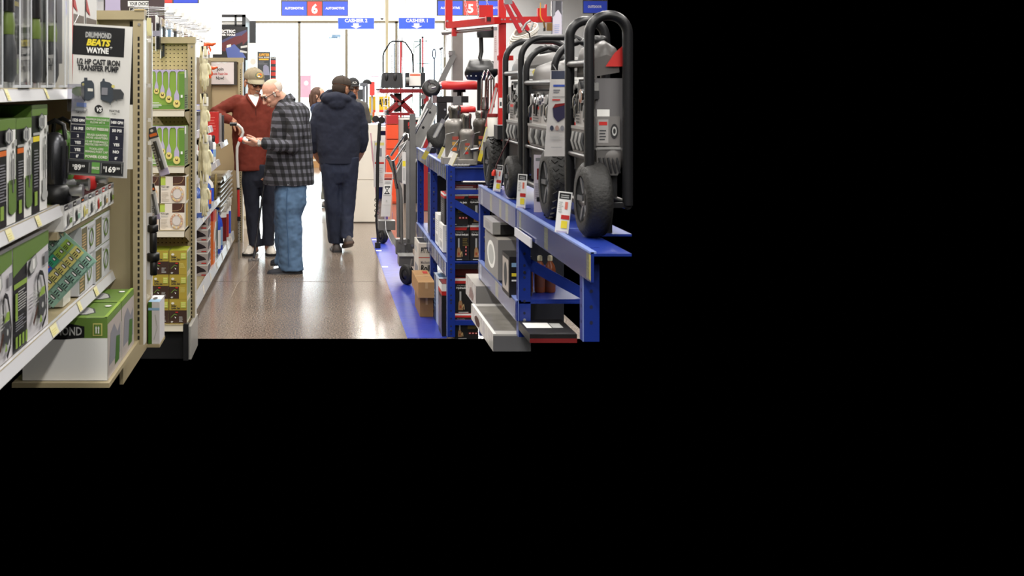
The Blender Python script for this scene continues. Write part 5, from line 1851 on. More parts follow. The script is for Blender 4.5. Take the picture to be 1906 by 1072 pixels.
def shoe(t, heel, toe, ankle, w, mats, h=0.07, label=None):
    """heel and toe on the ground, upper and sole"""
    heel, toe = V3(heel), V3(toe)
    d = (toe - heel)
    L = d.length
    d.normalize()
    up = (V3(ankle) - heel)
    up = (up - d * up.dot(d)).normalized()
    lat = up.cross(d)
    Pp = lambda a, b, c_: heel + d * (a * L) + lat * b + up * c_
    m = MB()
    prof = [(-0.04, 0.6, 0.03), (0.0, 0.85, 0.075), (0.12, 0.95, 0.085), (0.3, 0.92, 0.09), (0.5, 0.95, 0.075), (0.7, 1.08, 0.055), (0.86, 1.0, 0.045), (0.97, 0.7, 0.035), (1.0, 0.4, 0.025)]
    rs = []
    for a, wf, hh in prof:
        hh = hh * h / 0.09
        ww = w / 2 * wf
        rs.append([Pp(a, ww * math.cos(q_) * (1.0 if math.sin(q_) < 0.3 else 0.85), 0.012 + hh * max(0.0, math.sin(q_)) ** 0.8) for q_ in [i * 2 * PI / 16 for i in range(16)]])
    m.rings(rs, mats[0])
    u = m.build('shoe', t)
    if label:
        u['label'] = label
    m = MB()
    rs = []
    for zz, g in ((0.0, 0.96), (0.006, 1.04), (0.020, 1.02), (0.024, 0.98)):
        outl = [(-0.045, 0.35), (-0.03, 0.7), (0.08, 0.92), (0.3, 0.9), (0.5, 0.95), (0.72, 1.1), (0.88, 1.0), (0.98, 0.65), (1.015, 0.25)]
        ring = [Pp(a, w / 2 * wf * g, zz) for a, wf in outl] + [Pp(a, -w / 2 * wf * g, zz) for a, wf in reversed(outl)]
        rs.append(ring)
    m.rings(rs, mats[1])
    m.build('sole', u)
    return u

# ---- the man in the plaid shirt
S1 = 208.0
t, P = person('person in a plaid shirt and blue jeans, head bowed over a can', S1, 540)
SK1 = skin('ruddy_skin', '#d9a48c')
k = 1 / S1
tor = [(P(531, 184, 0.01), 13 * k, 0.075), (P(536, 195), 22 * k, 0.14), (P(540, 208), 32 * k, 0.19), (P(541, 228), 36 * k, 0.19), (P(541, 255), 39 * k, 0.175),
       (P(539, 290), 44 * k, 0.18), (P(538, 320), 46 * k, 0.20), (P(537, 343), 47.5 * k, 0.215)]
armn = [(P(546, 209, -0.14), 0.082), (P(551, 238, -0.20), 0.078), (P(545, 270, -0.225), 0.072), (P(522, 268, -0.24), 0.064), (P(497, 264.5, -0.235), 0.052)]
armf = [(P(532, 209, 0.15), 0.08), (P(520, 240, 0.2), 0.07), (P(512, 268, 0.20), 0.06), (P(492, 266, 0.10), 0.046)]
legn = [(P(545, 328, -0.075), 24 * k, 0.085), (P(544, 344, -0.085), 27 * k, 0.10), (P(542, 364, -0.09), 29.5 * k, 0.116), (P(538, 400, -0.09), 25.5 * k, 0.108), (P(541, 440, -0.09), 22 * k, 0.102), (P(542, 475, -0.09), 21.5 * k, 0.10), (P(542, 494, -0.09), 23 * k, 0.105), (P(543, 500, -0.09), 22.5 * k, 0.105)]
legf = [(P(542, 330, 0.08), 25 * k, 0.09), (P(537, 362, 0.1), 27 * k, 0.11), (P(531, 410, 0.1), 22 * k, 0.10), (P(533, 450, 0.1), 20 * k, 0.098), (P(531, 482, 0.1), 20 * k, 0.098), (P(531, 493, 0.1), 20 * k, 0.098)]
hd = Head(P(508, 173, -0.02), math.radians(-68), math.radians(30), 0, 1.02)
m = MB()
hd.shape(m, WHITE)
limb(m, [(P(517, 178, -0.01), 0.062), (P(528, 188, 0.0), 0.062), (P(536, 200), 0.07)], WHITE)
trunk(m, tor[1:], WHITE, grow=-0.03)
limb(m, [(p, r - 0.025) for p, r in armn] + [(P(490, 264, -0.232), 0.028)], WHITE)
limb(m, [(p, r - 0.025) for p, r in armf] + [(P(486, 265, 0.05), 0.027)], WHITE)
hand(m, P(486, 264, -0.23), (-1, 0.42, -0.12), (0.2, 0.45, 0.9), -1, 0.34, WHITE, 1.05)
hand(m, P(483, 262, 0.02), (-1, -0.55, -0.1), (-0.2, -0.6, 0.75), 1, 0.36, WHITE, 1.0)
trunk(m, legn[:7], WHITE, grow=-0.03)
trunk(m, legf[:5], WHITE, grow=-0.03)
for dd, yy in ((-0.09, 500), (0.1, 492)):
    limb(m, [(P(536, yy - 14, dd), 0.04), (P(530, yy, dd), 0.03)], WHITE)
mesh_obj('body', fuse(m, 0.005, 3), SK1, t)
hd.details(t, True, '#c9bfb4')
hd.glasses(t, BPLAST, 0.0024)
m = MB()
HW = M('white_hair', '#d9cabc', 0.8, bump=0.5, bscale=120)
m.ell(hd.p(0, 0.0145, 0.0355), (0.0795, 0.0985, 0.0862), HW, hd.R, 40, 24, keep=lambda q_: q_.y > 0.012 and q_.z > -0.075 and q_.z < 0.048 - 0.25 * max(0, 0.06 - q_.y))
for sg in (-1, 1):
    m.ell(hd.p(sg * 0.076, -0.016, -0.002), (0.006, 0.012, 0.026), HW, hd.R, 12, 8)
m.build('hair', t)
m = MB()
trunk(m, tor, WHITE)
limb(m, armn, WHITE)
limb(m, armf, WHITE)
m.ell(P(556, 215, 0.0), (22 * k, 0.17, 26 * k), WHITE)
wear(t, 'shirt', m, plaid_material(), 0.008, 6, 0.007, (12, 12, 9))
m = MB()
PL = bpy.data.materials['grey_black_plaid']
c_ = [P(524, 190, -0.075), P(533, 176, -0.06), P(541, 173, 0.0), P(540, 178, 0.07), P(528, 192, 0.085)]
c2 = [P(518, 200, -0.09), P(532, 188, -0.095), P(549, 182, -0.01), P(548, 188, 0.09), P(528, 202, 0.10)]
m.add(c_ + c2 + [q_ + V3((0.008, 0, -0.006)) for q_ in c_ + c2], [(i, i + 1, i + 6, i + 5) for i in range(4)] + [(i + 10, i + 15, i + 16, i + 11) for i in range(4)], PL, True)
m.build('collar', t)
m = MB()
trunk(m, legn, WHITE)
trunk(m, legf, WHITE)
JEAN = M('washed_denim', '#54708f', 0.85, noise=0.22, nscale=7, bump=0.25, bscale=35, stretch=(1, 1, 0.4))
tr = wear(t, 'trousers', m, JEAN, 0.008, 3, 0.015, (8, 8, 9), 3.0)
m = MB()
m.tube([P(536, 345, -0.208), P(535, 360, -0.213), P(534, 400, -0.202), P(537, 440, -0.196), P(538, 490, -0.20)], 0.0035, M('seam_denim', '#3d5c82', 0.8), n=6)
m.tube([P(534, 331, -0.20), P(537, 341, -0.212), P(543, 336, -0.205)], 0.003, M('pale_pocket_edge', '#c8d2dc', 0.8), n=6)
m.build('seam', tr)
NS = M('navy_suede', '#22252d', 0.75)
shoe(t, P(561, 507, -0.10), P(499, 509, -0.125), P(556, 490, -0.10), 0.105, (NS, M('dark_sole', '#2f3034', 0.6)), 0.085)
shoe(t, P(548, 495, 0.10), P(503, 497, 0.10), P(546, 480, 0.10), 0.10, (NS, M('dark_sole', '#2f3034', 0.6)), 0.085)
m = MB()
wc = P(485.5, 264, -0.232)
wd = V3((-1, 0.3, -0.05)).normalized()
m.tube([wc - wd * 0.009, wc + wd * 0.009], 0.031, M('steel_watch', '#cfd0cf', 0.2, metal=1.0), n=18)
m.obox(wc + V3((0, -0.031, 0.004)), (0.03, 0.012, 0.03), M('watch_face', '#e6e6e0', 0.2), Rz(-0.3))
m.build('watch', t)

# the can he reads and the leaflet under it
a, b = P(471, 262, -0.10) + t.location, P(452, 259, -0.13) + t.location
can = thing('aerosol_can', 'small aerosol can with a red cap held by the person in plaid', 'can', a)
m = MB()
m.tube([a, a.lerp(b, 0.02), a.lerp(b, 0.85), a.lerp(b, 1.0)], [0.029, 0.031, 0.031, 0.02], STEEL, n=18)
m.tube([a.lerp(b, 0.15), a.lerp(b, 0.5)], 0.0318, INK, n=18, caps=False)
m.tube([a.lerp(b, 0.5), a.lerp(b, 0.75)], 0.0318, PAPER, n=18, caps=False)
wpart(m, 'can_body', can)
m = MB()
dn = (b - a).normalized()
m.tube([b, b + dn * 0.022, b + dn * 0.032], [0.023, 0.023, 0.015], M('cap_red', '#e23b2c', 0.4), n=16)
wpart(m, 'can_cap', can)

# ---- the capped man in the rust sweater
S2 = 188.0
t, P = person('person in a rust red sweater and tan cap leaning one arm on the shelving', S2, 485)
SK2 = skin('tanned_skin', '#b98266')
k = 1 / S2
tor = [(P(471, 176), 11 * k, 0.075), (P(471, 184), 26 * k, 0.11), (P(471, 194), 37 * k, 0.125), (P(470, 220), 39 * k, 0.13), (P(468, 255), 36 * k, 0.135), (P(467, 290), 32 * k, 0.135), (P(467, 317), 31 * k, 0.135)]
arm1 = [(P(444, 190), 0.078), (P(423, 198, -0.03), 0.066), (P(402, 208, -0.06), 0.058), (P(416, 217, -0.10), 0.052), (P(430, 223, -0.13), 0.043)]
arm2 = [(P(500, 192), 0.075), (P(510, 225, -0.02), 0.062), (P(512, 255, -0.04), 0.055), (P(508, 285, -0.06), 0.048), (P(504, 308, -0.10), 0.038)]
leg1 = [(P(468, 308), 17 * k, 0.115), (P(467, 335), 16.5 * k, 0.11), (P(469, 380), 13.5 * k, 0.085), (P(472, 425), 11.5 * k, 0.075), (P(474, 448), 11.5 * k, 0.08), (P(475, 457), 12 * k, 0.085)]
leg2 = [(P(496, 308), 17 * k, 0.115), (P(499, 335), 16.5 * k, 0.11), (P(501, 380), 13 * k, 0.085), (P(500, 425), 11.5 * k, 0.075), (P(499, 448), 11.5 * k, 0.08), (P(499, 456), 12 * k, 0.085)]
hd = Head(P(473.5, 154, -0.035), math.radians(26), math.radians(12), 0, 1.10)
m = MB()
hd.shape(m, WHITE, 0.95)
limb(m, [(P(472, 168, 0.0), 0.055), (P(471, 180), 0.058)], WHITE)
trunk(m, tor, WHITE, grow=-0.025)
limb(m, [(p, r - 0.02) for p, r in arm1] + [(P(434, 225, -0.14), 0.027)], WHITE)
limb(m, [(p, r - 0.02) for p, r in arm2], WHITE)
hand(m, P(436, 225, -0.145), (0.62, -0.28, -0.55), (-0.55, 0.2, -0.8), -1, 0.55, WHITE, 1.06)
hand(m, P(503, 311, -0.105), (-0.15, -0.1, -1), (-1, -0.2, 0.1), 1, 0.7, WHITE, 1.0)
for lg in (leg1, leg2):
    trunk(m, lg[:5], WHITE, grow=-0.022)
    limb(m, [(lg[4][0], 0.04), (lg[5][0] - V3((0, 0.04, 0.03)), 0.03)], WHITE)
mesh_obj('body', fuse(m, 0.005, 3), SK2, t)
hd.details(t, True, '#6d5a4c')
hd.glasses(t, BPLAST, 0.0026)
m = MB()
m.ell(hd.p(0, -0.068, -0.096), (0.025, 0.030, 0.021), M('grey_beard', '#b9aca0', 0.85), hd.R, 18, 12, keep=lambda q_: q_.y < 0.012)
m.ell(hd.p(0, -0.097, -0.060), (0.024, 0.009, 0.005), M('grey_beard', '#b9aca0', 0.85), hd.R, 14, 8)
m.build('beard', t)
EM = [(0.08, 0.42, 0.46, 0.34, M('emblem_green', '#2f5d3a', 0.6)), (0.16, 0.40, 0.36, 0.27, M('emblem_gold', '#e8b62e', 0.6)), (0.30, 0.52, 0.16, 0.12, M('emblem_orange', '#d9672c', 0.6)), (0.0, 0.30, 0.14, 0.07, PAPER)]
cp = hd.cap(t, M('faded_tan_cloth', '#8c8068', 0.85, noise=0.1, nscale=30), M('tan_cloth', '#a39a80', 0.85), EM, brim_drop=0.012)
m = MB()
v_ = [P(462, 176, -0.075), P(483, 176, -0.075), P(484, 181, -0.12), P(477.5, 198, -0.152), P(465, 182, -0.125)]
m.add(v_ + [q_ + V3((0, 0.01, 0)) for q_ in v_], [(0, 4, 3, 2, 1), (5, 6, 7, 8, 9)], PAPER, True)
m.build('undershirt', t)
m = MB()
trunk(m, tor, WHITE)
limb(m, arm1, WHITE)
limb(m, arm2, WHITE)
RUST = M('rust_fleece', '#722a1b', 0.9, noise=0.10, nscale=22)
sw_ = wear(t, 'sweater', m, RUST, 0.008, 5, 0.007, (10, 10, 10), 5.0)
m = MB()
m.tube([P(460, 176, -0.075), P(462, 180, -0.125), P(470, 191, -0.148), P(477.5, 200, -0.156)], [0.014, 0.012, 0.009, 0.006], RUST, n=8)
m.tube([P(484.5, 176, -0.075), P(486, 180, -0.125), P(482, 191, -0.148), P(477.5, 200, -0.156)], [0.014, 0.012, 0.009, 0.006], RUST, n=8)
m.tube([P(477.5, 200, -0.155), P(477.5, 214, -0.15)], 0.003, M('dark_zip', '#3b1510', 0.5), n=6)
m.build('collar', t)
m = MB()
trunk(m, leg1, WHITE)
trunk(m, leg2, WHITE)
trunk(m, [(P(481, 305), 29 * k, 0.12), (P(482, 335), 30 * k, 0.115), (P(483, 348), 20 * k, 0.08)], WHITE)
wear(t, 'trousers', m, M('dark_navy_cloth', '#1b1f2d', 0.85, noise=0.12, nscale=9), 0.008, 4, 0.009, (14, 14, 6), 9.0)
SNW = M('cream_leather', '#d3cabc', 0.6, noise=0.06, nscale=30)
for (hx, tx) in ((472, 461), (502, 507)):
    sh = shoe(t, P(hx, 470, 0.10), P(tx, 472, -0.20), P(hx, 450, 0.10), 0.108, (SNW, M('black_sole', '#201f20', 0.6)), 0.085)
    m = MB()
    c0, c1 = P(hx, 470, 0.10), P(tx, 472, -0.20)
    for q_ in (0.45, 0.55, 0.65):
        c_ = c0.lerp(c1, q_) + V3((0, 0, 0.085 - (q_ - 0.45) * 0.09))
        m.tube([c_ + V3((-0.025, 0.004, -0.004)), c_ + V3((0, -0.004, 0.004)), c_ + V3((0.025, 0.004, -0.004))], 0.003, WHITE, n=6)
    m.build('laces', sh)

# the walking cane
cn = thing('walking_cane', 'black walking cane with a small grey four-footed base standing on the floor', 'cane', (PX(472, 490, 196).x, F / 196, 0.0))
m = MB()
a = PX(472, 484, 196)
b = PX(495, 318, 190)
m.tube([a, b, b + V3((0.01, 0, 0.03)), b + V3((0.05, -0.01, 0.035))], 0.0095, M('black_lacquer', '#16161a', 0.3), n=12)
m.tube([a, a.lerp(b, 0.22)], 0.0125, M('black_lacquer', '#16161a', 0.3), n=12)
wpart(m, 'shaft', cn)
m = MB()
for dx, dy in ((-0.035, -0.03), (0.035, -0.03), (-0.035, 0.03), (0.035, 0.03)):
    m.tube([a, a + V3((dx * 0.6, dy * 0.6, -0.008)), V3((a.x + dx, a.y + dy, 0.012))], 0.007, M('grey_rubber_foot', '#6f6a66', 0.5), n=8)
    m.lathe([(0.016, 0), (0.017, 0.012), (0.011, 0.02)], M('grey_rubber_foot', '#6f6a66', 0.5), o=(a.x + dx, a.y + dy, 0.0), n=14)
m.ell(a, (0.02, 0.02, 0.018), M('grey_rubber_foot', '#6f6a66', 0.5))
wpart(m, 'four_footed_base', cn)

# ---- the man in the navy hoodie, walking away
S3 = 185.0
t, P = person('person seen from behind in navy hoodie, dark jeans and brown cap, walking away', S3, 632)
SK3 = skin('light_brown_skin', '#b07f64')
k = 1 / S3
tor = [(P(632, 178, 0.0), 20 * k, 0.09), (P(632, 187), 31 * k, 0.125), (P(631, 197), 41 * k, 0.14), (P(630, 216), 45 * k, 0.15), (P(630, 250), 43 * k, 0.15), (P(630, 280), 40 * k, 0.15), (P(631, 297), 36.5 * k, 0.145)]
armL = [(P(597, 203), 0.074), (P(588, 232, 0.0), 0.068), (P(585, 260, 0.02), 0.06), (P(584.5, 277, 0.05), 0.046)]
armR = [(P(664, 203), 0.074), (P(673, 232, 0.0), 0.068), (P(675.5, 260, 0.02), 0.06), (P(674, 277, 0.05), 0.046)]
legL = [(P(615, 292), 20 * k, 0.125), (P(616, 320), 18.5 * k, 0.125), (P(618, 355), 16 * k, 0.10), (P(621, 400), 14.5 * k, 0.09), (P(624, 438), 13.8 * k, 0.09), (P(626, 452), 14.5 * k, 0.095)]
legR = [(P(648, 292), 20 * k, 0.125), (P(648, 320), 18.5 * k, 0.125), (P(648, 355), 16 * k, 0.10), (P(646, 400, -0.02), 13.5 * k, 0.085), (P(645, 430, -0.08), 11.5 * k, 0.075), (P(646, 440, -0.11), 11.5 * k, 0.075)]
hd = Head(P(636, 166, 0.0), math.radians(137), math.radians(10), 0, 1.03)
m = MB()
hd.shape(m, WHITE)
limb(m, [(P(634, 170, 0.0), 0.06), (P(632, 186), 0.062)], WHITE)
trunk(m, tor, WHITE, grow=-0.03)
for ar, hx, hy in ((armL, 597, 303), (armR, 664, 302)):
    limb(m, [(p, r - 0.02 if i < 3 else 0.044) for i, (p, r) in enumerate(ar)] + [(P((ar[3][0].x / k + 632 + hx) / 2, 290, 0.11), 0.040), (P(hx, hy, 0.165), 0.030)], WHITE)
hand(m, P(598, 304, 0.17), (0.5, 0.5, -0.7), (0.3, -0.9, 0), 1, 0.3, WHITE)
hand(m, P(663, 303, 0.17), (-0.5, 0.5, -0.7), (-0.3, -0.9, 0), -1, 0.3, WHITE)
for lg in (legL, legR):
    trunk(m, lg[:5], WHITE, grow=-0.025)
limb(m, [(P(625, 440), 0.045), (P(626, 460), 0.035)], WHITE)
limb(m, [(P(646, 432, -0.08), 0.04), (P(649, 446, -0.13), 0.032)], WHITE)
mesh_obj('body', fuse(m, 0.005, 3), SK3, t)
hd.details(t, True, '#3b2c22')
hd.glasses(t, BPLAST)
m = MB()
m.ell(hd.p(0, 0.022, 0.006), (0.080, 0.096, 0.078), M('dark_brown_hair', '#3a2c22', 0.85, bump=0.5, bscale=120), hd.R, 36, 22, keep=lambda q_: q_.y > 0.0 and q_.z > -0.058)
m.build('hair', t)
hd.cap(t, M('dark_brown_cloth', '#3f342c', 0.85, noise=0.1, nscale=30), M('brown_cloth', '#35291f', 0.85))
m = MB()
trunk(m, tor, WHITE)
limb(m, armL, WHITE)
limb(m, armR, WHITE)
m.ell(P(626, 184, -0.09), (29 * k, 0.085, 13 * k), WHITE)
m.ell(P(628, 192, -0.12), (18 * k, 0.06, 13 * k), WHITE)
m.tube([P(602, 184, -0.05), P(612, 174, 0.02), P(628, 170, 0.05)], [0.05, 0.045, 0.04], WHITE)
m.tube([P(655, 184, -0.04), P(650, 176, 0.03), P(640, 174, 0.07)], [0.05, 0.04, 0.04], WHITE)
NAVY = M('navy_fleece', '#1e2232', 0.95, noise=0.08, nscale=18)
wear(t, 'hoodie', m, NAVY, 0.008, 4, 0.010, (9, 9, 8), 12.0)
m = MB()
trunk(m, [(P(631, 293), 37.5 * k, 0.148), (P(631, 303), 37 * k, 0.145)], NAVY)
m.build('waistband', t)
m = MB()
for lg in (legL, legR):
    trunk(m, lg, WHITE)
trunk(m, [(P(631, 296), 35 * k, 0.13), (P(632, 320), 35 * k, 0.135), (P(632, 340), 30 * k, 0.11)], WHITE)
wear(t, 'trousers', m, M('dark_denim', '#1b2236', 0.85, noise=0.2, nscale=8), 0.008, 4, 0.010, (13, 13, 6), 17.0)
GSH = M('grey_brown_leather', '#4d4643', 0.6)
shoe(t, P(627, 468, -0.09), P(625, 468, 0.20), P(627, 450, -0.09), 0.112, (GSH, M('dark_sole', '#2f3034', 0.6)), 0.085)
shoe(t, P(650, 449, -0.19), P(646, 463, 0.06), P(646, 436, -0.10), 0.105, (GSH, M('brown_sole', '#5b4638', 0.6)), 0.085)

# ---- two people further off
S4 = 133.0
t, P = person('person in a black lettered cap and grey jacket, mostly hidden behind the hoodie wearer', S4, 659)
k = 1 / S4
tor = [(P(660, 184), 8 * k, 0.07), (P(660, 190), 19 * k, 0.11), (P(660, 200), 26 * k, 0.13), (P(660, 230), 26 * k, 0.14), (P(660, 262), 25 * k, 0.14), (P(660, 275), 24 * k, 0.14)]
hd = Head(P(657, 163, 0), math.radians(12), math.radians(6), 0, 1.04)
m = MB()
hd.shape(m, WHITE)
limb(m, [(P(658, 172), 0.058), (P(659, 188), 0.06)], WHITE)
trunk(m, tor, WHITE, grow=-0.02)
arms4 = [[(P(643, 198), 0.07), (P(638, 225), 0.06), (P(640, 255), 0.05)], [(P(677, 198), 0.07), (P(683, 225), 0.06), (P(681, 255), 0.05)]]
for ar, th in zip(arms4, (1, -1)):
    limb(m, [(p, r - 0.015) for p, r in ar], WHITE)
    hand(m, ar[2][0] - V3((0, 0, 0.05)), (0, -0.1, -1), (0.9 * th, 0, 0), th, 0.3, WHITE)
legs4 = [[(P(651, 268), 13 * k, 0.12), (P(651, 320), 10 * k, 0.09), (P(651, 370), 8.5 * k, 0.08)], [(P(669, 268), 13 * k, 0.12), (P(669, 320), 10 * k, 0.09), (P(669, 370), 8.5 * k, 0.08)]]
for lg in legs4:
    trunk(m, lg, WHITE, grow=-0.02)
mesh_obj('body', fuse(m, 0.006, 3), SK2, t)
hd.details(t, True, '#4a3c32')
hd.glasses(t, BPLAST)
hd.cap(t, M('black_cloth', '#1b1c1e', 0.85), M('black_cloth_brim', '#141416', 0.85), [(0.0, 0.34, 0.34, 0.14, PAPER), (0.0, 0.34, 0.24, 0.05, M('black_cloth_brim', '#141416')), (0, 0.1, 0.5, 0.03, PAPER)])
m = MB()
trunk(m, tor, WHITE)
for ar in arms4:
    limb(m, ar, WHITE)
wear(t, 'jacket', m, M('grey_brown_jacket', '#57544f', 0.85), 0.010, 4, 0.006)
m = MB()
for lg in legs4:
    trunk(m, lg, WHITE)
wear(t, 'trousers', m, M('dark_grey_cloth', '#3f4144', 0.85), 0.010, 3, 0.006)
for x in (651, 669):
    shoe(t, P(x, 380, 0.08), P(x, 381, -0.2), P(x, 365, 0.08), 0.105, (GSH, M('dark_sole', '#2f3034', 0.6)))

S5 = 135.0
t, P = person('person with long brown hair and a navy top, half hidden beyond the plaid shirt', S5, 594)
k = 1 / S5
tor = [(P(593, 189), 5 * k, 0.05), (P(592, 194), 11 * k, 0.11), (P(592, 202), 15 * k, 0.16), (P(597, 225), 14 * k, 0.15), (P(605, 255), 13 * k, 0.14), (P(610, 280), 14 * k, 0.15)]
hd = Head(P(594, 178, 0), math.radians(72), math.radians(2), 0, 0.97)
arm5 = [[(P(587, 200, -0.16), 0.058), (P(587, 224, -0.18), 0.05), (P(602, 240, -0.18), 0.042)], [(P(592, 200, 0.16), 0.058), (P(592, 225, 0.18), 0.05), (P(602, 246, 0.17), 0.042)]]
legs5 = [[(P(610, 275, -0.08), 12 * k, 0.09), (P(609, 325, -0.08), 9 * k, 0.075), (P(604, 370, -0.08), 7 * k, 0.065)], [(P(610, 275, 0.08), 12 * k, 0.09), (P(616, 325, 0.08), 9 * k, 0.075), (P(618, 370, 0.08), 7 * k, 0.065)]]
m = MB()
hd.shape(m, WHITE, 0.9)
limb(m, [(P(592, 185), 0.045), (P(592, 196), 0.05)], WHITE)
trunk(m, tor, WHITE, grow=-0.02)
for ar, th in zip(arm5, (1, -1)):
    limb(m, [(p, r - 0.012) for p, r in ar] + [(ar[2][0] + V3((0.06, 0, -0.02)), 0.026)], WHITE)
    hand(m, ar[2][0] + V3((0.07, 0, -0.02)), (1, 0, -0.2), (0, -th, 0), th, 0.4, WHITE, 0.9)
for lg in legs5:
    trunk(m, lg, WHITE, grow=-0.015)
mesh_obj('body', fuse(m, 0.006, 3), skin('fair_skin', '#d3a58d'), t)
hd.details(t, True, '#4a3626')
m = MB()
m.ell(hd.p(0, 0.030, 0.028), (0.088, 0.098, 0.096), WHITE, hd.R)
m.tube([hd.p(0, 0.075, 0.0), hd.p(0, 0.095, -0.08), hd.p(0.0, 0.085, -0.19)], [0.075, 0.06, 0.035], WHITE)
m.tube([hd.p(0.07, 0.03, 0.0), hd.p(0.075, 0.035, -0.09), hd.p(0.07, 0.03, -0.17)], [0.026, 0.026, 0.014], WHITE)
m.tube([hd.p(-0.07, 0.03, 0.0), hd.p(-0.075, 0.035, -0.09), hd.p(-0.07, 0.03, -0.17)], [0.026, 0.026, 0.014], WHITE)
wear(t, 'hair', m, M('long_brown_hair', '#54392b', 0.6, bump=0.4, bscale=80, stretch=(1, 1, 0.2)), 0.008, 2, 0.005, (40, 40, 6))
m = MB()
trunk(m, tor, WHITE)
for ar in arm5:
    limb(m, ar, WHITE)
wear(t, 'top', m, M('navy_cloth', '#26324f', 0.85), 0.010, 4, 0.005)
m = MB()
for lg in legs5:
    trunk(m, lg, WHITE)
wear(t, 'trousers', m, M('sage_grey_cloth', '#6d6f66', 0.85), 0.009, 3, 0.005)
for x, d in ((605, -0.08), (619, 0.08)):
    shoe(t, P(x - 6, 384, d), P(x + 8, 385, d), P(x - 5, 370, d), 0.09, (M('grey_leather', '#77736e', 0.6), M('dark_sole', '#2f3034', 0.6)), 0.07)
# ---------------------------------------------------------------- blue steel racks on the other side of the aisle
XK = 0.85
LABELP = clear('label_holder_plastic', '#e9eefc', 0.12, 0.10, 0.4)
def rack_post(root, y, z0, z1, x=XK, w=0.052):
    m = MB()
    m.box(x, x + w, y, y + 0.003, z0, z1, RBLUE)
    m.box(x, x + 0.003, y, y + 0.045, z0, z1, RBLUE)
    m.box(x - 0.0008, x + 0.002, y - 0.0008, y + 0.002, z0, z1, M('pale_blue_edge', '#7d90cc', 0.35))  # paler blue strip along the post corner
    n = int((z1 - z0) / 0.05)
    for i in range(n):
        z = z1 - 0.04 - i * 0.05
        c = V3((x + w * 0.5, y - 0.0006, z))
        m.add([c + V3((0.0055 * math.cos(a), 0, 0.0065 * math.sin(a))) for a in [q_ * PI / 4 for q_ in range(8)]], [tuple(range(8))], M('post_hole', '#0a1236', 0.7))
        if i % 4 == 1:
            m.cyl((x + w * 0.5, y, z + 0.022), (x + w * 0.5, y - 0.005, z + 0.022), 0.006, STEEL, n=10)
        c = V3((x - 0.0006, y + 0.024, z))
        m.add([c + V3((0, 0.005 * math.cos(a), 0.0065 * math.sin(a))) for a in [q_ * PI / 4 for q_ in range(8)]], [tuple(range(8))], bpy.data.materials['post_hole'])
    return wpart(m, 'post', root)
def rack_shelf(root, y0, y1, zt, depth=0.5, hh=0.092, labels=(), x=XK, film=True):
    m = MB()
    m.box(x + 0.004, x + depth, y0, y1, zt - 0.012, zt - 0.004, RBLUE)
    sh = wpart(m, 'shelf', root)
    m = MB()
    m.box(x - 0.006, x + 0.004, y0, y1, zt - hh, zt, RBLUE)
    m.box(x - 0.008, x + 0.012, y0, y1, zt - 0.004, zt + 0.002, M('pale_blue_edge', '#7d90cc', 0.35))
    b = wpart(m, 'beam', root)
    b.parent = sh
    b.location = (0, 0, 0)
    if film:
        m = MB()
        fr = Fr((x - 0.0075, y1, zt - hh + 0.004), (0, -1, 0), (0, 0, 1), y1 - y0, hh - 0.008)
        rr = random.Random(int(y0 * 100))
        for y, wd, c in labels:
            u = (y1 - y) / (y1 - y0)
            m.rect(fr, u, 0.03, u + wd / (y1 - y0), 0.97, c)
            m.lines(fr, u + 0.1 * wd / (y1 - y0), u + 0.8 * wd / (y1 - y0), 0.3, 0.8, 4, PALEY if c is not PAPER else LGREY, seed=3)
            fr.k = 0
        m.box(x - 0.0105, x - 0.0095, y0 + 0.01, y1 - 0.01, zt - hh + 0.003, zt - 0.005, LABELP)
        o = wpart(m, 'label_holder', root)
        o.parent = sh
        o.location = (0, 0, 0)
    return sh
TAGY = M('price_tag_yellow', '#e6dfae', 0.5)
TAGK = M('khaki_price_tag', '#b8ad62', 0.5)
def end_beam(root, y, z, hh, x0=XK + 0.05, x1=1.35, name='end_beam'):
    m = MB()
    m.box(x0, x1, y + 0.003, y + 0.02, z - hh, z, RBLUE)
    return wpart(m, name, root)
def brace(root, y, xa, za, xb, zb):
    m = MB()
    m.bar((xa, y + 0.01, za), (xb, y + 0.01, zb), 0.012, 0.045, RBLUE, side=(0, 1, 0))
    return wpart(m, 'diagonal_brace', root)

# near rack with the generators
YA, YB, YC = F / 359.0, F / 443.0, F / 585.0
k1 = thing('storage_rack', 'blue steel rack carrying the black framed generators', 'rack', (1.05, 4.9, 0.35))
rack_post(k1, YA, 0.36, 1.14)
rack_post(k1, YB, 0.60, 1.14)
rack_post(k1, YC, 0.84, 1.14)
rack_shelf(k1, YB + 0.0, YA, 1.142, 0.33, 0.092, ((6.02, 0.05, PAPER), (5.72, 0.07, TAGK), (5.43, 0.06, TAGK), (5.25, 0.07, TAGK)))
rack_shelf(k1, YC - 0.13, YB - 0.01, 1.142, 0.12, 0.092, ((4.90, 0.05, TAGK), (4.36, 0.07, TAGK), (3.68, 0.06, TAGK)))
m = MB()
m.box(XK + 0.12, 1.10, YB - 0.85, YB - 0.01, 1.130, 1.138, RBLUE)
m.box(XK + 0.02, 1.05, YB - 0.70, YB - 0.69, 1.1385, 1.1395, M('pale_blue_edge', '#7d90cc', 0.35))
wpart(m, 'shelf', k1)
m = MB()
a = PX(969, 431, 447)
m.box(XK - 0.022, XK - 0.016, 4.56, 4.93, 1.03, 1.065, M('white_label_strip', '#d9d8e0', 0.35))
wpart(m, 'label_strip', k1)
rack_shelf(k1, YB + 0.0, YA, 0.752, 0.31, 0.086, ((6.08, 0.07, PAPER), (5.55, 0.09, TAGK)))
end_beam(k1, YB, 0.758, 0.016, x1=1.13)
end_beam(k1, YB, 1.06, 0.03, x1=1.14)
brace(k1, YB + 0.02, 0.895, 0.905, 1.15, 0.765)

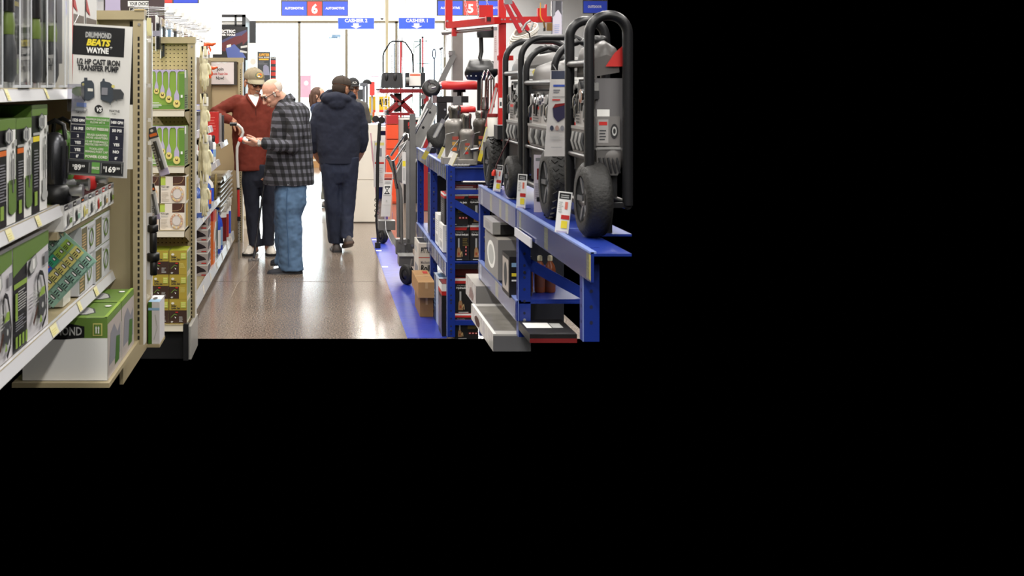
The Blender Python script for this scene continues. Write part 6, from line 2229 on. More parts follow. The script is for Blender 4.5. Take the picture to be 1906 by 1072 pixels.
# far rack with the bottle jacks
YD, YE2, YF2 = 7.66, 8.78, 9.88
k2 = thing('storage_rack', 'blue steel rack full of bottle jack cartons, standing on the blue film', 'rack', (1.1, 8.7, 0.0))
for y in (YD, YE2, YF2):
    rack_post(k2, y, 0.004 if y > 7.7 else 0.03, 1.14)
rack_shelf(k2, YD + 0.003, YE2, 1.142, 0.6, 0.095, tuple((YD + 0.06 + i * 0.12, 0.05, (TAGK, LGREY, TAGK, LILAC)[i % 4]) for i in range(9)))
rack_shelf(k2, YE2, YF2 + 0.04, 1.142, 0.6, 0.095, tuple((YE2 + 0.1 + i * 0.14, 0.06, (LGREY, PAPER, TAGK, LILAC)[i % 4]) for i in range(7)))
rack_shelf(k2, YD + 0.003, YE2, 0.515, 0.6, 0.095, tuple((YD + 0.1 + i * 0.16, 0.1, (PAPER, LGREY)[i % 2]) for i in range(6)))
rack_shelf(k2, YE2, YF2 + 0.04, 0.515, 0.6, 0.095, tuple((YE2 + 0.1 + i * 0.16, 0.1, (PAPER, LGREY)[i % 2]) for i in range(6)))
end_beam(k2, YD, 0.983, 0.028)
end_beam(k2, YD, 0.138, 0.032)
end_beam(k2, YD, 0.515, 0.010)
m = MB()
m.box(XK + 0.05, 1.40, YD + 0.02, YD + 0.03, 1.04, 1.13, RBLUE)
m.box(XK + 0.05, 1.40, YD + 0.005, YD + 0.02, 1.125, 1.138, M('pale_blue_edge', '#7d90cc', 0.35))
wpart(m, 'end_beam', k2)
brace(k2, YD, 0.895, 0.90, 1.2, 0.715)

# bottle jack cartons
JB = M('carton_soot_black', '#1c1a1a', 0.42)
JT = M('bronze_print', '#a07a55', 0.4)
def jack_carton(x0, x1, y0, y1, z0, z1, label, k=0, wide=False, grp='bottle jack cartons on the blue rack', cut=0.0):
    m = MB()
    m.box(x0, x1, y0, y1, z0, z1, JB)
    fr = faces(x0, x1, y0, y1, z0, z1)
    Ff, L_ = fr['F'], fr['L']
    m.rect(Ff, 0, 0.93, 1, 1, PAPER)
    m.poly(Ff, [(0, 0.85), (0.8, 0.85), (0.86, 0.93), (0, 0.93)], RED)
    m.text(Ff, 0.10, 0.78, 0.03, '4 Ton Heavy Duty', LGREY, 'l', 0.5, bold=0.01)
    m.text(Ff, 0.08, 0.70, 0.055, 'Hydraulic Bottle Jack', PAPER, 'l', 0.86, bold=0.03)
    ju = 0.3 if k % 2 == 0 else 0.36
    if wide:
        ju = 0.22
    sc = 0.6 if wide else 1.0
    m.rect(Ff, ju - 0.05 * sc, 0.34, ju + 0.05 * sc, 0.62, LGREY)
    m.rect(Ff, ju - 0.02 * sc, 0.34, ju + 0.0, 0.62, GREY)
    m.poly(Ff, [(ju - 0.13 * sc, 0.08), (ju - 0.11 * sc, 0.3), (ju - 0.06 * sc, 0.36), (ju + 0.06 * sc, 0.36), (ju + 0.12 * sc, 0.28), (ju + 0.16 * sc, 0.08)], JT)
    m.stroke(Ff, [(ju + 0.1 * sc, 0.14), (ju + 0.2 * sc, 0.26), (ju + 0.22 * sc, 0.1)], 0.005, TAN)
    m.rect(Ff, ju - 0.05 * sc, 0.14, ju + 0.06 * sc, 0.22, M('rust_print', '#9b4a2c', 0.4))
    m.lines(Ff, 0.55, 0.95, 0.40, 0.64, 5, M('dim_gold_print', '#6a5a2c', 0.5), fill=0.5, seed=k)
    for i in range(3):
        uu, vv = (0.6 + 0.13 * i, 0.2) if wide else (0.72, 0.14 + 0.10 * i)
        m.rect(Ff, uu, vv, uu + 0.09, vv + 0.06, RED)
        m.disc(Ff, uu + 0.045, vv + 0.03, 0.02, 0.02, PAPER, n=8)
    m.rect(Ff, 0.0, 0.0, 1, 0.05, BLACK)
    m.rect(Ff, 0.15, 0.012, 0.5, 0.035, LGREY)
    m.rect(L_, 0, 0.93, 1, 1, PAPER)
    m.rect(L_, 0, 0.85, 1, 0.93, RED)
    m.lines(L_, 0.1, 0.8, 0.3, 0.75, 7, GREY, fill=0.4, seed=k + 3)
    m.rect(fr['T'], 0, 0, 1, 1, RED)
    m.rect(fr['T'], 0.1, 0.15, 0.9, 0.85, JB)
    put(m, 'jack_carton', label, 'carton', grp)
nm = 'black bottle jack carton '
jack_carton(0.905, 1.005, 7.74, 7.95, 0.517, 0.748, nm + 'beside the post, lower of the pair on the middle shelf', 0)
jack_carton(1.010, 1.12, 7.74, 7.95, 0.517, 0.748, nm + 'on the middle shelf, one in from the post', 1)
jack_carton(0.84, 0.996, 7.72, 7.95, 0.750, 0.952, nm + 'with a red and white side, topping the middle shelf stack', 2, True)
jack_carton(1.000, 1.14, 7.74, 7.95, 0.750, 0.952, nm + 'in the upper layer, one in from the post', 3)
jack_carton(0.905, 1.09, 7.74, 7.98, 0.172, 0.397, nm + 'under the middle shelf with a wide white and red top strip', 4, True)
jack_carton(0.905, 1.06, 7.72, 7.98, 0.006, 0.170, nm + 'at the very bottom of the rack behind the low beam', 5, True)
for k, (x0, x1) in enumerate(((0.905, 1.05), (1.055, 1.2))):
    m = MB()
    m.box(x0, x1, 7.74, 7.95, 0.954, 1.01, DRED)
    fr = faces(x0, x1, 7.74, 7.95, 0.954, 1.01)['F']
    m.rect(fr, 0, 0.35, 1, 0.6, LGREY)
    m.lines(fr, 0.1, 0.9, 0.7, 0.9, 1, PAPER, seed=k)
    put(m, 'flat_carton', ('flat dark red carton on top of the bottle jack cartons, beside the post', 'flat dark red carton on top of the bottle jack cartons, one in from the post')[k], 'carton', 'flat red cartons')
m = MB()
m.box(0.91, 1.2, 7.85, 8.2, 0.399, 0.44, DRED)
put(m, 'flat_carton', 'flat dark red carton under the middle shelf above the wide jack carton', 'carton')

# goods seen from the aisle between the posts
def side_carton(x0, x1, y0, y1, z0, z1, base, label, draw=None, name='carton', grp='cartons on the jack rack seen from the aisle'):
    m = MB()
    m.box(x0, x1, y0, y1, z0, z1, base)
    fr = faces(x0, x1, y0, y1, z0, z1)
    if draw:
        draw(m, fr)
    put(m, name, label, 'carton', grp)
def dw(m, fr):
    for k_ in ('F', 'L'):
        m.lines(fr[k_], 0.15, 0.85, 0.45, 0.85, 6, GREY, fill=0.3, seed=5)
        m.rect(fr[k_], 0.2, 0.1, 0.8, 0.35, LGREY)
side_carton(0.87, 1.0, 8.1, 8.35, 0.517, 0.70, PAPER, 'white carton on the middle shelf between the two nearer blue posts', dw)
side_carton(0.87, 1.0, 8.4, 8.62, 0.517, 0.74, PAPER, 'taller white carton on the middle shelf beside the second blue post', dw)
def dk(m, fr):
    m.lines(fr['L'], 0.2, 0.8, 0.3, 0.8, 8, DGREY, seed=2)
    m.rect(fr['F'], 0.1, 0.1, 0.9, 0.16, RED)
side_carton(0.88, 1.1, 8.95, 9.3, 0.517, 0.98, JB, 'tall black carton on the middle shelf beyond the second blue post', dk)
side_carton(0.87, 0.95, 8.86, 8.92, 0.517, 0.66, PAPER, 'slim white carton beside the tall black carton', dw)
def db(m, fr):
    m.rect(fr['L'], 0, 0, 0.5, 1, M('teal_blue_print', '#35557a', 0.45))
    m.lines(fr['L'], 0.1, 0.4, 0.3, 0.7, 5, SKYB, seed=2)
    m.rect(fr['T'], 0.1, 0.2, 0.9, 0.8, M('teal_blue_print', '#35557a', 0.45))
    m.rect(fr['F'], 0, 0, 1, 0.45, PAPER)
side_carton(0.842, 0.98, 8.15, 8.42, 0.006, 0.33, M('pale_blue_carton', '#c5cfe0', 0.4), 'pale blue carton on the floor under the jack rack', db)
def dr(m, fr):
    for k_ in ('F', 'L'):
        m.rect(fr[k_], 0, 0.86, 1, 1, PAPER)
        m.rect(fr[k_], 0, 0.78, 1, 0.86, RED)
    m.rect(fr['L'], 0.1, 0.1, 0.9, 0.72, M('dusk_print', '#6a5a68', 0.4))
    m.rect(fr['T'], 0.05, 0.05, 0.95, 0.95, DRED)
side_carton(0.832, 0.92, 7.80, 8.02, 0.006, 0.35, JB, 'tall black carton with a red and white top band beside the nearest blue post', dr)
def dp(m, fr):
    Ff, L_ = fr['F'], fr['L']
    m.text(Ff, 0.14, 0.84, 0.09, 'PITTSBURGH', INK, 'l', 1.4, bold=0.035, slant=0.2)
    m.rect(Ff, 0, 0.755, 1, 0.765, RED)
    m.text(Ff, 0.14, 0.66, 0.045, 'Mechanic', GREY, 'l', 0.6, bold=0.02)
    m.text(Ff, 0.14, 0.54, 0.095, 'Roller', INK, 'l', 0.9, bold=0.035, slant=0.12)
    m.text(Ff, 0.14, 0.42, 0.095, 'Seat', INK, 'l', 0.62, bold=0.035, slant=0.12)
    m.text(Ff, 0.14, 0.34, 0.035, 'with drawer', INK, 'l', 0.7, bold=0.02)
    m.rect(L_, 0.1, 0.8, 0.6, 0.9, LGREY)
    m.rect(L_, 0.15, 0.2, 0.85, 0.6, GREY)
    m.rect(fr['T'], 0.1, 0.1, 0.9, 0.9, BPLAST)
side_carton(0.782, 0.90, 9.0, 9.38, 0.006, 0.46, M('off_white_carton', '#d6d0c6', 0.5), 'off-white seat carton with black lettering standing on the blue film', dp)
def dc_(m, fr):
    m.rect(fr['T'], 0.0, 0.46, 1.0, 0.54, M('parcel_tape', '#cda878', 0.4))
    m.rect(fr['F'], 0.42, 0.6, 0.58, 1.0, bpy.data.materials['parcel_tape'])
    m.rect(fr['T'], 0.6, 0.7, 0.9, 0.9, RED)
side_carton(0.727, 0.845, 8.40, 8.96, 0.152, 0.262, CARD, 'brown cardboard box at the rack edge in front of the off-white seat carton', dc_, 'cardboard_box', 'cardboard boxes beside the jack rack')
side_carton(0.745, 0.84, 8.46, 8.90, 0.006, 0.150, M('darker_cardboard', '#9b7448', 0.75), 'darker cardboard box on the blue film beneath the brown one', dc_, 'cardboard_box', 'cardboard boxes beside the jack rack')

# goods on the lower shelf of the near rack
def px_goods(x0, x1, y0, y1, s, depth, base, label, draw=None, name='carton', grp='goods on the lower shelf of the generator rack'):
    m = MB()
    fr = px_box(m, x0, x1, y0, y1, s, depth, base)
    if draw:
        draw(m, fr)
    put(m, name, label, 'carton', grp)
TOOLG = M('grey_tool_carton', '#8d8a88', 0.4)
def dg(m, fr):
    m.rect(fr['F'], 0.4, 0.45, 1, 0.5, RED)
    m.rect(fr['F'], 0.4, 0.36, 1, 0.40, RED)
    m.rect(fr['F'], 0.55, 0.2, 1, 0.3, DRED)
    m.rect(fr['T'], 0, 0, 1, 1, M('warm_grey_top', '#a09a92', 0.4))
    m.disc(fr['L'], 0.5, 0.5, 0.3, 0.35, PAPER)
    m.disc(fr['L'], 0.5, 0.5, 0.2, 0.25, LGREY)
px_goods(927, 985, 447, 522, 408, 0.42, TOOLG, 'grey carton with red lines on the lower shelf under the generators', dg)
def dn_(m, fr):
    m.rect(fr['F'], 0, 0, 1, 1, M('aluminium_print', '#9e9c98', 0.35))
    m.rect(fr['F'], 0.28, 0.0, 1, 0.8, JB)
    m.lines(fr['L'], 0.2, 0.8, 0.2, 0.8, 5, GREY, seed=1)
px_goods(917, 968, 414, 436.5, 400, 0.3, M('silver_carton', '#a9a6a6', 0.4), 'small silver carton with a dark lid beneath the generator shelf', dn_)
def dd_(m, fr):
    m.rect(fr['F'], 0.1, 0.75, 0.9, 0.85, SKYB)
    m.rect(fr['F'], 0.1, 0.52, 0.9, 0.60, YELLOW)
    m.rect(fr['F'], 0.1, 0.40, 0.9, 0.44, PAPER)
    m.rect(fr['L'], 0.1, 0.1, 0.9, 0.9, M('pale_photo_print', '#b3a9a2', 0.4))
    m.disc(fr['L'], 0.5, 0.5, 0.2, 0.3, DGREY)
px_goods(948, 990, 478, 554, 432, 0.2, JB, 'black carton with a yellow stripe beside the middle post of the generator rack', dd_)
m = MB()
pts = []
for z_, g in ((0.752, 1.0), (0.80, 1.12), (0.86, 1.05), (0.92, 0.9)):
    pts.append([V3((0.895 + 0.02 * g * math.cos(a), 5.72 + 0.16 * g * math.sin(a), z_)) for a in [i * PI / 8 for i in range(16)]])
m.rings(pts, M('clear_bag_film', '#cfd0d6', 0.15, bump=0.8, bscale=50))
m.box(0.876, 0.882, 5.62, 5.74, 0.77, 0.80, RED)
put(m, 'bag', 'crumpled clear plastic bag with a red label on the lower shelf end', 'bag')
OILB = M('amber_oil_bottle', '#8a4a2c', 0.3)
for i, x in enumerate((0.935, 0.985, 1.03)):
    bottle(x, 5.20, 0.749, 0.16, 0.024 if i else 0.02, OILB, M('cream_cap', '#d8cfae', 0.5), M('brown_label', '#7c4a38', 0.5), ('amber bottle with a cream cap closest to the middle post, behind the brace', 'amber bottle with a cream cap, middle of the three behind the brace', 'amber bottle with a cream cap, farthest from the post behind the brace')[i], 'amber bottles behind the diagonal brace')
def dz(m, fr):
    m.rect(fr['T'], 0, 0, 1, 1, M('warm_grey_top', '#a09a92', 0.4))
    m.rect(fr['L'], 0, 0, 1, 1, M('shrink_wrap', '#c3bdb8', 0.12, bump=0.5, bscale=20))
    m.poly(fr['L'], [(0.3, 0.1), (0.5, 0.7), (0.8, 0.4), (0.7, 0.1)], M('plum_photo', '#7a5a54', 0.3))
px_goods(886, 940, 533, 572, 371, 0.4, TOOLG, 'shrink-wrapped grey carton behind the lower beam of the generator rack', dz, 'wrapped_carton')
def dy_(m, fr):
    m.rect(fr['L'], 0, 0, 1, 1, M('shrink_wrap_white', '#d9d6d0', 0.12, bump=0.5, bscale=16))
    m.disc(fr['L'], 0.3, 0.4, 0.12, 0.3, BROWN)
    m.rect(fr['F'], 0, 0.0, 1, 0.9, M('flat_grey_face', '#77777a', 0.4))
    m.rect(fr['T'], 0.1, 0.1, 0.9, 0.9, M('glossy_picture_top', '#8f8b84', 0.12, noise=0.3, nscale=6))
    m.rect(fr['T'], 0.0, 0.0, 0.08, 1, PAPER)
px_goods(918, 988, 622, 654, 430, 0.72, M('white_glossy_carton', '#d2cfca', 0.2), 'large glossy white carton at the foot of the generator rack', dy_, 'wrapped_carton')
def dq(m, fr):
    m.rect(fr['T'], 0.05, 0.4, 0.6, 0.75, PAPER)
    m.rect(fr['T'], 0.62, 0.4, 0.85, 0.7, LGREY)
    m.rect(fr['F'], 0, 0.0, 1, 0.5, DRED)
px_goods(986, 1074, 622, 638, 468, 0.3, JB, 'flat black carton with a white label between the middle and end posts', dq)
m = MB()
m.box(0.91, 1.28, 6.1, 6.12, 0.36, 1.04, M('dark_backing', '#121420', 0.7))  # near-black sheet closing the view behind the lower goods
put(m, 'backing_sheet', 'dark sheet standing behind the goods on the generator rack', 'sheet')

# far rack beyond the cranes
YG = 17.2
k3 = thing('storage_rack', 'distant blue steel rack beneath the red lift table', 'rack', (1.2, 18.4, 0.0))
rack_post(k3, YG, 0.0, 1.10, w=0.07)
rack_post(k3, 19.6, 0.0, 1.10, w=0.07)
rack_shelf(k3, YG, 19.6, 1.10, 0.9, 0.12, tuple((YG + 0.2 + 0.4 * i, 0.2, (PAPER, TEAL)[i % 2]) for i in range(5)))
rack_shelf(k3, YG, 19.6, 0.35, 0.9, 0.12)
m = MB()
m.box(0.92, 1.75, YG + 0.3, YG + 0.33, 0.0, 1.0, RBLUE)
wpart(m, 'end_sheet', k3)
# ---------------------------------------------------------------- generators on the near rack
TUBE = M('black_tube_enamel', '#1d1d1f', 0.32)
GBODY = M('generator_grey', '#5f5c5a', 0.4)
GDARK = M('generator_dark', '#2b2b2d', 0.45)
DECK = 1.1395
def loop_path(x0, x1, y, z0, z1, r):
    pts = [V3((x0, y, z0))]
    for i in range(9):
        a = PI - PI / 2 * i / 8
        pts.append(V3((x0 + r + r * math.cos(a), y, z1 - r + r * math.sin(a))))
    for i in range(9):
        a = PI / 2 - PI / 2 * i / 8
        pts.append(V3((x1 - r + r * math.cos(a), y, z1 - r + r * math.sin(a))))
    pts.append(V3((x1, y, z0)))
    return pts
def wheel(parent, root, x, y, r, w, knobby, name='wheel'):
    m = MB()
    R = Matrix.Rotation(PI / 2, 3, 'Y')
    c = V3((x, y, DECK + r))
    m.lathe([(r * 0.62, -w / 2), (r * 0.86, -w / 2), (r * 0.97, -w * 0.36), (r, -w * 0.2), (r, w * 0.2), (r * 0.97, w * 0.36), (r * 0.86, w / 2), (r * 0.62, w / 2)], RUBBER, o=c, R=R, n=40, caps=False)
    if knobby:
        for i in range(26):
            a = i * 2 * PI / 26
            for sg in (-1, 0, 1):
                a2 = a + (0.12 if sg == 0 else 0)
                p = c + V3((sg * w * 0.27, math.cos(a2) * r * 1.005, math.sin(a2) * r * 1.005))
                Rm = Matrix.Rotation(a2 - PI / 2, 3, 'X') @ Matrix.Rotation(0.6 * (1 if sg else -1), 3, 'Z')
                m.obox(p, (w * 0.2, r * 0.13, r * 0.05), RUBBER, Rm)
    o = wpart(m, name, root)
    m = MB()
    m.lathe([(0.0, -w * 0.30), (r * 0.2, -w * 0.34), (r * 0.24, -w * 0.2), (r * 0.55, -w * 0.25), (r * 0.64, -w * 0.5), (r * 0.66, -w * 0.2), (r * 0.66, w * 0.4), (0, w * 0.4)], M('wheel_rim', '#3a3b3d', 0.35), o=c, R=R, n=28, caps=False)
    for i in range(5):
        a = i * 2 * PI / 5
        m.bar(c + V3((-w * 0.36, 0.02 * math.cos(a), 0.02 * math.sin(a))), c + V3((-w * 0.42, r * 0.6 * math.cos(a), r * 0.6 * math.sin(a))), 0.006, 0.018, M('wheel_spoke', '#5c5d60', 0.3), side=(1, 0, 0))
    q_ = wpart(m, 'rim', root)
    q_.parent = o
    q_.location = (0, 0, 0)
def generator(label, x0, x1, ya, yb, z1, tank_z, r=0.10, detail=1, tank=GBODY, decal=True, zl=1.22, tr=0.0145):
    """ya near loop, yb far loop"""
    root = thing('generator', label, 'generator', ((x0 + x1) / 2, (ya + yb) / 2, DECK))
    for y in (ya, yb):
        m = MB()
        m.tube(loop_path(x0, x1, y, zl, z1, r), tr, TUBE, n=14)
        wpart(m, 'frame_loop', root)
    m = MB()
    for x in (x0, x1):
        m.tube([(x, ya, zl), (x, yb, zl)], tr * 0.9, TUBE, n=10)
        m.tube([(x, ya, zl + 0.16), (x, yb, zl + 0.16)], tr * 0.6, TUBE, n=8)
    m.tube([(x0, ya, z1 - 0.16), (x0, yb, z1 - 0.16)], tr * 0.8, TUBE, n=8)
    m.box(x0, x1, ya - 0.008, ya + 0.008, zl - 0.008, zl + 0.008, TUBE)
    m.box(x0, x1, (ya + yb) / 2 - 0.02, (ya + yb) / 2 + 0.02, zl - 0.012, zl + 0.004, TUBE)
    m.box(x0, x0 + 0.01, ya - 0.004, ya + 0.004, zl, z1 - 0.16, TUBE)
    for x in (x0 + 0.03, x1 - 0.03):
        m.box(x - 0.012, x + 0.012, (ya + yb) / 2 - 0.02, (ya + yb) / 2 + 0.02, DECK, zl, TUBE)
    wpart(m, 'base_frame', root)
    m = MB()
    ys, ye = ya + 0.03, yb - 0.03
    prof = [(0.0, 0.0), (0.02, 0.055), (0.07, 0.085), (0.5, 0.11), (0.93, 0.085), (0.98, 0.055), (1.0, 0.0)]
    rs = []
    for t_ in (0.0, 0.03, 0.12, 0.5, 0.88, 0.97, 1.0):
        y = ys + (ye - ys) * t_
        k = 0.55 if t_ in (0.0, 1.0) else (0.88 if t_ in (0.03, 0.97) else 1.0)
        rs.append([V3((x0 + 0.02 + (x1 - x0 - 0.04) * u, y, tank_z + v * k)) for u, v in prof] + [V3((x0 + 0.02, y, tank_z - 0.015)), ])
    m.rings(rs, tank)
    m.lathe([(0.03, 0.10), (0.034, 0.105), (0.034, 0.125), (0.02, 0.13)], BPLAST, o=((x0 + x1) / 2, (ys + ye) / 2, tank_z), n=18)
    wpart(m, 'fuel_tank', root)
    m = MB()
    zt = tank_z - 0.02
    m.box(x0 + 0.022, x1 - 0.02, ys + 0.03, ye - 0.02, zl + 0.02, zt - 0.002, GDARK)
    wpart(m, 'engine_block', root)
    m = MB()
    L = ye - ys
    xf = x0 + 0.022
    rr = random.Random(int(ya * 100))
    ENG = (STEEL, GUNL, GDARK, CHROME, M('engine_mid_grey', '#5a5958', 0.4))
    for i in range(34):
        y, z = ys + L * rr.uniform(0.06, 0.92), zl + rr.uniform(0.36, max(0.38, zt - zl - 0.03))
        p_ = V3((xf, y, z))
        c_ = ENG[i % 5]
        if i % 3 == 0:
            m.cyl(p_ + V3((0.02, 0, 0)), p_ - V3((rr.uniform(0.01, 0.03), 0, 0)), rr.uniform(0.010, 0.026), c_, n=12)
        elif i % 3 == 1:
            m.obox(p_, (0.035, rr.uniform(0.03, 0.09), rr.uniform(0.014, 0.04)), c_)
        else:
            m.tube([p_, p_ + V3((-0.018, 0.02, -0.03)), p_ + V3((-0.012, 0.05, -0.07))], 0.006, c_, n=6)
    fr = Fr((xf - 0.012, ys + L * 0.9, zl + 0.26), (0, -1, 0), (0, 0, 1), L * 0.75, 0.09)
    m.box(xf - 0.012, xf + 0.01, ys + L * 0.15, ys + L * 0.9, zl + 0.26, zl + 0.35, M('panel_pale_grey', '#a5a2a0', 0.35))
    m.rect(fr, 0.05, 0.1, 0.5, 0.9, M('panel_mid_grey', '#858280', 0.35))
    m.rect(fr, 0.08, 0.72, 0.4, 0.86, RED)
    m.lines(fr, 0.08, 0.45, 0.15, 0.65, 4, DGREY, fill=0.4, seed=3)
    m.disc(fr, 0.75, 0.5, 0.10, 0.32, GDARK)
    m.disc(fr, 0.75, 0.5, 0.07, 0.22, LGREY, inner=0.6)
    wpart(m, 'carburettor', root)
    m = MB()
    m.rings([[V3((xf - d, ys + L * u, zl + 0.17 + 0.085 * v)) for u, v in ((0.1, 0.25), (0.2, 0.0), (0.85, 0.0), (0.95, 0.25), (0.95, 1.0), (0.1, 1.0))] for d in (-0.01, 0.016, 0.024)], M('muffler_grey', '#5a5857', 0.35), smooth=False)
    for i in range(6):
        y = ys + L * (0.2 + 0.12 * i)
        m.tube([(xf - 0.024, y, zl + 0.24), (xf - 0.032, y - 0.01, zl + 0.21), (xf - 0.024, y - 0.018, zl + 0.18)], 0.007, GUNL if i % 2 else GDARK, n=6)
    m.box(xf - 0.026, xf, ys + L * 0.1, ys + L * 0.95, zl + 0.252, zl + 0.262, GUNL)
    m.box(xf - 0.01, xf, ys + L * 0.05, ys + L * 0.95, zl + 0.02, zl + 0.16, BPLAST)
    wpart(m, 'side_muffler', root)
    m = MB()
    cx = (x0 + x1) / 2
    xa, xb, za = x0 + 0.03, min(x1 - 0.02, x0 + 0.17), zl + 0.10
    m.rings([[V3((xa + (xb - xa) * u, ys + 0.006 - d, za + 0.085 * v)) for u, v in ((0.0, 0.25), (0.12, 0.0), (0.88, 0.0), (1.0, 0.25), (1.0, 1.0), (0.0, 1.0))] for d in (-0.03, 0.012, 0.02)], M('muffler_grey', '#5a5857', 0.35), smooth=False)
    for i in range(5):
        xx = xa + (xb - xa) * (0.10 + 0.18 * i)
        m.tube([(xx, ys - 0.016, za + 0.06), (xx + 0.006, ys - 0.02, za + 0.03), (xx + 0.012, ys - 0.014, za + 0.008)], 0.004, GDARK, n=6)
    m.box(xa, xb, ys - 0.016, ys - 0.010, za + 0.088, za + 0.096, GUNL)
    m.box(xa, xb, ys - 0.008, ys - 0.002, za + 0.10, za + 0.20, M('end_cover_grey', '#7b7876', 0.35))
    frp = Fr((xa, ys - 0.008, za + 0.10), (1, 0, 0), (0, 0, 1), xb - xa, 0.1)
    m.rect(frp, 0.06, 0.1, 0.5, 0.9, M('panel_pale_grey', '#a5a2a0', 0.35))
    m.rect(frp, 0.1, 0.7, 0.45, 0.82, RED)
    m.lines(frp, 0.12, 0.45, 0.2, 0.6, 4, DGREY, fill=0.4, seed=3)
    m.disc(frp, 0.75, 0.5, 0.16, 0.25, GDARK)
    m.disc(frp, 0.75, 0.5, 0.10, 0.16, LGREY, inner=0.6)
    wpart(m, 'muffler', root)
    if decal:
        m = MB()
        m.box(x0 + 0.035, x0 + 0.12, ys - 0.002, ys + 0.002, tank_z + 0.0, tank_z + 0.034, PAPER)
        fr = Fr((x0 + 0.035, ys - 0.002, tank_z), (1, 0, 0), (0, 0, 1), 0.085, 0.034)
        m.disc(fr, 0.4, 0.5, 0.15, 0.4, YELLOW)
        m.lines(fr, 0.1, 0.9, 0.1, 0.9, 3, LGREY, fill=0.3, seed=4)
        wpart(m, 'warning_label', root, label='white and yellow warning label')
    return root
gA = generator('black framed grey generator on the rack farthest from the viewer, beside the red frame', 0.930, 1.25, 5.36, 5.80, 1.875, 1.70, 0.10, zl=1.23)
gB = generator('black framed generator with a long white information card, middle of the three', 0.932, 1.13, 4.62, 5.24, 1.828, 1.655, 0.11, zl=1.23)
gC = generator('thick framed generator at the outer end of the blue rack', 0.925, 1.055, 4.00, 4.31, 1.892, 1.70, 0.062, zl=1.25, decal=False, tr=0.0175)
for g, x, y, r, w, kn in ((gA, 0.905, 6.0, 0.128, 0.078, True), (gA, 0.905, 5.42, 0.098, 0.062, False), (gB, 0.932, 4.60, 0.138, 0.088, True), (gC, 0.945, 4.03, 0.128, 0.085, False)):
    wheel(None, g, x, y, r, w, kn)
m = MB()
m.box(0.90, 0.99, 5.86, 5.98, 1.39, 1.46, GDARK)
m.tube([(0.905, 5.98, 1.27), (1.0, 5.9, 1.27)], 0.012, TUBE, n=8)
m.tube([(0.905, 5.42, 1.238), (0.98, 5.5, 1.238)], 0.012, TUBE, n=8)
m.tube([(0.98, 5.5, 1.238), (1.0, 5.9, 1.27)], 0.012, TUBE, n=8)
m.box(0.93, 0.99, 5.80, 5.90, 1.25, 1.44, GDARK)
wpart(m, 'axle', gA)
m = MB()
m.tube([(0.932, 4.60, 1.278), (1.1, 4.62, 1.278)], 0.014, TUBE, n=8)
wpart(m, 'axle', gB)
# red and pale patches on the outer generator and its silver shroud
m = MB()
m.box(0.955, 1.05, 4.035, 4.05, 1.40, 1.68, M('shroud_grey', '#716f70', 0.35))
fr = Fr((0.955, 4.035, 1.40), (1, 0, 0), (0, 0, 1), 0.095, 0.28)
m.rect(fr, 0.05, 0.45, 0.5, 0.62, PAPER)
m.rect(fr, 0.05, 0.2, 0.5, 0.42, DRED)
m.rect(fr, 0.08, 0.24, 0.45, 0.3, PAPER)
m.rect(fr, 0.0, 0.12, 1.0, 0.15, LGREY)
m.ell((1.01, 4.05, 1.41), (0.055, 0.04, 0.05), GBODY)
wpart(m, 'engine_shroud', gC)
m = MB()
m.poly(Fr((0.955, 4.02, 1.72), (1, 0, 0), (0, 0, 1), 0.1, 0.09), [(0.3, 0.0), (1.0, 0.0), (1.0, 0.9), (0.6, 0.5)], RED)
wpart(m, 'decal', gC, label='red decal')

# tags along the rack edge
def stand_tag(x0, y0, x1, y1, wpx, label, red_low=True, top=BLACK, turn=0.25):
    s_ = (y1 - VY) / 0.508
    a, b = PX(x1, y1, s_), PX(x0, y0, s_)
    a.z = max(a.z, 1.143)
    ax = (b - a).normalized()
    u = V3((math.cos(turn), -math.sin(turn), 0))
    u = (u - ax * u.dot(ax)).normalized()
    L, w_ = (b - a).length, wpx / s_
    fr = Fr(a - u * w_ / 2, u, ax, w_, L)
    m = MB()
    q_ = [fr.p(0, 0), fr.p(1, 0), fr.p(1, 1), fr.p(0, 1)]
    n_ = fr.n * -0.0015
    m.add(q_ + [p_ + n_ for p_ in q_], [(0, 1, 2, 3), (7, 6, 5, 4), (0, 4, 5, 1), (1, 5, 6, 2), (2, 6, 7, 3), (3, 7, 4, 0)], PAPER)
    m.rect(fr, 0.08, 0.82, 0.92, 0.97, top)
    m.lines(fr, 0.2, 0.8, 0.85, 0.95, 2, LGREY, fill=0.5, seed=2)
    m.rect(fr, 0.55, 0.58, 0.75, 0.76, M('coral_print', '#e0735f', 0.5))
    m.lines(fr, 0.1, 0.45, 0.5, 0.78, 6, LGREY, fill=0.4, seed=9)
    m.rect(fr, 0.35, 0.34, 0.95, 0.44, RED)
    m.rect(fr, 0.40, 0.12, 0.85, 0.30, YELLOW)
    m.rect(fr, 0.1, 0.02, 0.9, 0.05, LILAC)
    put(m, 'price_card', label, 'price card', 'price cards standing along the generator rack')
stand_tag(930, 307, 924, 357, 14, 'narrow white price card beside the red plug, standing at the rack corner')
stand_tag(973, 324, 969, 388, 17, 'narrow white price card between the first two wheels')
stand_tag(1053, 357, 1045, 434, 25, 'narrow white price card with a red bar before the large outer wheel')
m = MB()
s_ = 455.0
a, b = PX(994, 404, s_), PX(1009, 288, s_)
fr = Fr((a.x, a.y, a.z), (1, 0, 0), (0, 0, 1), b.x - a.x, b.z - a.z)
m.box(a.x, b.x, a.y, a.y + 0.002, a.z, b.z, M('pale_lilac_card', '#cfc6d0', 0.4))
m.rect(fr, 0.2, 0.9, 0.8, 0.95, GREY)
m.rect(fr, 0.35, 0.6, 0.8, 0.78, DRED)
m.lines(fr, 0.1, 0.9, 0.3, 0.56, 8, GREY, fill=0.3, seed=3)
m.rect(fr, 0.3, 0.25, 0.8, 0.32, BLACK)
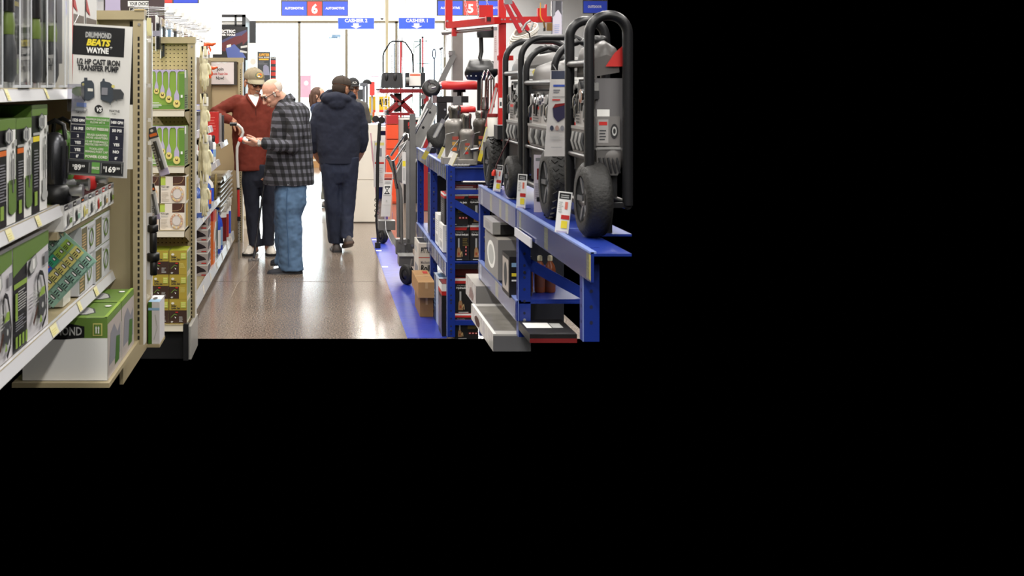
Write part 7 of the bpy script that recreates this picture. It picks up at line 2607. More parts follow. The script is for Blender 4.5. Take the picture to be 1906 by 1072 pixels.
put(m, 'info_card', 'long pale lilac card with a red block, leaning beside the knobby wheel', 'card')
m = MB()
s_ = 488.0
c4 = [PX(1013, 291, s_), PX(1053, 291, s_), PX(1057, 131, s_), PX(1026, 131, s_)]
fr = Fr(c4[0], (1, 0, 0), (0, 0, 1), c4[1].x - c4[0].x, c4[2].z - c4[1].z)
m.add(c4 + [q_ + V3((0, 0.003, 0)) for q_ in c4], [(0, 1, 2, 3), (7, 6, 5, 4), (0, 4, 5, 1), (1, 5, 6, 2), (2, 6, 7, 3), (3, 7, 4, 0)], M('info_board', '#c9c5c2', 0.45))
m.poly(fr, [(0.33, 0.90), (1.09, 0.90), (1.09, 0.995), (0.335, 0.995)], M('slate_navy_print', '#363b4e', 0.5))
m.rect(fr, 0.42, 0.81, 1.02, 0.835, M('mid_blue_print', '#3d55a8', 0.5))
m.lines(fr, 0.42, 0.8, 0.74, 0.79, 2, GREY, fill=0.5, seed=3)
m.rect(fr, 0.38, 0.69, 1.0, 0.695, INK)
m.lines(fr, 0.36, 0.9, 0.65, 0.68, 1, RED, fill=0.5, seed=3)
m.poly(fr, [(0.42, 0.46), (0.38, 0.56), (0.5, 0.61), (0.95, 0.62), (1.0, 0.56), (0.95, 0.45), (0.62, 0.40)], M('indigo_photo', '#33304a', 0.4))
m.poly(fr, [(0.38, 0.56), (0.5, 0.61), (0.95, 0.62), (0.98, 0.60), (0.55, 0.57)], DRED)
for i, c in enumerate((M('slate_navy_print', '#363b4e', 0.5), M('dusty_rose_print', '#a98a80', 0.5), GREY)):
    m.disc(fr, 0.34 + 0.24 * i, 0.33, 0.09, 0.03, c, n=14)
m.lines(fr, 0.24, 0.92, 0.2, 0.28, 5, LGREY, fill=0.4, seed=8)
m.rect(fr, 0.3, 0.105, 0.8, 0.11, GREY)
m.tube([c4[3] + V3((0.02, 0.002, 0)), PX(1034, 120, s_) + V3((0, 0.05, 0))], 0.002, BPLAST, n=6)
put(m, 'info_card', 'tall white information card picturing a generator, tied to the middle frame', 'card')
m = MB()
a = PX(921, 318, 385)
m.tube([PX(921, 316, 385), PX(919, 322, 385), PX(919, 327, 385)], [0.006, 0.011, 0.010], M('plug_red', '#e83a28', 0.35), n=12)
m.tube([PX(921, 316, 385), PX(927, 300, 385), PX(938, 277, 387), PX(951, 254, 390)], 0.003, M('dark_red_cord', '#4a1c1e', 0.5), n=6)
put(m, 'tethered_plug', 'bright red plug on a dark cord hanging from the farthest generator', 'plug')
m = MB()
m.ell(PX(983, 258, 420), (0.012, 0.006, 0.006), RED)
m.tube([PX(984, 260, 420), PX(996, 268, 420)], [0.014, 0.014], ORANGE, n=10)
put(m, 'hose_fitting', 'orange and red fuel fitting below the middle generator body', 'fitting')
m = MB()
a, b = PX(1090, 356, 520), PX(1103, 285, 520)
m.bar(a, b, 0.012, 0.008, M('cream_strip', '#c9c3a5', 0.5))
m.bar(a, a.lerp(b, 0.45), 0.013, 0.009, PALEY)
put(m, 'marker_strip', 'slanted cream and yellow plastic strip in front of the outer generator', 'strip')
# ---------------------------------------------------------------- lifting gear, stools and jacks around the far rack
def pxs(s_):
    return lambda x, y, d=0.0: PX(x, y, s_) + V3((0, d, 0))

# folded grey engine crane standing on the blue film
cr = thing('engine_crane', 'grey folded engine crane with black casters standing on the blue film', 'engine crane', (0.76, 10.4, 0.004))
Q = pxs(212)
m = MB()
m.bar(Q(768, 462), Q(768, 212), 0.055, 0.05, GUN)
m.bar(Q(759, 455), Q(759, 262), 0.035, 0.03, GUNL)
wpart(m, 'mast', cr)
m = MB()
a, b = Q(744, 338, 0.05), Q(812, 196, 0.30)
m.bar(a, b, 0.05, 0.125, GUN)
n_ = (b - a).normalized()
pv = V3((-n_.z, 0, n_.x))
for sg in (-1, 1):
    m.bar(a + pv * 0.062 * sg - V3((0, 0.026, 0)), b + pv * 0.062 * sg - V3((0, 0.026, 0)), 0.012, 0.012, M('pale_steel_edge', '#c9c9c6', 0.3))
for t_ in (0.2, 0.45, 0.7, 0.9):
    p = a.lerp(b, t_) - V3((0, 0.026, 0))
    m.cyl(p, p - V3((0, 0.006, 0)), 0.012, BPLAST, n=12)
m.obox(a.lerp(b, 0.42) + pv * 0.085 - V3((0, 0.02, 0)), (0.11, 0.03, 0.05), GUNL, Matrix.Rotation(-0.6, 3, 'Y'))
wpart(m, 'boom', cr)
m = MB()
m.tube([Q(727, 290), Q(751, 254), Q(755, 247), Q(760, 249), Q(761, 258), Q(757, 310)], 0.012, CHROME, n=12)
wpart(m, 'lifting_handle', cr)
m = MB()
m.tube([Q(738, 312), Q(797, 203)], 0.010, STEEL, n=8)
m.tube([Q(733, 300), Q(795, 209)], 0.008, STEEL, n=8)
wpart(m, 'hydraulic_ram', cr)
for pts in (((720, 292), (724, 296), (745, 352), (746, 370), (747, 452)), ((731, 300), (739, 350), (740, 366), (741, 440))):
    m = MB()
    m.tube([Q(x, y, -0.04) for x, y in pts], 0.015, GUN, n=10)
    m.tube([Q(pts[0][0] - 1, pts[0][1] - 2, -0.04), Q(pts[1][0], pts[1][1], -0.04)], 0.018, CHROME, n=10)
    wpart(m, 'folding_leg', cr)
m = MB()
m.bar(Q(755, 458, -0.03), Q(779, 398, 0.1), 0.03, 0.03, M('dark_grey_steel', '#4a4947', 0.4))
wpart(m, 'strut', cr)
m = MB()
m.obox(Q(747, 458), (0.10, 0.10, 0.13), GUN)
m.obox(Q(760, 462), (0.07, 0.12, 0.10), M('dark_grey_steel', '#4a4947', 0.4))
m.obox(Q(722, 423, 0.2), (0.15, 0.14, 0.08), GUN)
m.bar(Q(722, 428, 0.2), Q(746, 470), 0.04, 0.04, GUN)
for x, y in ((742, 447), (753, 452), (757, 466), (743, 466), (766, 455)):
    p = Q(x, y, -0.06)
    m.cyl(p, p - V3((0, 0.012, 0)), 0.011, STEEL, n=10)
m.tube([Q(718, 405, 0.1), Q(719, 430, 0.05), Q(724, 442, 0.0), Q(731, 455, -0.02)], 0.006, STEEL, n=6)
wpart(m, 'base_bracket', cr)
m = MB()
m.obox(PX(755, 483, 218), (0.125, 0.2, 0.085), GUN)
m.obox(PX(755, 473.5, 218) - V3((0, 0.02, 0)), (0.13, 0.2, 0.006), GUNL)
wpart(m, 'foot_plate', cr)
def caster(root, x, y, r, fork=True, w=0.05):
    c = V3((x, y, r + 0.004))
    R = Matrix.Rotation(PI / 2, 3, 'Y') 
    m = MB()
    Rz_ = Matrix.Rotation(0.5, 3, 'Z') @ R
    m.lathe([(r * 0.5, -w / 2), (r * 0.92, -w / 2), (r, -w * 0.3), (r, w * 0.3), (r * 0.92, w / 2), (r * 0.5, w / 2)], RUBBER, o=c, R=Rz_, n=28, caps=False)
    m.lathe([(0, -w * 0.4), (r * 0.5, -w * 0.45), (r * 0.5, w * 0.45), (0, w * 0.4)], M('black_iron', '#242426', 0.4), o=c, R=Rz_, n=20, caps=False)
    wh = wpart(m, 'wheel', root)
    if fork:
        m = MB()
        m.bar(c + V3((0.012, -w * 0.7, 0)), c + V3((0.04, -w * 0.5, r * 1.6)), 0.04, 0.008, M('brushed_bracket', '#9a968e', 0.35, metal=0.6))
        m.cyl(c + V3((0.012, -w * 0.76, 0)), c + V3((0.012, -w * 0.86, 0)), 0.012, STEEL, n=10)
        f_ = wpart(m, 'fork', root)
caster(cr, 0.758, 9.86, 0.083)
caster(cr, 0.700, 12.45, 0.083, False)
# tall hoist mast behind the jacks
ho = thing('hoist', 'tall grey steel hoist mast with a sloping arm behind the bottle jacks', 'hoist', (1.2, 10.1, 0.004))
Q = pxs(218)
m = MB()
m.box(Q(841.5, 0).x, Q(861, 0).x, 10.06, 10.15, 0.004, 2.12, M('taupe_enamel_steel', '#847d78', 0.4, noise=0.04))
wpart(m, 'mast', ho)
m = MB()
m.bar(Q(843, 103, -0.06), Q(795, 200, -0.10), 0.045, 0.045, GUN)
m.bar(Q(834, 101, -0.06), Q(845, 101, -0.06), 0.03, 0.055, GUN, side=(0, 1, 0))
p = Q(836, 100, -0.08)
m.cyl(p, p - V3((0, 0.012, 0)), 0.018, STEEL, n=12)
m.tube([Q(830, 62, -0.04), Q(829, 72, -0.04), Q(827, 107, -0.04)], 0.006, M('pale_rod', '#d9d9da', 0.3), n=6)
wpart(m, 'sloping_arm', ho)
m = MB()
m.box(1.05, 1.40, 9.98, 10.3, 0.004, 0.06, GUN)
wpart(m, 'base', ho)
# red engine-stand frame on top of the rack
rf = thing('press_frame', 'bright red steel frame with a long cross beam towering over the jacks', 'steel frame', (1.02, 7.9, 1.142))
Q = pxs(288)
m = MB()
m.box(Q(840.5, 0).x, Q(854, 0).x, F / 288 + 0.35, F / 288 + 0.40, Q(0, 46).z, 2.36, REDST)
p = Q(843.5, 34, 0.345)
m.cyl(p, p - V3((0, 0.008, 0)), 0.008, STEEL, n=10)
wpart(m, 'upright', rf)
m = MB()
m.box(Q(928.5, 0).x, Q(942, 0).x, F / 288, F / 288 + 0.05, 1.142, 2.36, REDST)
wpart(m, 'upright', rf)
m = MB()
a, b = PX(836, 47, 275), PX(926, 38, 292)
m.bar(a, b, 0.05, 0.044, REDST)
m.bar(a.lerp(b, 0.43) - V3((0, 0.026, 0)), a.lerp(b, 0.56) - V3((0, 0.026, 0)), 0.002, 0.04, M('amber_decal', '#c9702e', 0.5))
c_ = PX(909, 36, 296)
m.obox(c_, (0.036, 0.05, 0.036), REDST)
m.obox(c_ - V3((0, 0.026, 0)), (0.026, 0.003, 0.026), M('tube_inside', '#2c1012', 0.7))
m.box(PX(895, 0, 292).x, PX(921, 0, 292).x, F / 290 + 0.02, F / 290 + 0.05, PX(0, 31, 292).z, PX(0, 8, 292).z, REDST)
wpart(m, 'cross_beam', rf)
m = MB()
a, b = PX(927, 37.5, 288), PX(1030, 36, 288)
m.bar(a, b, 0.04, 0.038, REDST)
for x in (933, 939, 949, 960):
    p = PX(x, 36.5, 288) - V3((0, 0.02, 0))
    m.cyl(p, p - V3((0, 0.003, 0)), 0.006, STEEL, n=10)
m.box(PX(1001, 0, 288).x, PX(1018, 0, 288).x, F / 288, F / 288 + 0.04, PX(0, 31, 288).z, PX(0, 15, 288).z, REDST)
m.box(PX(1015.5, 0, 288).x, PX(1018, 0, 288).x, F / 288, F / 288 + 0.04, PX(0, 15, 288).z, PX(0, 8, 288).z, REDST)
wpart(m, 'side_beam', rf)
m = MB()
m.box(PX(925, 0, 288).x, PX(958, 0, 288).x, F / 288 + 0.05, F / 288 + 0.09, PX(0, 112, 288).z, PX(0, 103, 288).z, REDST)
wpart(m, 'lower_crossbar', rf)
m = MB()
m.bar(PX(940, 5, 300), PX(969, 61, 300), 0.022, 0.024, M('crimson_enamel', '#b8232f', 0.3))
m.bar(PX(951, 3, 300), PX(983, 57, 300), 0.022, 0.024, M('crimson_enamel', '#b8232f', 0.3))
m.bar(PX(938, 4, 300), PX(953, 3, 300), 0.024, 0.03, STEEL)
wpart(m, 'sloping_leg', rf)
m = MB()
m.tube([PX(825, 61, 270), PX(846, 59.5, 277), PX(917, 52.5, 288)], 0.0125, STEEL, n=12)
m.tube([PX(825, 61, 270), PX(833, 60.5, 272)], 0.018, STEEL, n=12)
m.obox(PX(845, 59, 277), (0.03, 0.05, 0.06), REDST)
m.tube([PX(831, 33, 270), PX(839, 39, 272)], 0.010, STEEL, n=10)
wpart(m, 'steel_rod', rf)
for k, (xa, xb, lb) in enumerate(((864, 871, 'links of pale chain hanging in front of the sign numbered five, beside the red upright'), (887, 891, 'links of pale chain hanging over the right edge of the red number panel'), (905, 911, 'links of pale chain above the square red tube end'))):
    m = MB()
    for i in range(9 - 3 * (k == 2)):
        y = -6 + i * 5
        p = PX(xa + (xb - xa) * (i / 8.0), y, 280)
        pts = [p + V3((0.006 * math.cos(a) * (1 if i % 2 else 0.25), 0.006 * math.cos(a) * (0.25 if i % 2 else 1), 0.012 * math.sin(a))) for a in [q_ * PI / 5 for q_ in range(11)]]
        m.tube(pts, 0.0022, M('pale_zinc', '#d2d4da', 0.3, metal=0.5), n=6, caps=False)
    put(m, 'chain', lb.replace('right edge', 'edge'), 'chain', 'chains hanging from the red frame')
m = MB()
m.box(PX(919, 0, 300).x, PX(925.5, 0, 300).x, F / 300, F / 300 + 0.004, PX(0, 128, 300).z, PX(0, 50, 300).z, M('pale_pink_card', '#d6c6c6', 0.35))
fr = Fr((PX(919, 0, 300).x, F / 300, PX(0, 128, 300).z), (1, 0, 0), (0, 0, 1), 6.5 / 300, 78 / 300)
m.lines(fr, 0.3, 0.8, 0.4, 0.8, 9, M('faded_red_text', '#b98a8a', 0.5), fill=0.4, seed=2)
m.rect(fr, 0, 0.92, 1, 1, GREY)
put(m, 'info_card', 'narrow pale card hanging in front of the red upright', 'card')
m = MB()
for i in range(6):
    r_ = 0.075 + 0.006 * (i % 3)
    c_ = PX(978 - i * 1.0, 56 + i * 3.2, 300)
    m.tube([c_ + V3((r_ * math.cos(a), 0.03 * math.sin(a), 0.030 * math.sin(a) + r_ * 0.42 * math.cos(a))) for a in [q_ * PI / 12 for q_ in range(25)]], 0.0065, M('white_hose', '#dcd6cc', 0.4), n=8, caps=False)
m.tube([PX(972, 57, 306), PX(979, 44, 306), PX(987, 38, 306), PX(992, 42, 306), PX(988, 56, 306)], 0.0065, M('grey_hose', '#8f8f90', 0.4), n=8)
m.tube([PX(978, 56, 308), PX(985, 62, 306), PX(987, 72, 305)], 0.004, BPLAST, n=6)
put(m, 'hose_coil', 'coil of white hose tied with a black strap above the generators', 'hose')
m = MB()
m.tube([PX(1006, 5, 290), PX(1005.5, 28, 290), PX(1008, 36, 290), PX(1012, 41, 290)], [0.003, 0.004, 0.004, 0.003], M('amber_hook', '#e2a53a', 0.4), n=8)
m.tube([PX(1012, 40, 290), PX(1014, 52, 290)], 0.006, M('brass_fitting', '#8c6a3c', 0.35, metal=0.6), n=10)
m.obox(PX(1022, 50, 290), (0.035, 0.04, 0.05), M('brass_fitting', '#8c6a3c', 0.35, metal=0.6))
m.obox(PX(1013, 55, 290), (0.012, 0.03, 0.02), BPLAST)
put(m, 'brass_valve', 'brass valve with an amber hook in front of the red side beam', 'valve')
m = MB()
fr = px_box(m, 1027, 1047, 2, 66, 290, 0.03, clear('bag_film', '#e6e6ee', 0.12, 0.25, 0.7))
m.poly(fr['F'], [(0.05, 0.0), (0.95, 0.0), (0.9, 0.6), (0.6, 0.75), (0.1, 0.6)], M('pale_lilac_print', '#d9d3e2', 0.4))
m.lines(fr['F'], 0.25, 0.8, 0.08, 0.35, 5, M('periwinkle_print', '#a9b0d8', 0.5), seed=3)
m.poly(fr['F'], [(0.0, 0.5), (0.3, 0.6), (0.35, 1.0), (0.1, 1.0)], GREY)
put(m, 'bag', 'clear plastic bag with a pale printed label above the tallest generator frames', 'bag')
m = MB()
R_g = M('gas_can_red', '#c3201f', 0.35)
for x0, x1, y0, y1, s_ in ((1010, 1032, 97, 113, 380),):
    a, b = PX(x0, y1, s_), PX(x1, y0, s_)
    m.box(a.x, b.x, a.y, a.y + 0.08, a.z, b.z, R_g)
    m.cyl((a.x + 0.02, a.y + 0.04, b.z), (a.x + 0.02, a.y + 0.04, b.z + 0.02), 0.012, BPLAST, n=12)
put(m, 'fuel_can', 'small red fuel can resting on the middle generator tank', 'fuel can')

# ---- stools
def stool(label, x0, x1, yt, yb, s_, base_z=1.142, name='shop_stool', grp='red shop stools on the blue rack'):
    a, b = PX(x0, yb, s_), PX(x1, yt, s_)
    c = V3(((a.x + b.x) / 2, a.y + 0.12, base_z))
    t = thing(name, label, 'stool', c, grp)
    w_ = (b.x - a.x) / 2
    m = MB()
    h = b.z - a.z
    VIN = M('red_vinyl', '#d2302c', 0.35)
    rs = []
    for zz, g in ((0, 0.9), (h * 0.12, 0.98), (h * 0.5, 1.0), (h * 0.85, 0.96), (h, 0.86), (h * 1.06, 0.6)):
        rs.append([V3((c.x + w_ * g * math.copysign(abs(math.cos(q_)) ** 0.6, math.cos(q_)), c.y + 0.13 * g * math.copysign(abs(math.sin(q_)) ** 0.6, math.sin(q_)), a.z + zz)) for q_ in [i * PI / 16 for i in range(32)]])
    m.rings(rs, VIN)
    wpart(m, 'seat', t)
    m = MB()
    m.cyl((c.x, c.y, base_z + 0.02), (c.x, c.y, a.z), 0.018, BPLAST, n=14)
    m.cyl((c.x, c.y, a.z - 0.02), (c.x, c.y, a.z), 0.05, BPLAST, n=16)
    wpart(m, 'post', t)
    m = MB()
    for i in range(4):
        an = PI / 4 + i * PI / 2
        m.bar((c.x, c.y, base_z + 0.02), (c.x + 0.14 * math.cos(an), c.y + 0.14 * math.sin(an), base_z + 0.012), 0.025, 0.02, BPLAST, side=(0, 0, 1))
    wpart(m, 'foot', t)
stool('bright red padded stool, taller of the two on the blue rack', 820, 897, 151, 167, 238, 1.142)
stool('bright red padded stool, shorter one half hidden by the bottle jacks', 839, 889, 198, 209.5, 272, 1.142)
ts = thing('tractor_seat_stool', 'black tractor seat stool with a row of holes, beside the red frame', 'stool', (1.24, 9.0, 1.142))
Q = pxs(245)
m = MB()
rs = []
for t_ in range(9):
    u = t_ / 8
    y = 112 + 36 * u
    hw = (20 + 12 * math.sin(PI * min(1, u * 1.2) * 0.5)) * (1 - 0.25 * max(0, u - 0.7) / 0.3)
    dep = -0.10 * math.sin(PI * u)
    rs.append([Q(893 + hw * math.cos(a), y - 2 * math.sin(a), dep + 0.05 * math.sin(a)) for a in [q_ * PI / 10 for q_ in range(20)]])
m.rings(rs, M('black_seat_plastic', '#1d1d1e', 0.4))
for x in (866, 873, 882, 893, 903):
    p = Q(x, 141.5, -0.115)
    m.cyl(p, p - V3((0, 0.006, 0)), 0.005, PAPER, n=10)
wpart(m, 'seat', ts)
m = MB()
rs = []
for t_ in range(6):
    u = t_ / 5
    rs.append([Q(904 + (17 - 3 * abs(u - 0.5)) * math.cos(a), 55 + 15 * u, 0.03 * math.sin(a)) for a in [q_ * PI / 8 for q_ in range(16)]])
m.rings(rs, bpy.data.materials['black_seat_plastic'])
wpart(m, 'backrest', ts)
m = MB()
m.tube([Q(896, 70, 0.02), Q(897, 96, 0.03), Q(894, 108, 0.02), Q(897, 116, 0.0), Q(925, 118, 0.0)], 0.016, BPLAST, n=12)
m.tube([Q(893, 148), V3((Q(893, 0).x, 9.0, 1.15))], 0.02, BPLAST, n=12)
m.box(1.13, 1.36, 8.9, 9.1, 1.142, 1.155, BPLAST)
wpart(m, 'stem', ts)
st = MB()
Q = pxs(248)
st.box(Q(813, 0).x, Q(872, 0).x, F / 248, F / 248 + 0.06, Q(0, 191).z, Q(0, 179).z, BPLAST)
st.box(Q(814, 0).x, Q(832, 0).x, F / 248, F / 248 + 0.06, 1.142, Q(0, 190).z, BPLAST)
st.box(Q(805, 0).x, Q(814, 0).x, F / 248, F / 248 + 0.05, Q(0, 192).z, Q(0, 178).z, STEEL)
st.cyl(Q(828, 204, -0.005), Q(828, 204, -0.012), 0.008, GREY, n=10)
st.box(Q(843, 0).x, Q(858, 0).x, F / 248 - 0.02, F / 248, Q(0, 198).z, Q(0, 179).z, GUN)
put(st, 'support_stand', 'black steel stand with a flat top bar behind the bottle jacks', 'stand')
m = MB()
c = PX(803, 164, 239)
m.lathe([(0.035, -0.02), (0.068, -0.022), (0.072, 0), (0.068, 0.022), (0.035, 0.02)], BPLAST, o=c, R=Matrix.Rotation(PI / 2 - 0.2, 3, 'X'), n=28, caps=False)
m.lathe([(0, -0.01), (0.036, -0.015), (0.036, 0.015), (0, 0.01)], GUN, o=c, R=Matrix.Rotation(PI / 2 - 0.2, 3, 'X'), n=20, caps=False)
for i in range(4):
    a = i * PI / 2 + 0.4
    m.bar(c, c + V3((0.06 * math.cos(a), -0.012, 0.06 * math.sin(a))), 0.008, 0.012, STEEL)
m.tube([c, PX(822, 160, 239)], 0.016, STEEL, n=10)
put(m, 'caster_wheel', 'black spoked caster wheel sticking out level with the taller red stool', 'wheel')
m = MB()
c = PX(820, 253, 262)
m.lathe([(0.05, -0.03), (0.09, -0.03), (0.1, 0), (0.09, 0.03), (0.05, 0.03)], RUBBER, o=c, R=Matrix.Rotation(PI / 2 - 0.3, 3, 'X'), n=28)
m.tube([PX(828, 224, 262), PX(834, 214, 262), PX(845, 206, 262)], 0.010, RUBBER, n=8)
put(m, 'rubber_hose_reel', 'black rubber wheel shape lying behind the slanted price strip on the rack', 'reel')

# ---- bottle jacks
JG = M('jack_grey', '#8e8a85', 0.35, metal=0.35, noise=0.06)
def bottle_jack(x, y, R_, Hb, Hr, label, body=JG, decal=ORANGE):
    t = thing('bottle_jack', label, 'jack', (x, y, 1.143), 'bottle jacks on the blue rack')
    m = MB()
    m.box(-R_ * 1.35, R_ * 1.35, -R_ * 1.15, R_ * 1.15, 0, Hb * 0.16, body)
    m.cyl((R_ * 1.1, -R_ * 0.9, Hb * 0.1), (R_ * 1.1, -R_ * 0.9, Hb * 0.55), R_ * 0.34, body, n=14)
    m.cyl((R_ * 0.4, -R_ * 1.2, Hb * 0.42), (R_ * 1.5, -R_ * 1.35, Hb * 0.46), R_ * 0.26, STEEL, n=14)
    m.build('base', t, bevel=0.004)
    m = MB()
    m.lathe([(R_ * 0.96, Hb * 0.14), (R_, Hb * 0.17), (R_, Hb * 0.80), (R_ * 1.06, Hb * 0.82), (R_ * 1.06, Hb * 0.9), (R_ * 0.86, Hb * 0.97), (R_ * 0.6, Hb)], body, n=28)
    fr = Fr((-R_ * 0.35, -R_ * 1.0, Hb * 0.30), (1, 0, 0), (0, 0, 1), R_ * 0.7, Hb * 0.35)
    for i in range(3):
        m.box(-R_ * 0.36, R_ * (0.1 + 0.1 * i), -R_ * 1.02, -R_ * 0.92, Hb * (0.30 + i * 0.12), Hb * (0.37 + i * 0.12), (decal, M('worn_amber_label', '#b58a3c', 0.5), M('worn_red_label', '#9a4034', 0.5))[i])
    m.build('cylinder', t)
    m = MB()
    m.lathe([(R_ * 0.62, Hb), (R_ * 0.64, Hb * 1.01), (R_ * 0.64, Hr * 0.90), (R_ * 0.7, Hr * 0.91), (R_ * 0.7, Hr * 0.97), (R_ * 0.6, Hr)], M('ram_steel', '#a9a6a1', 0.25, metal=0.9), n=24)
    m.build('ram', t)
    m = MB()
    m.tube([(-R_ * 1.2, -R_ * 0.6, Hb * 0.4), (-R_ * 1.0, -R_ * 1.1, Hb * 0.66), (-R_ * 0.2, -R_ * 1.3, Hb * 0.70)], 0.0035, GUNL, n=8)
    m.tube([(-R_ * 0.6, -R_ * 1.3, Hb * 0.3), (R_ * 0.3, -R_ * 1.4, Hb * 0.55)], 0.0035, GUNL, n=8)
    m.build('handle_link', t)
bottle_jack(0.915, 7.80, 0.062, 0.30, 0.385, 'tall grey bottle jack with a thick ram, behind the white leaflets')
bottle_jack(0.985, 7.72, 0.046, 0.235, 0.335, 'grey bottle jack at the rack corner above the nearest blue post', decal=RED)
bottle_jack(1.095, 7.88, 0.046, 0.30, 0.35, 'dark bottle jack with orange lettering beside the knobby tyre', body=M('jack_dark', '#4e4a44', 0.35, metal=0.3))
bottle_jack(1.02, 8.12, 0.052, 0.26, 0.33, 'grey bottle jack in the back row under the shorter red stool')
m = MB()
for x, y in ((902, 134), (909, 132), (914, 140)):
    m.tube([PX(x - 6, 205, 276), PX(x - 5, 150, 276), PX(x, y - 2, 276), PX(x + 5, y + 6, 276), PX(x + 5, 200, 276)], 0.006, CHROME, n=8)
m.lathe([(0.02, 0), (0.022, 0.03), (0.016, 0.06), (0.02, 0.08)], STEEL, o=PX(903, 203, 276), n=14)
m.box(PX(895, 0, 276).x, PX(915, 0, 276).x, F / 276, F / 276 + 0.05, 1.142, PX(0, 203, 276).z, M('dark_grey_steel', '#4a4947', 0.4))
put(m, 'hose_pump', 'silver pump with looped chrome hoses standing before the red upright', 'pump')
m = MB()
c = PX(921, 255, 300)
m.lathe([(0.030, 0), (0.032, 0.004), (0.032, 0.155), (0.026, 0.165)], M('cream_can', '#dcd8cf', 0.4), o=(c.x, c.y + 0.1, 1.143 + 0.16), n=22)
m.lathe([(0.034, 0), (0.034, 0.02)], DRED, o=(c.x, c.y + 0.1, 1.143 + 0.32), n=22)
m.box(c.x - 0.05, c.x + 0.05, c.y + 0.04, c.y + 0.16, 1.142, 1.303, M('dark_grey_steel', '#4a4947', 0.4))
put(m, 'canister', 'cream canister with a dark red rim between the red frame and the knobby tyre', 'canister')
m = MB()
fr = px_box(m, 929, 935, 182, 201, 292, 0.004, PAPER)
m.rect(fr['F'], 0.2, 0.2, 0.8, 0.6, DGREY)
put(m, 'price_card', 'small white price card taped to the red upright', 'price card')

# slanted clear price strips and the row of leaflets on the rack edge
def talker(x0, y0, x1, y1, s_, wpx, fill, foot, label):
    a, b = PX(x0, y0, s_), PX(x1, y1, s_)
    m = MB()
    w_ = wpx / s_
    m.bar(b, a, 0.0015, w_, fill, side=(0, 1, 0))
    m.bar(b, b.lerp(a, 0.2), 0.003, w_ * 1.05, foot, side=(0, 1, 0))
    m.bar(b.lerp(a, 0.3) - V3((0, 0.002, 0)), b.lerp(a, 0.9) - V3((0, 0.002, 0)), 0.0015, w_ * 0.6, LGREY, side=(0, 1, 0))
    put(m, 'price_strip', label, 'price strip', 'slanted price strips on the jack rack')
talker(826, 222, 788, 296, 263, 8, GREY, M('olive_gold_print', '#a89a3c', 0.5), 'slanted grey price strip with a yellow foot at the far corner of the jack rack')
talker(926, 155, 906, 236, 286, 7, RED, M('worn_red_print', '#b05a55', 0.5), 'slanted red price strip in front of the red frame')
talker(909, 232, 892, 300, 286, 7, PALEY, YELLOW, 'slanted yellow price strip in front of the dark bottle jack')
for i in range(5):
    s_ = 266 + i * 6
    m = MB()
    a = V3((0.862, F / s_, 1.149))
    b = a + V3((0.036, 0.0, 0.078))
    m.bar(a, b, 0.012, 0.030, (PALEY, PAPER, PAPER, WHITE, OFFW)[i], side=(0, 1, 0))
    m.bar(a + V3((0.012, -0.007, -0.006)), b + V3((0.012, -0.007, -0.006)), 0.002, 0.003, M('olive_gold_print', '#a89a3c', 0.5), side=(0, 1, 0))
    put(m, 'leaflet', '%s leaflet, %s of the row leaning on the jack rack edge' % (('pale yellow', 'white', 'white', 'bright white', 'cream')[i], ordn[i]), 'leaflet', 'leaflets leaning on the jack rack edge')
for i, (x, y) in enumerate(((848, 305), (856, 303), (862, 308), (868, 300))):
    m = MB()
    p = PX(x, y, 292)
    p.z = 1.150
    m.cyl(p + V3((-0.015, 0, 0)), p + V3((0.015, 0.01, 0)), 0.008, GUNL, n=10)
    m.cyl(p + V3((0.015, 0.01, 0)), p + V3((0.022, 0.012, 0)), 0.011, STEEL, n=6)
    put(m, 'steel_fitting', 'small loose steel fitting lying before the bottle jacks, %s from the leaflets' % ordn[i], 'fitting', 'loose fittings before the jacks')
m = MB()
m.ell(PX(805, 283, 240), (0.02, 0.03, 0.03), DRED)
m.box(PX(795, 0, 240).x, PX(812, 0, 240).x, F / 240 - 0.03, F / 240 + 0.05, 1.142, 1.18, BPLAST)
put(m, 'black_red_tool', 'small black and red tool at the far corner of the jack rack', 'tool')

# ---- red lift table standing on the distant rack
lt = thing('lift_table', 'dark red scissor lift table with a tall black hoop handle on the distant blue rack', 'lift table', (1.25, 17.4, 1.105))
Q = pxs(128)
m = MB()
m.box(Q(706, 0).x, Q(795, 0).x, 17.1, 17.75, Q(0, 173).z, Q(0, 165.5).z, DREDST)
m.add([Q(698, 166, -0.05), Q(712, 164, 0.0), Q(712, 168, 0.0), Q(702, 168, -0.05)], [(0, 1, 2, 3)], BPLAST)
wpart(m, 'platform', lt)
m = MB()
for a, b in (((722, 211), (768, 176)), ((766, 211), (728, 176)), ((719, 210), (742, 188)), ((770, 210), (749, 188))):
    m.bar(Q(*a), Q(*b), 0.04, 0.04, DREDST)
    m.bar(Q(a[0], a[1], 0.3), Q(b[0], b[1], 0.3), 0.03, 0.03, BPLAST)
p = Q(743, 193, -0.03)
m.cyl(p, p - V3((0, 0.02, 0)), 0.025, STEEL, n=10)
m.box(Q(735, 0).x, Q(748, 0).x, 17.3, 17.4, Q(0, 208).z, Q(0, 174).z, BPLAST)
wpart(m, 'scissor_leg', lt)
m = MB()
m.box(Q(726, 0).x, Q(772, 0).x, 17.14, 17.6, Q(0, 215).z, Q(0, 210).z, DREDST)
m.box(Q(719, 0).x, Q(723, 0).x, 17.14, 17.6, Q(0, 230).z, Q(0, 205).z, BPLAST)
m.bar(Q(795, 168), Q(795, 210), 0.04, 0.05, DREDST)
m.tube([Q(705, 214), Q(715, 214), Q(721, 218)], 0.012, PAPER, n=8)
m.cyl(Q(700, 222, 0.1), Q(700, 222, 0.15), 0.05, RUBBER, n=16)
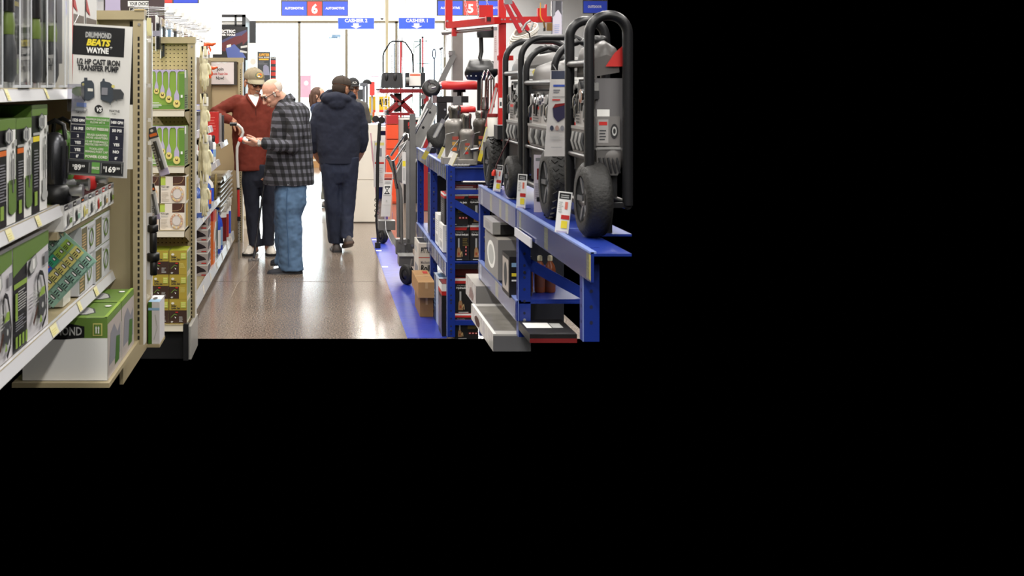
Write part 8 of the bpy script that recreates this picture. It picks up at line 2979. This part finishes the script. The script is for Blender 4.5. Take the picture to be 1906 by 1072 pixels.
m.cyl(Q(711, 224, 0.1), Q(711, 224, 0.15), 0.05, RUBBER, n=16)
wpart(m, 'base', lt)
m = MB()
m.tube([Q(715, 165, 0.25), Q(715, 103, 0.25), Q(717, 95, 0.25), Q(728, 78, 0.25), Q(733, 75.5, 0.25), Q(751, 75.5, 0.25), Q(757, 78, 0.25), Q(768, 94, 0.25), Q(770.5, 101, 0.25), Q(773, 165, 0.25)], 0.013, BPLAST, n=10)
wpart(m, 'hoop_handle', lt)
tb = MB()
rs = []
for y, x0, x1 in ((164, 709, 749), (150, 710, 748.5), (138, 711.5, 748), (135.5, 713, 747)):
    a, b = Q(x0, y), Q(x1, y)
    rs.append([V3((a.x, 17.12, a.z)), V3((b.x, 17.12, a.z)), V3((b.x, 17.4, a.z)), V3((a.x, 17.4, a.z))])
tb.rings(rs, M('charcoal_plastic', '#36373a', 0.5), smooth=False)
for x in (719, 735):
    c = Q(x, 144, -0.001)
    tb.ell(V3((c.x, 17.12, c.z)), (0.025, 0.012, 0.055), BPLAST)
put(tb, 'plastic_bin', 'charcoal plastic bin standing on the dark red lift table', 'bin', bevel=0.008)
m = MB()
fr = px_box(m, 755, 792, 135, 163, 129, 0.2, M('black_machine', '#22252b', 0.4))
m.rect(fr['F'], 0.18, 0.12, 0.76, 0.98, PAPER)
m.rect(fr['F'], 0.22, 0.78, 0.74, 0.9, M('coral_print', '#e0735f', 0.5))
m.text(fr['F'], 0.47, 0.80, 0.07, 'HOLDER', ORANGE, maxw=0.4, bold=0.03)
m.cyl(PX(755, 150, 129) - V3((0, 0.01, 0)), PX(761, 150, 129) - V3((0, 0.01, 0)), 0.05, GUN, n=12)
put(m, 'machine', 'black machine with a white instruction sheet standing on the dark red lift table', 'machine', bevel=0.01)

# ---- goods below the lift table
ORB = M('blaze_orange', '#f0542a', 0.5)
for k, (y0, y1, c) in enumerate(((215, 231, M('crimson_carton', '#b3262c', 0.45)), (232, 259, ORB), (260, 277, ORB), (278, 379, ORB))):
    s_ = 132.0
    m = MB()
    fr = px_box(m, 720, 741.5, y0, y1, s_, 0.3, c)
    m.rect(fr['F'], 0, 0.0, 1, 0.04, M('seam_orange', '#b23c1c', 0.6))
    put(m, 'ramp_carton', ('crimson carton crowning the bright orange stack below the lift table', 'bright orange carton just under the crimson one', 'thin bright orange carton in the middle of the orange stack', 'tallest bright orange carton at the foot of the orange stack')[k], 'carton', 'orange stack below the lift table')
m = MB()
fr = px_box(m, 741.8, 788, 219, 378, 131, 0.35, JB)
m.rect(fr['F'], 0, 0.976, 1, 1.0, PAPER)
m.rect(fr['F'], 0, 0.0, 0.2, 0.976, LGREY)
m.text(fr['F'], 0.38, 0.902, 0.042, 'PRO', RED, 'l', 0.5, bold=0.04)
m.rect(fr['F'], 0.4, 0.874, 0.9, 0.888, RED)
put(m, 'carton', 'black carton with red lettering and a white top edge beside the orange stack', 'carton')
# black foam-gripped pole and the white placards near it
t = thing('grip_pole', 'long black foam-gripped handle standing at the aisle edge before the blue rack', 'handle bar', PX(700, 405, 182))
Q = pxs(182)
m = MB()
m.tube([Q(706.5, 229), Q(706, 240), Q(703, 290), Q(702, 372)], 0.017, RUBBER, n=12)
wpart(m, 'foam_grip', t)
m = MB()
m.tube([Q(702, 372), Q(701.5, 390), Q(700, 403)], 0.012, BPLAST, n=10)
for i in range(7):
    p = Q(700 + (i % 2) * 3, 372 + i * 5)
    m.tube([p + V3((0.014 * math.cos(a), 0.006, 0.016 * math.sin(a))) for a in [q_ * PI / 4 for q_ in range(9)]], 0.004, M('black_iron', '#242426', 0.4), n=6, caps=False)
m.tube([Q(701, 402), Q(700.5, 412), Q(703, 440)], 0.012, M('black_iron', '#242426', 0.4), n=8)
m.cyl((Q(703, 0).x, F / 182, 0.004), (Q(703, 0).x, F / 182, 0.06), 0.03, M('black_iron', '#242426', 0.4), n=14)
m.tube([Q(703, 438), V3((Q(703, 0).x, F / 182, 0.05))], 0.012, M('black_iron', '#242426', 0.4), n=8)
wpart(m, 'linkage', t)
def placard(x0, y0, x1, y1, s_, label, draw, lean=0.0):
    m = MB()
    a, b = PX(x0, y1, s_), PX(x1, y0, s_)
    q_ = [V3((a.x, a.y, a.z)), V3((b.x, a.y, a.z)), V3((b.x + lean, a.y, b.z)), V3((a.x + lean, a.y, b.z))]
    m.add(q_ + [p_ + V3((0, 0.004, 0)) for p_ in q_], [(0, 1, 2, 3), (7, 6, 5, 4), (0, 4, 5, 1), (1, 5, 6, 2), (2, 6, 7, 3), (3, 7, 4, 0)], M('placard_white', '#dcd9d6', 0.5))
    fr = Fr(q_[0], (1, 0, 0), q_[3] - q_[0], b.x - a.x, (q_[3] - q_[0]).length)
    draw(m, fr)
    put(m, 'placard', label, 'placard', 'placards beside the engine crane')
def p1(m, fr):
    m.rect(fr, 0.08, 0.88, 0.92, 0.97, M('coral_print', '#e0735f', 0.5))
    m.rect(fr, 0.1, 0.83, 0.9, 0.87, DRED)
    m.rect(fr, 0.1, 0.48, 0.92, 0.74, LGREY)
    m.rect(fr, 0.12, 0.49, 0.90, 0.73, PAPER)
    m.stroke(fr, [(0.25, 0.52), (0.7, 0.66)], 0.006, INK)
    m.stroke(fr, [(0.7, 0.52), (0.25, 0.66)], 0.006, INK)
    m.rect(fr, 0.2, 0.66, 0.78, 0.69, INK)
    m.rect(fr, 0.2, 0.51, 0.78, 0.53, INK)
    m.lines(fr, 0.2, 0.8, 0.76, 0.81, 2, GREY, fill=0.4, seed=2)
    m.disc(fr, 0.5, 0.36, 0.07, 0.02, LGREY)
    m.rect(fr, 0.05, 0.26, 0.95, 0.266, LGREY)
placard(708.5, 321, 726, 403, 200, 'white placard picturing a scissor lift below a red heading', p1, 0.03)
def p2(m, fr):
    m.rect(fr, 0.1, 0.90, 0.9, 0.96, PALEY)
    m.rect(fr, 0.3, 0.66, 0.7, 0.84, GREY)
    m.rect(fr, 0.1, 0.5, 0.9, 0.54, RED)
    m.lines(fr, 0.15, 0.85, 0.1, 0.44, 8, LGREY, fill=0.4, seed=6)
placard(695.5, 262, 717, 348, 176, 'grey-white placard behind the black foam-gripped handle', p2)
def p3(m, fr):
    m.stroke(fr, [(0.3, 0.5), (0.7, 0.75)], 0.014, RED)
    m.rect(fr, 0.1, 0.12, 0.9, 0.2, DRED)
    q_ = fr.p(0.5, 0.02, -0.002)
    m.cyl(q_, (q_.x, q_.y, 0.004), 0.004, STEEL, n=6)
placard(709, 252, 717.5, 296, 165, 'slim white placard with a red tool beside the orange stack', p3)
def p4(m, fr):
    m.rect(fr, 0.2, 0.1, 0.8, 0.5, LGREY)
    m.rect(fr, 0.1, 0.55, 0.9, 0.72, YELLOW)
placard(748.5, 283, 755.5, 342, 214, 'narrow silver placard with a yellow band strapped to the crane mast', p4)
m = MB()
px_box(m, 716, 731, 396, 412, 165, 0.1, M('violet_carton', '#6f5a9c', 0.5))
put(m, 'carton', 'small violet carton on the floor behind the engine crane', 'carton')
m = MB()
m.box(0.80, 0.84, 13.0, 13.1, 0.0, 0.45, M('salmon_board', '#dca48c', 0.5))
put(m, 'board', 'narrow salmon coloured board standing behind the engine crane', 'board')
m = MB()
m.bar(PX(690, 248, 165), PX(703, 398, 166), 0.02, 0.012, M('dusty_rose_rail', '#b98a94', 0.4))
m.cyl(PX(703, 398, 166), (PX(703, 398, 166).x, F / 166, 0.0), 0.006, LGREY, n=6)
m.bar(PX(691.3, 262, 165), PX(694.5, 300, 165), 0.03, 0.02, LGREY)
put(m, 'display_rail', 'thin rose coloured rail sloping down the aisle end of the distant rack', 'rail')

# ---- long tools standing behind the lift table
def long_tool(x0, y0, x1, y1, r_, c, label, extra=None, s_=108):
    m = MB()
    a, b = PX(x1, y1, s_), PX(x0, y0, s_)
    a = V3((a.x, a.y, 0.0))
    m.tube([a, b], r_ / s_, c, n=10)
    if extra:
        extra(m, a, b, s_)
    put(m, 'long_tool', label, 'tool', 'long tools standing behind the lift table')
long_tool(729, 101, 729, 170, 1.2, LGREY, 'pale grey rod, shortest of the upright tools behind the hoop handle')
long_tool(733.5, 81, 733.5, 170, 1.2, M('navy_rod', '#2d3a52', 0.4), 'navy rod next to the pale grey one behind the hoop handle')
long_tool(740.5, 72, 740.5, 170, 1.8, M('silver_rod', '#b9b6ba', 0.3), 'silver rod with a dark tip behind the hoop handle', lambda m, a, b, s_: m.tube([b, b - V3((0, 0, 0.08))], 0.012, BPLAST, n=8))
long_tool(746, 78, 746, 170, 2.0, M('rose_red_rod', '#c9454c', 0.4), 'rose red bar behind the hoop handle')
long_tool(748.5, 69, 752, 150, 1.0, LGREY, 'thin pale rod leaning beside the rose red bar')
long_tool(771, 74, 762, 140, 1.1, M('mint_rod', '#c3d3cb', 0.4), 'thin mint rod leaning across the hoop handle')
def rack_ext(m, a, b, s_):
    for y, x0, x1 in ((77.5, 772, 796), (119, 774, 801)):
        m.tube([PX(x0, y, s_), PX(x1, y - 1, s_)], 0.008, M('bottle_green_rod', '#26473f', 0.4), n=6)
    m.tube([PX(772, 89, s_), PX(783, 81, s_)], 0.01, M('bottle_green_rod', '#26473f', 0.4), n=6)
long_tool(782, 72, 782, 150, 1.6, M('bottle_green_rod', '#26473f', 0.4), 'dark green upright stand with short cross arms', rack_ext)
long_tool(786.5, 71, 787, 150, 1.7, M('rose_red_rod', '#c9454c', 0.4), 'red handled tool hooked on the dark green stand', lambda m, a, b, s_: (m.tube([b, b + V3((0, 0, 0.03))], 0.02, BPLAST, n=8), m.tube([a, a.lerp(b, 0.8)], 0.024, DGREY, n=10)))
def loop_ext(m, a, b, s_):
    c = PX(808, 100, s_)
    m.tube([c + V3((0.025 * math.sin(q_), 0, 0.085 * math.cos(q_))) for q_ in [i * PI / 8 for i in range(17)]], 0.011, M('navy_rod', '#2d3a52', 0.4), n=6, caps=False)
long_tool(808.5, 108, 808.5, 170, 1.5, M('navy_rod', '#2d3a52', 0.4), 'dark tool with an oval loop handle', loop_ext)
long_tool(821, 90, 821, 170, 1.1, GREY, 'grey bar with a small hooked head', lambda m, a, b, s_: m.tube([b + V3((-0.03, 0, -0.02)), b, b + V3((0.03, 0, 0.01))], 0.02, DGREY, n=8))
# upright red tool parts to the side of the lift table
m = MB()
fr = px_box(m, 789, 797, 165, 392, 140, 0.06, DREDST)
m.rect(fr['F'], 0.2, 0.82, 0.8, 0.85, YELLOW)
m.cyl(PX(790, 200, 141), PX(790, 200, 141) - V3((0, 0.05, 0)), 0.05, BPLAST, n=14)
m.cyl(PX(787, 180, 141), PX(787, 180, 141) - V3((0, 0.05, 0)), 0.035, STEEL, n=14)
put(m, 'red_post_tool', 'dark red upright tool with a yellow sticker beside the lift table', 'tool')
# ---------------------------------------------------------------- checkout end of the shop
m = MB()
a, b = PX(640, 415, 153.3), PX(703, 232, 153.3)
CRM = M('cream_counter', '#e2dcd0', 0.5)
m.box(a.x, b.x, a.y, a.y + 0.5, 0.015, b.z, CRM)
m.box(a.x, b.x + 0.003, a.y + 0.003, a.y + 0.5, 0.0, 0.015, M('counter_kick', '#5a5248', 0.6))
m.box(a.x, b.x, a.y - 0.003, a.y, 0.53, 0.535, M('panel_joint', '#b9b1a4', 0.6))
put(m, 'checkout_counter', 'plain cream checkout counter beyond the hoodie wearer', 'counter')
m = MB()
a, b = PX(687, 210, 92), PX(726, 179, 92)
m.box(a.x, b.x, a.y, a.y + 0.05, a.z, b.z, M('sign_yellow', '#f2c81e', 0.5))
fr = faces(a.x, b.x, a.y, a.y + 0.05, a.z, b.z)['F']
m.rect(fr, 0.17, 0.0, 0.19, 1, ORANGE)
m.rect(fr, 0.2, 0.02, 1, 0.18, M('sign_red', '#ef4a44', 0.5))
m.text(fr, 0.30, 0.40, 0.42, 'SAVE', INK, 'l', 0.62, bold=0.04, slant=0.15)
m.box(b.x - 0.12, b.x - 0.06, a.y + 0.06, a.y + 0.1, 0, b.z, WHITE)
m.box(a.x + 0.02, a.x + 0.06, a.y + 0.06, a.y + 0.1, 0, b.z, WHITE)
put(m, 'sale_sign', 'yellow sale sign with black lettering by the checkout', 'sign')
m = MB()
a, b = PX(688, 178, 92.5), PX(697.5, 152, 92.5)
m.box(a.x, b.x, a.y, a.y + 0.05, a.z, b.z, M('sign_red', '#ef4a44', 0.5))
m.box((a.x + b.x) / 2 - 0.02, (a.x + b.x) / 2 + 0.02, a.y + 0.055, a.y + 0.1, 0, b.z, LGREY)
put(m, 'sale_sign', 'small plain red sign standing above the yellow sale sign', 'sign')
m = MB()
a = PX(677, 158, 105)
m.box(PX(670, 0, 105).x, PX(684, 0, 105).x, F / 105, F / 105 + 0.1, PX(0, 161, 105).z, PX(0, 154.5, 105).z, M('register_grey', '#6a6d74', 0.4))
m.box(PX(675, 0, 105).x, PX(680, 0, 105).x, F / 105, F / 105 + 0.05, 0.95, PX(0, 160, 105).z, M('register_grey', '#6a6d74', 0.4))
m.box(PX(666, 0, 105).x, PX(676, 0, 105).x, F / 105 + 0.02, F / 105 + 0.2, PX(0, 186, 105).z, PX(0, 166, 105).z, DGREY)
m.box(PX(660, 0, 105).x, PX(720, 0, 105).x, F / 105 - 0.1, F / 105 + 0.5, 0.0, 0.95, CRM)
put(m, 'till', 'grey till with a raised display behind the checkout', 'till')
m = MB()
c = PX(683, 155, 100)
m.ell(c, (0.085, 0.1, 0.075), M('black_cloth', '#1b1c1e', 0.85), None, 24, 14, keep=lambda q_: q_.z > -0.01)
m.ell(c + V3((-0.07, -0.04, 0.004)), (0.085, 0.06, 0.008), M('black_cloth', '#1b1c1e', 0.85))
m.cyl((c.x, c.y, 0.0), c, 0.02, DGREY, n=10)
put(m, 'baseball_cap', 'black cap on a stand beside the till display', 'cap')
m = MB()
a, b = PX(699, 216, 96), PX(706, 165, 96)
m.box(a.x, b.x, a.y, a.y + 0.05, 0.0, b.z, WHITE)
put(m, 'white_post', 'white post standing between the yellow sale sign and the lift table', 'post')
m = MB()
for x in (714, 721):
    m.box(PX(x, 0, 118).x, PX(x, 0, 118).x + 0.012, F / 118, F / 118 + 0.012, 1.105, PX(0, 173, 118).z, WHITE)
m.box(PX(709, 0, 118).x, PX(722, 0, 118).x, F / 118, F / 118 + 0.012, PX(0, 174, 118).z, PX(0, 172, 118).z, WHITE)
for i in range(4):
    m.box(PX(714, 0, 118).x, PX(721, 0, 118).x, F / 118, F / 118 + 0.2, 1.105 + 0.12 * i, 1.115 + 0.12 * i, WHITE)
put(m, 'wire_stand', 'white wire display stand in front of the yellow sale sign', 'stand')
rr = random.Random(4)
G = 'small goods on the checkout display'
for i, (x, c, lb) in enumerate(((684, DGREY, 'dark pack'), (689, GREEN, 'green pack'), (693.5, ORANGE, 'orange pack'), (696.5, PAPER, 'white pack'), (709, DRED, 'dark red pack'), (726, SKYB, 'pale blue pack'))):
    m = MB()
    a = PX(x, 224, 120)
    m.box(a.x, a.x + 0.035, F / 120, F / 120 + 0.05, 1.10, 1.16 + 0.05 * (i % 3), c)
    fr = Fr((a.x, F / 120, 1.1), (1, 0, 0), (0, 0, 1), 0.035, 0.06)
    m.rect(fr, 0.2, 0.3, 0.8, 0.6, PAPER)
    put(m, 'small_pack', lb + ' standing at the front of the distant blue rack', 'pack', G)
m = MB()
a, b = PX(579, 313, 91), PX(597, 292, 91)
m.box(a.x, b.x, a.y, a.y + 0.3, 0.0, b.z, CARD)
m.box(a.x + 0.02, b.x - 0.02, a.y + 0.02, a.y + 0.28, b.z, b.z + 0.06, ORANGE)
fr = faces(a.x, b.x, a.y, a.y + 0.3, 0.0, b.z)['F']
m.rect(fr, 0.1, 0.6, 0.5, 0.8, OFFW)
put(m, 'cardboard_box', 'cardboard box with an orange lid on the floor near the windows', 'box')
# low white display beyond the far end of the left shelving
m = MB()
a, b = PX(452, 452, 160), PX(466, 330, 160)
m.box(a.x, b.x, a.y, a.y + 0.5, 0.0, b.z, M('ivory_unit', '#e0d9c6', 0.5))
for i in range(4):
    m.box(a.x, b.x + 0.01, a.y - 0.02, a.y, 0.12 + i * 0.17, 0.15 + i * 0.17, M('ivory_edge', '#bdb294', 0.5))
put(m, 'display_unit', 'narrow ivory display unit seen past the end panel of the left shelving'.replace('left ', ''), 'display unit')
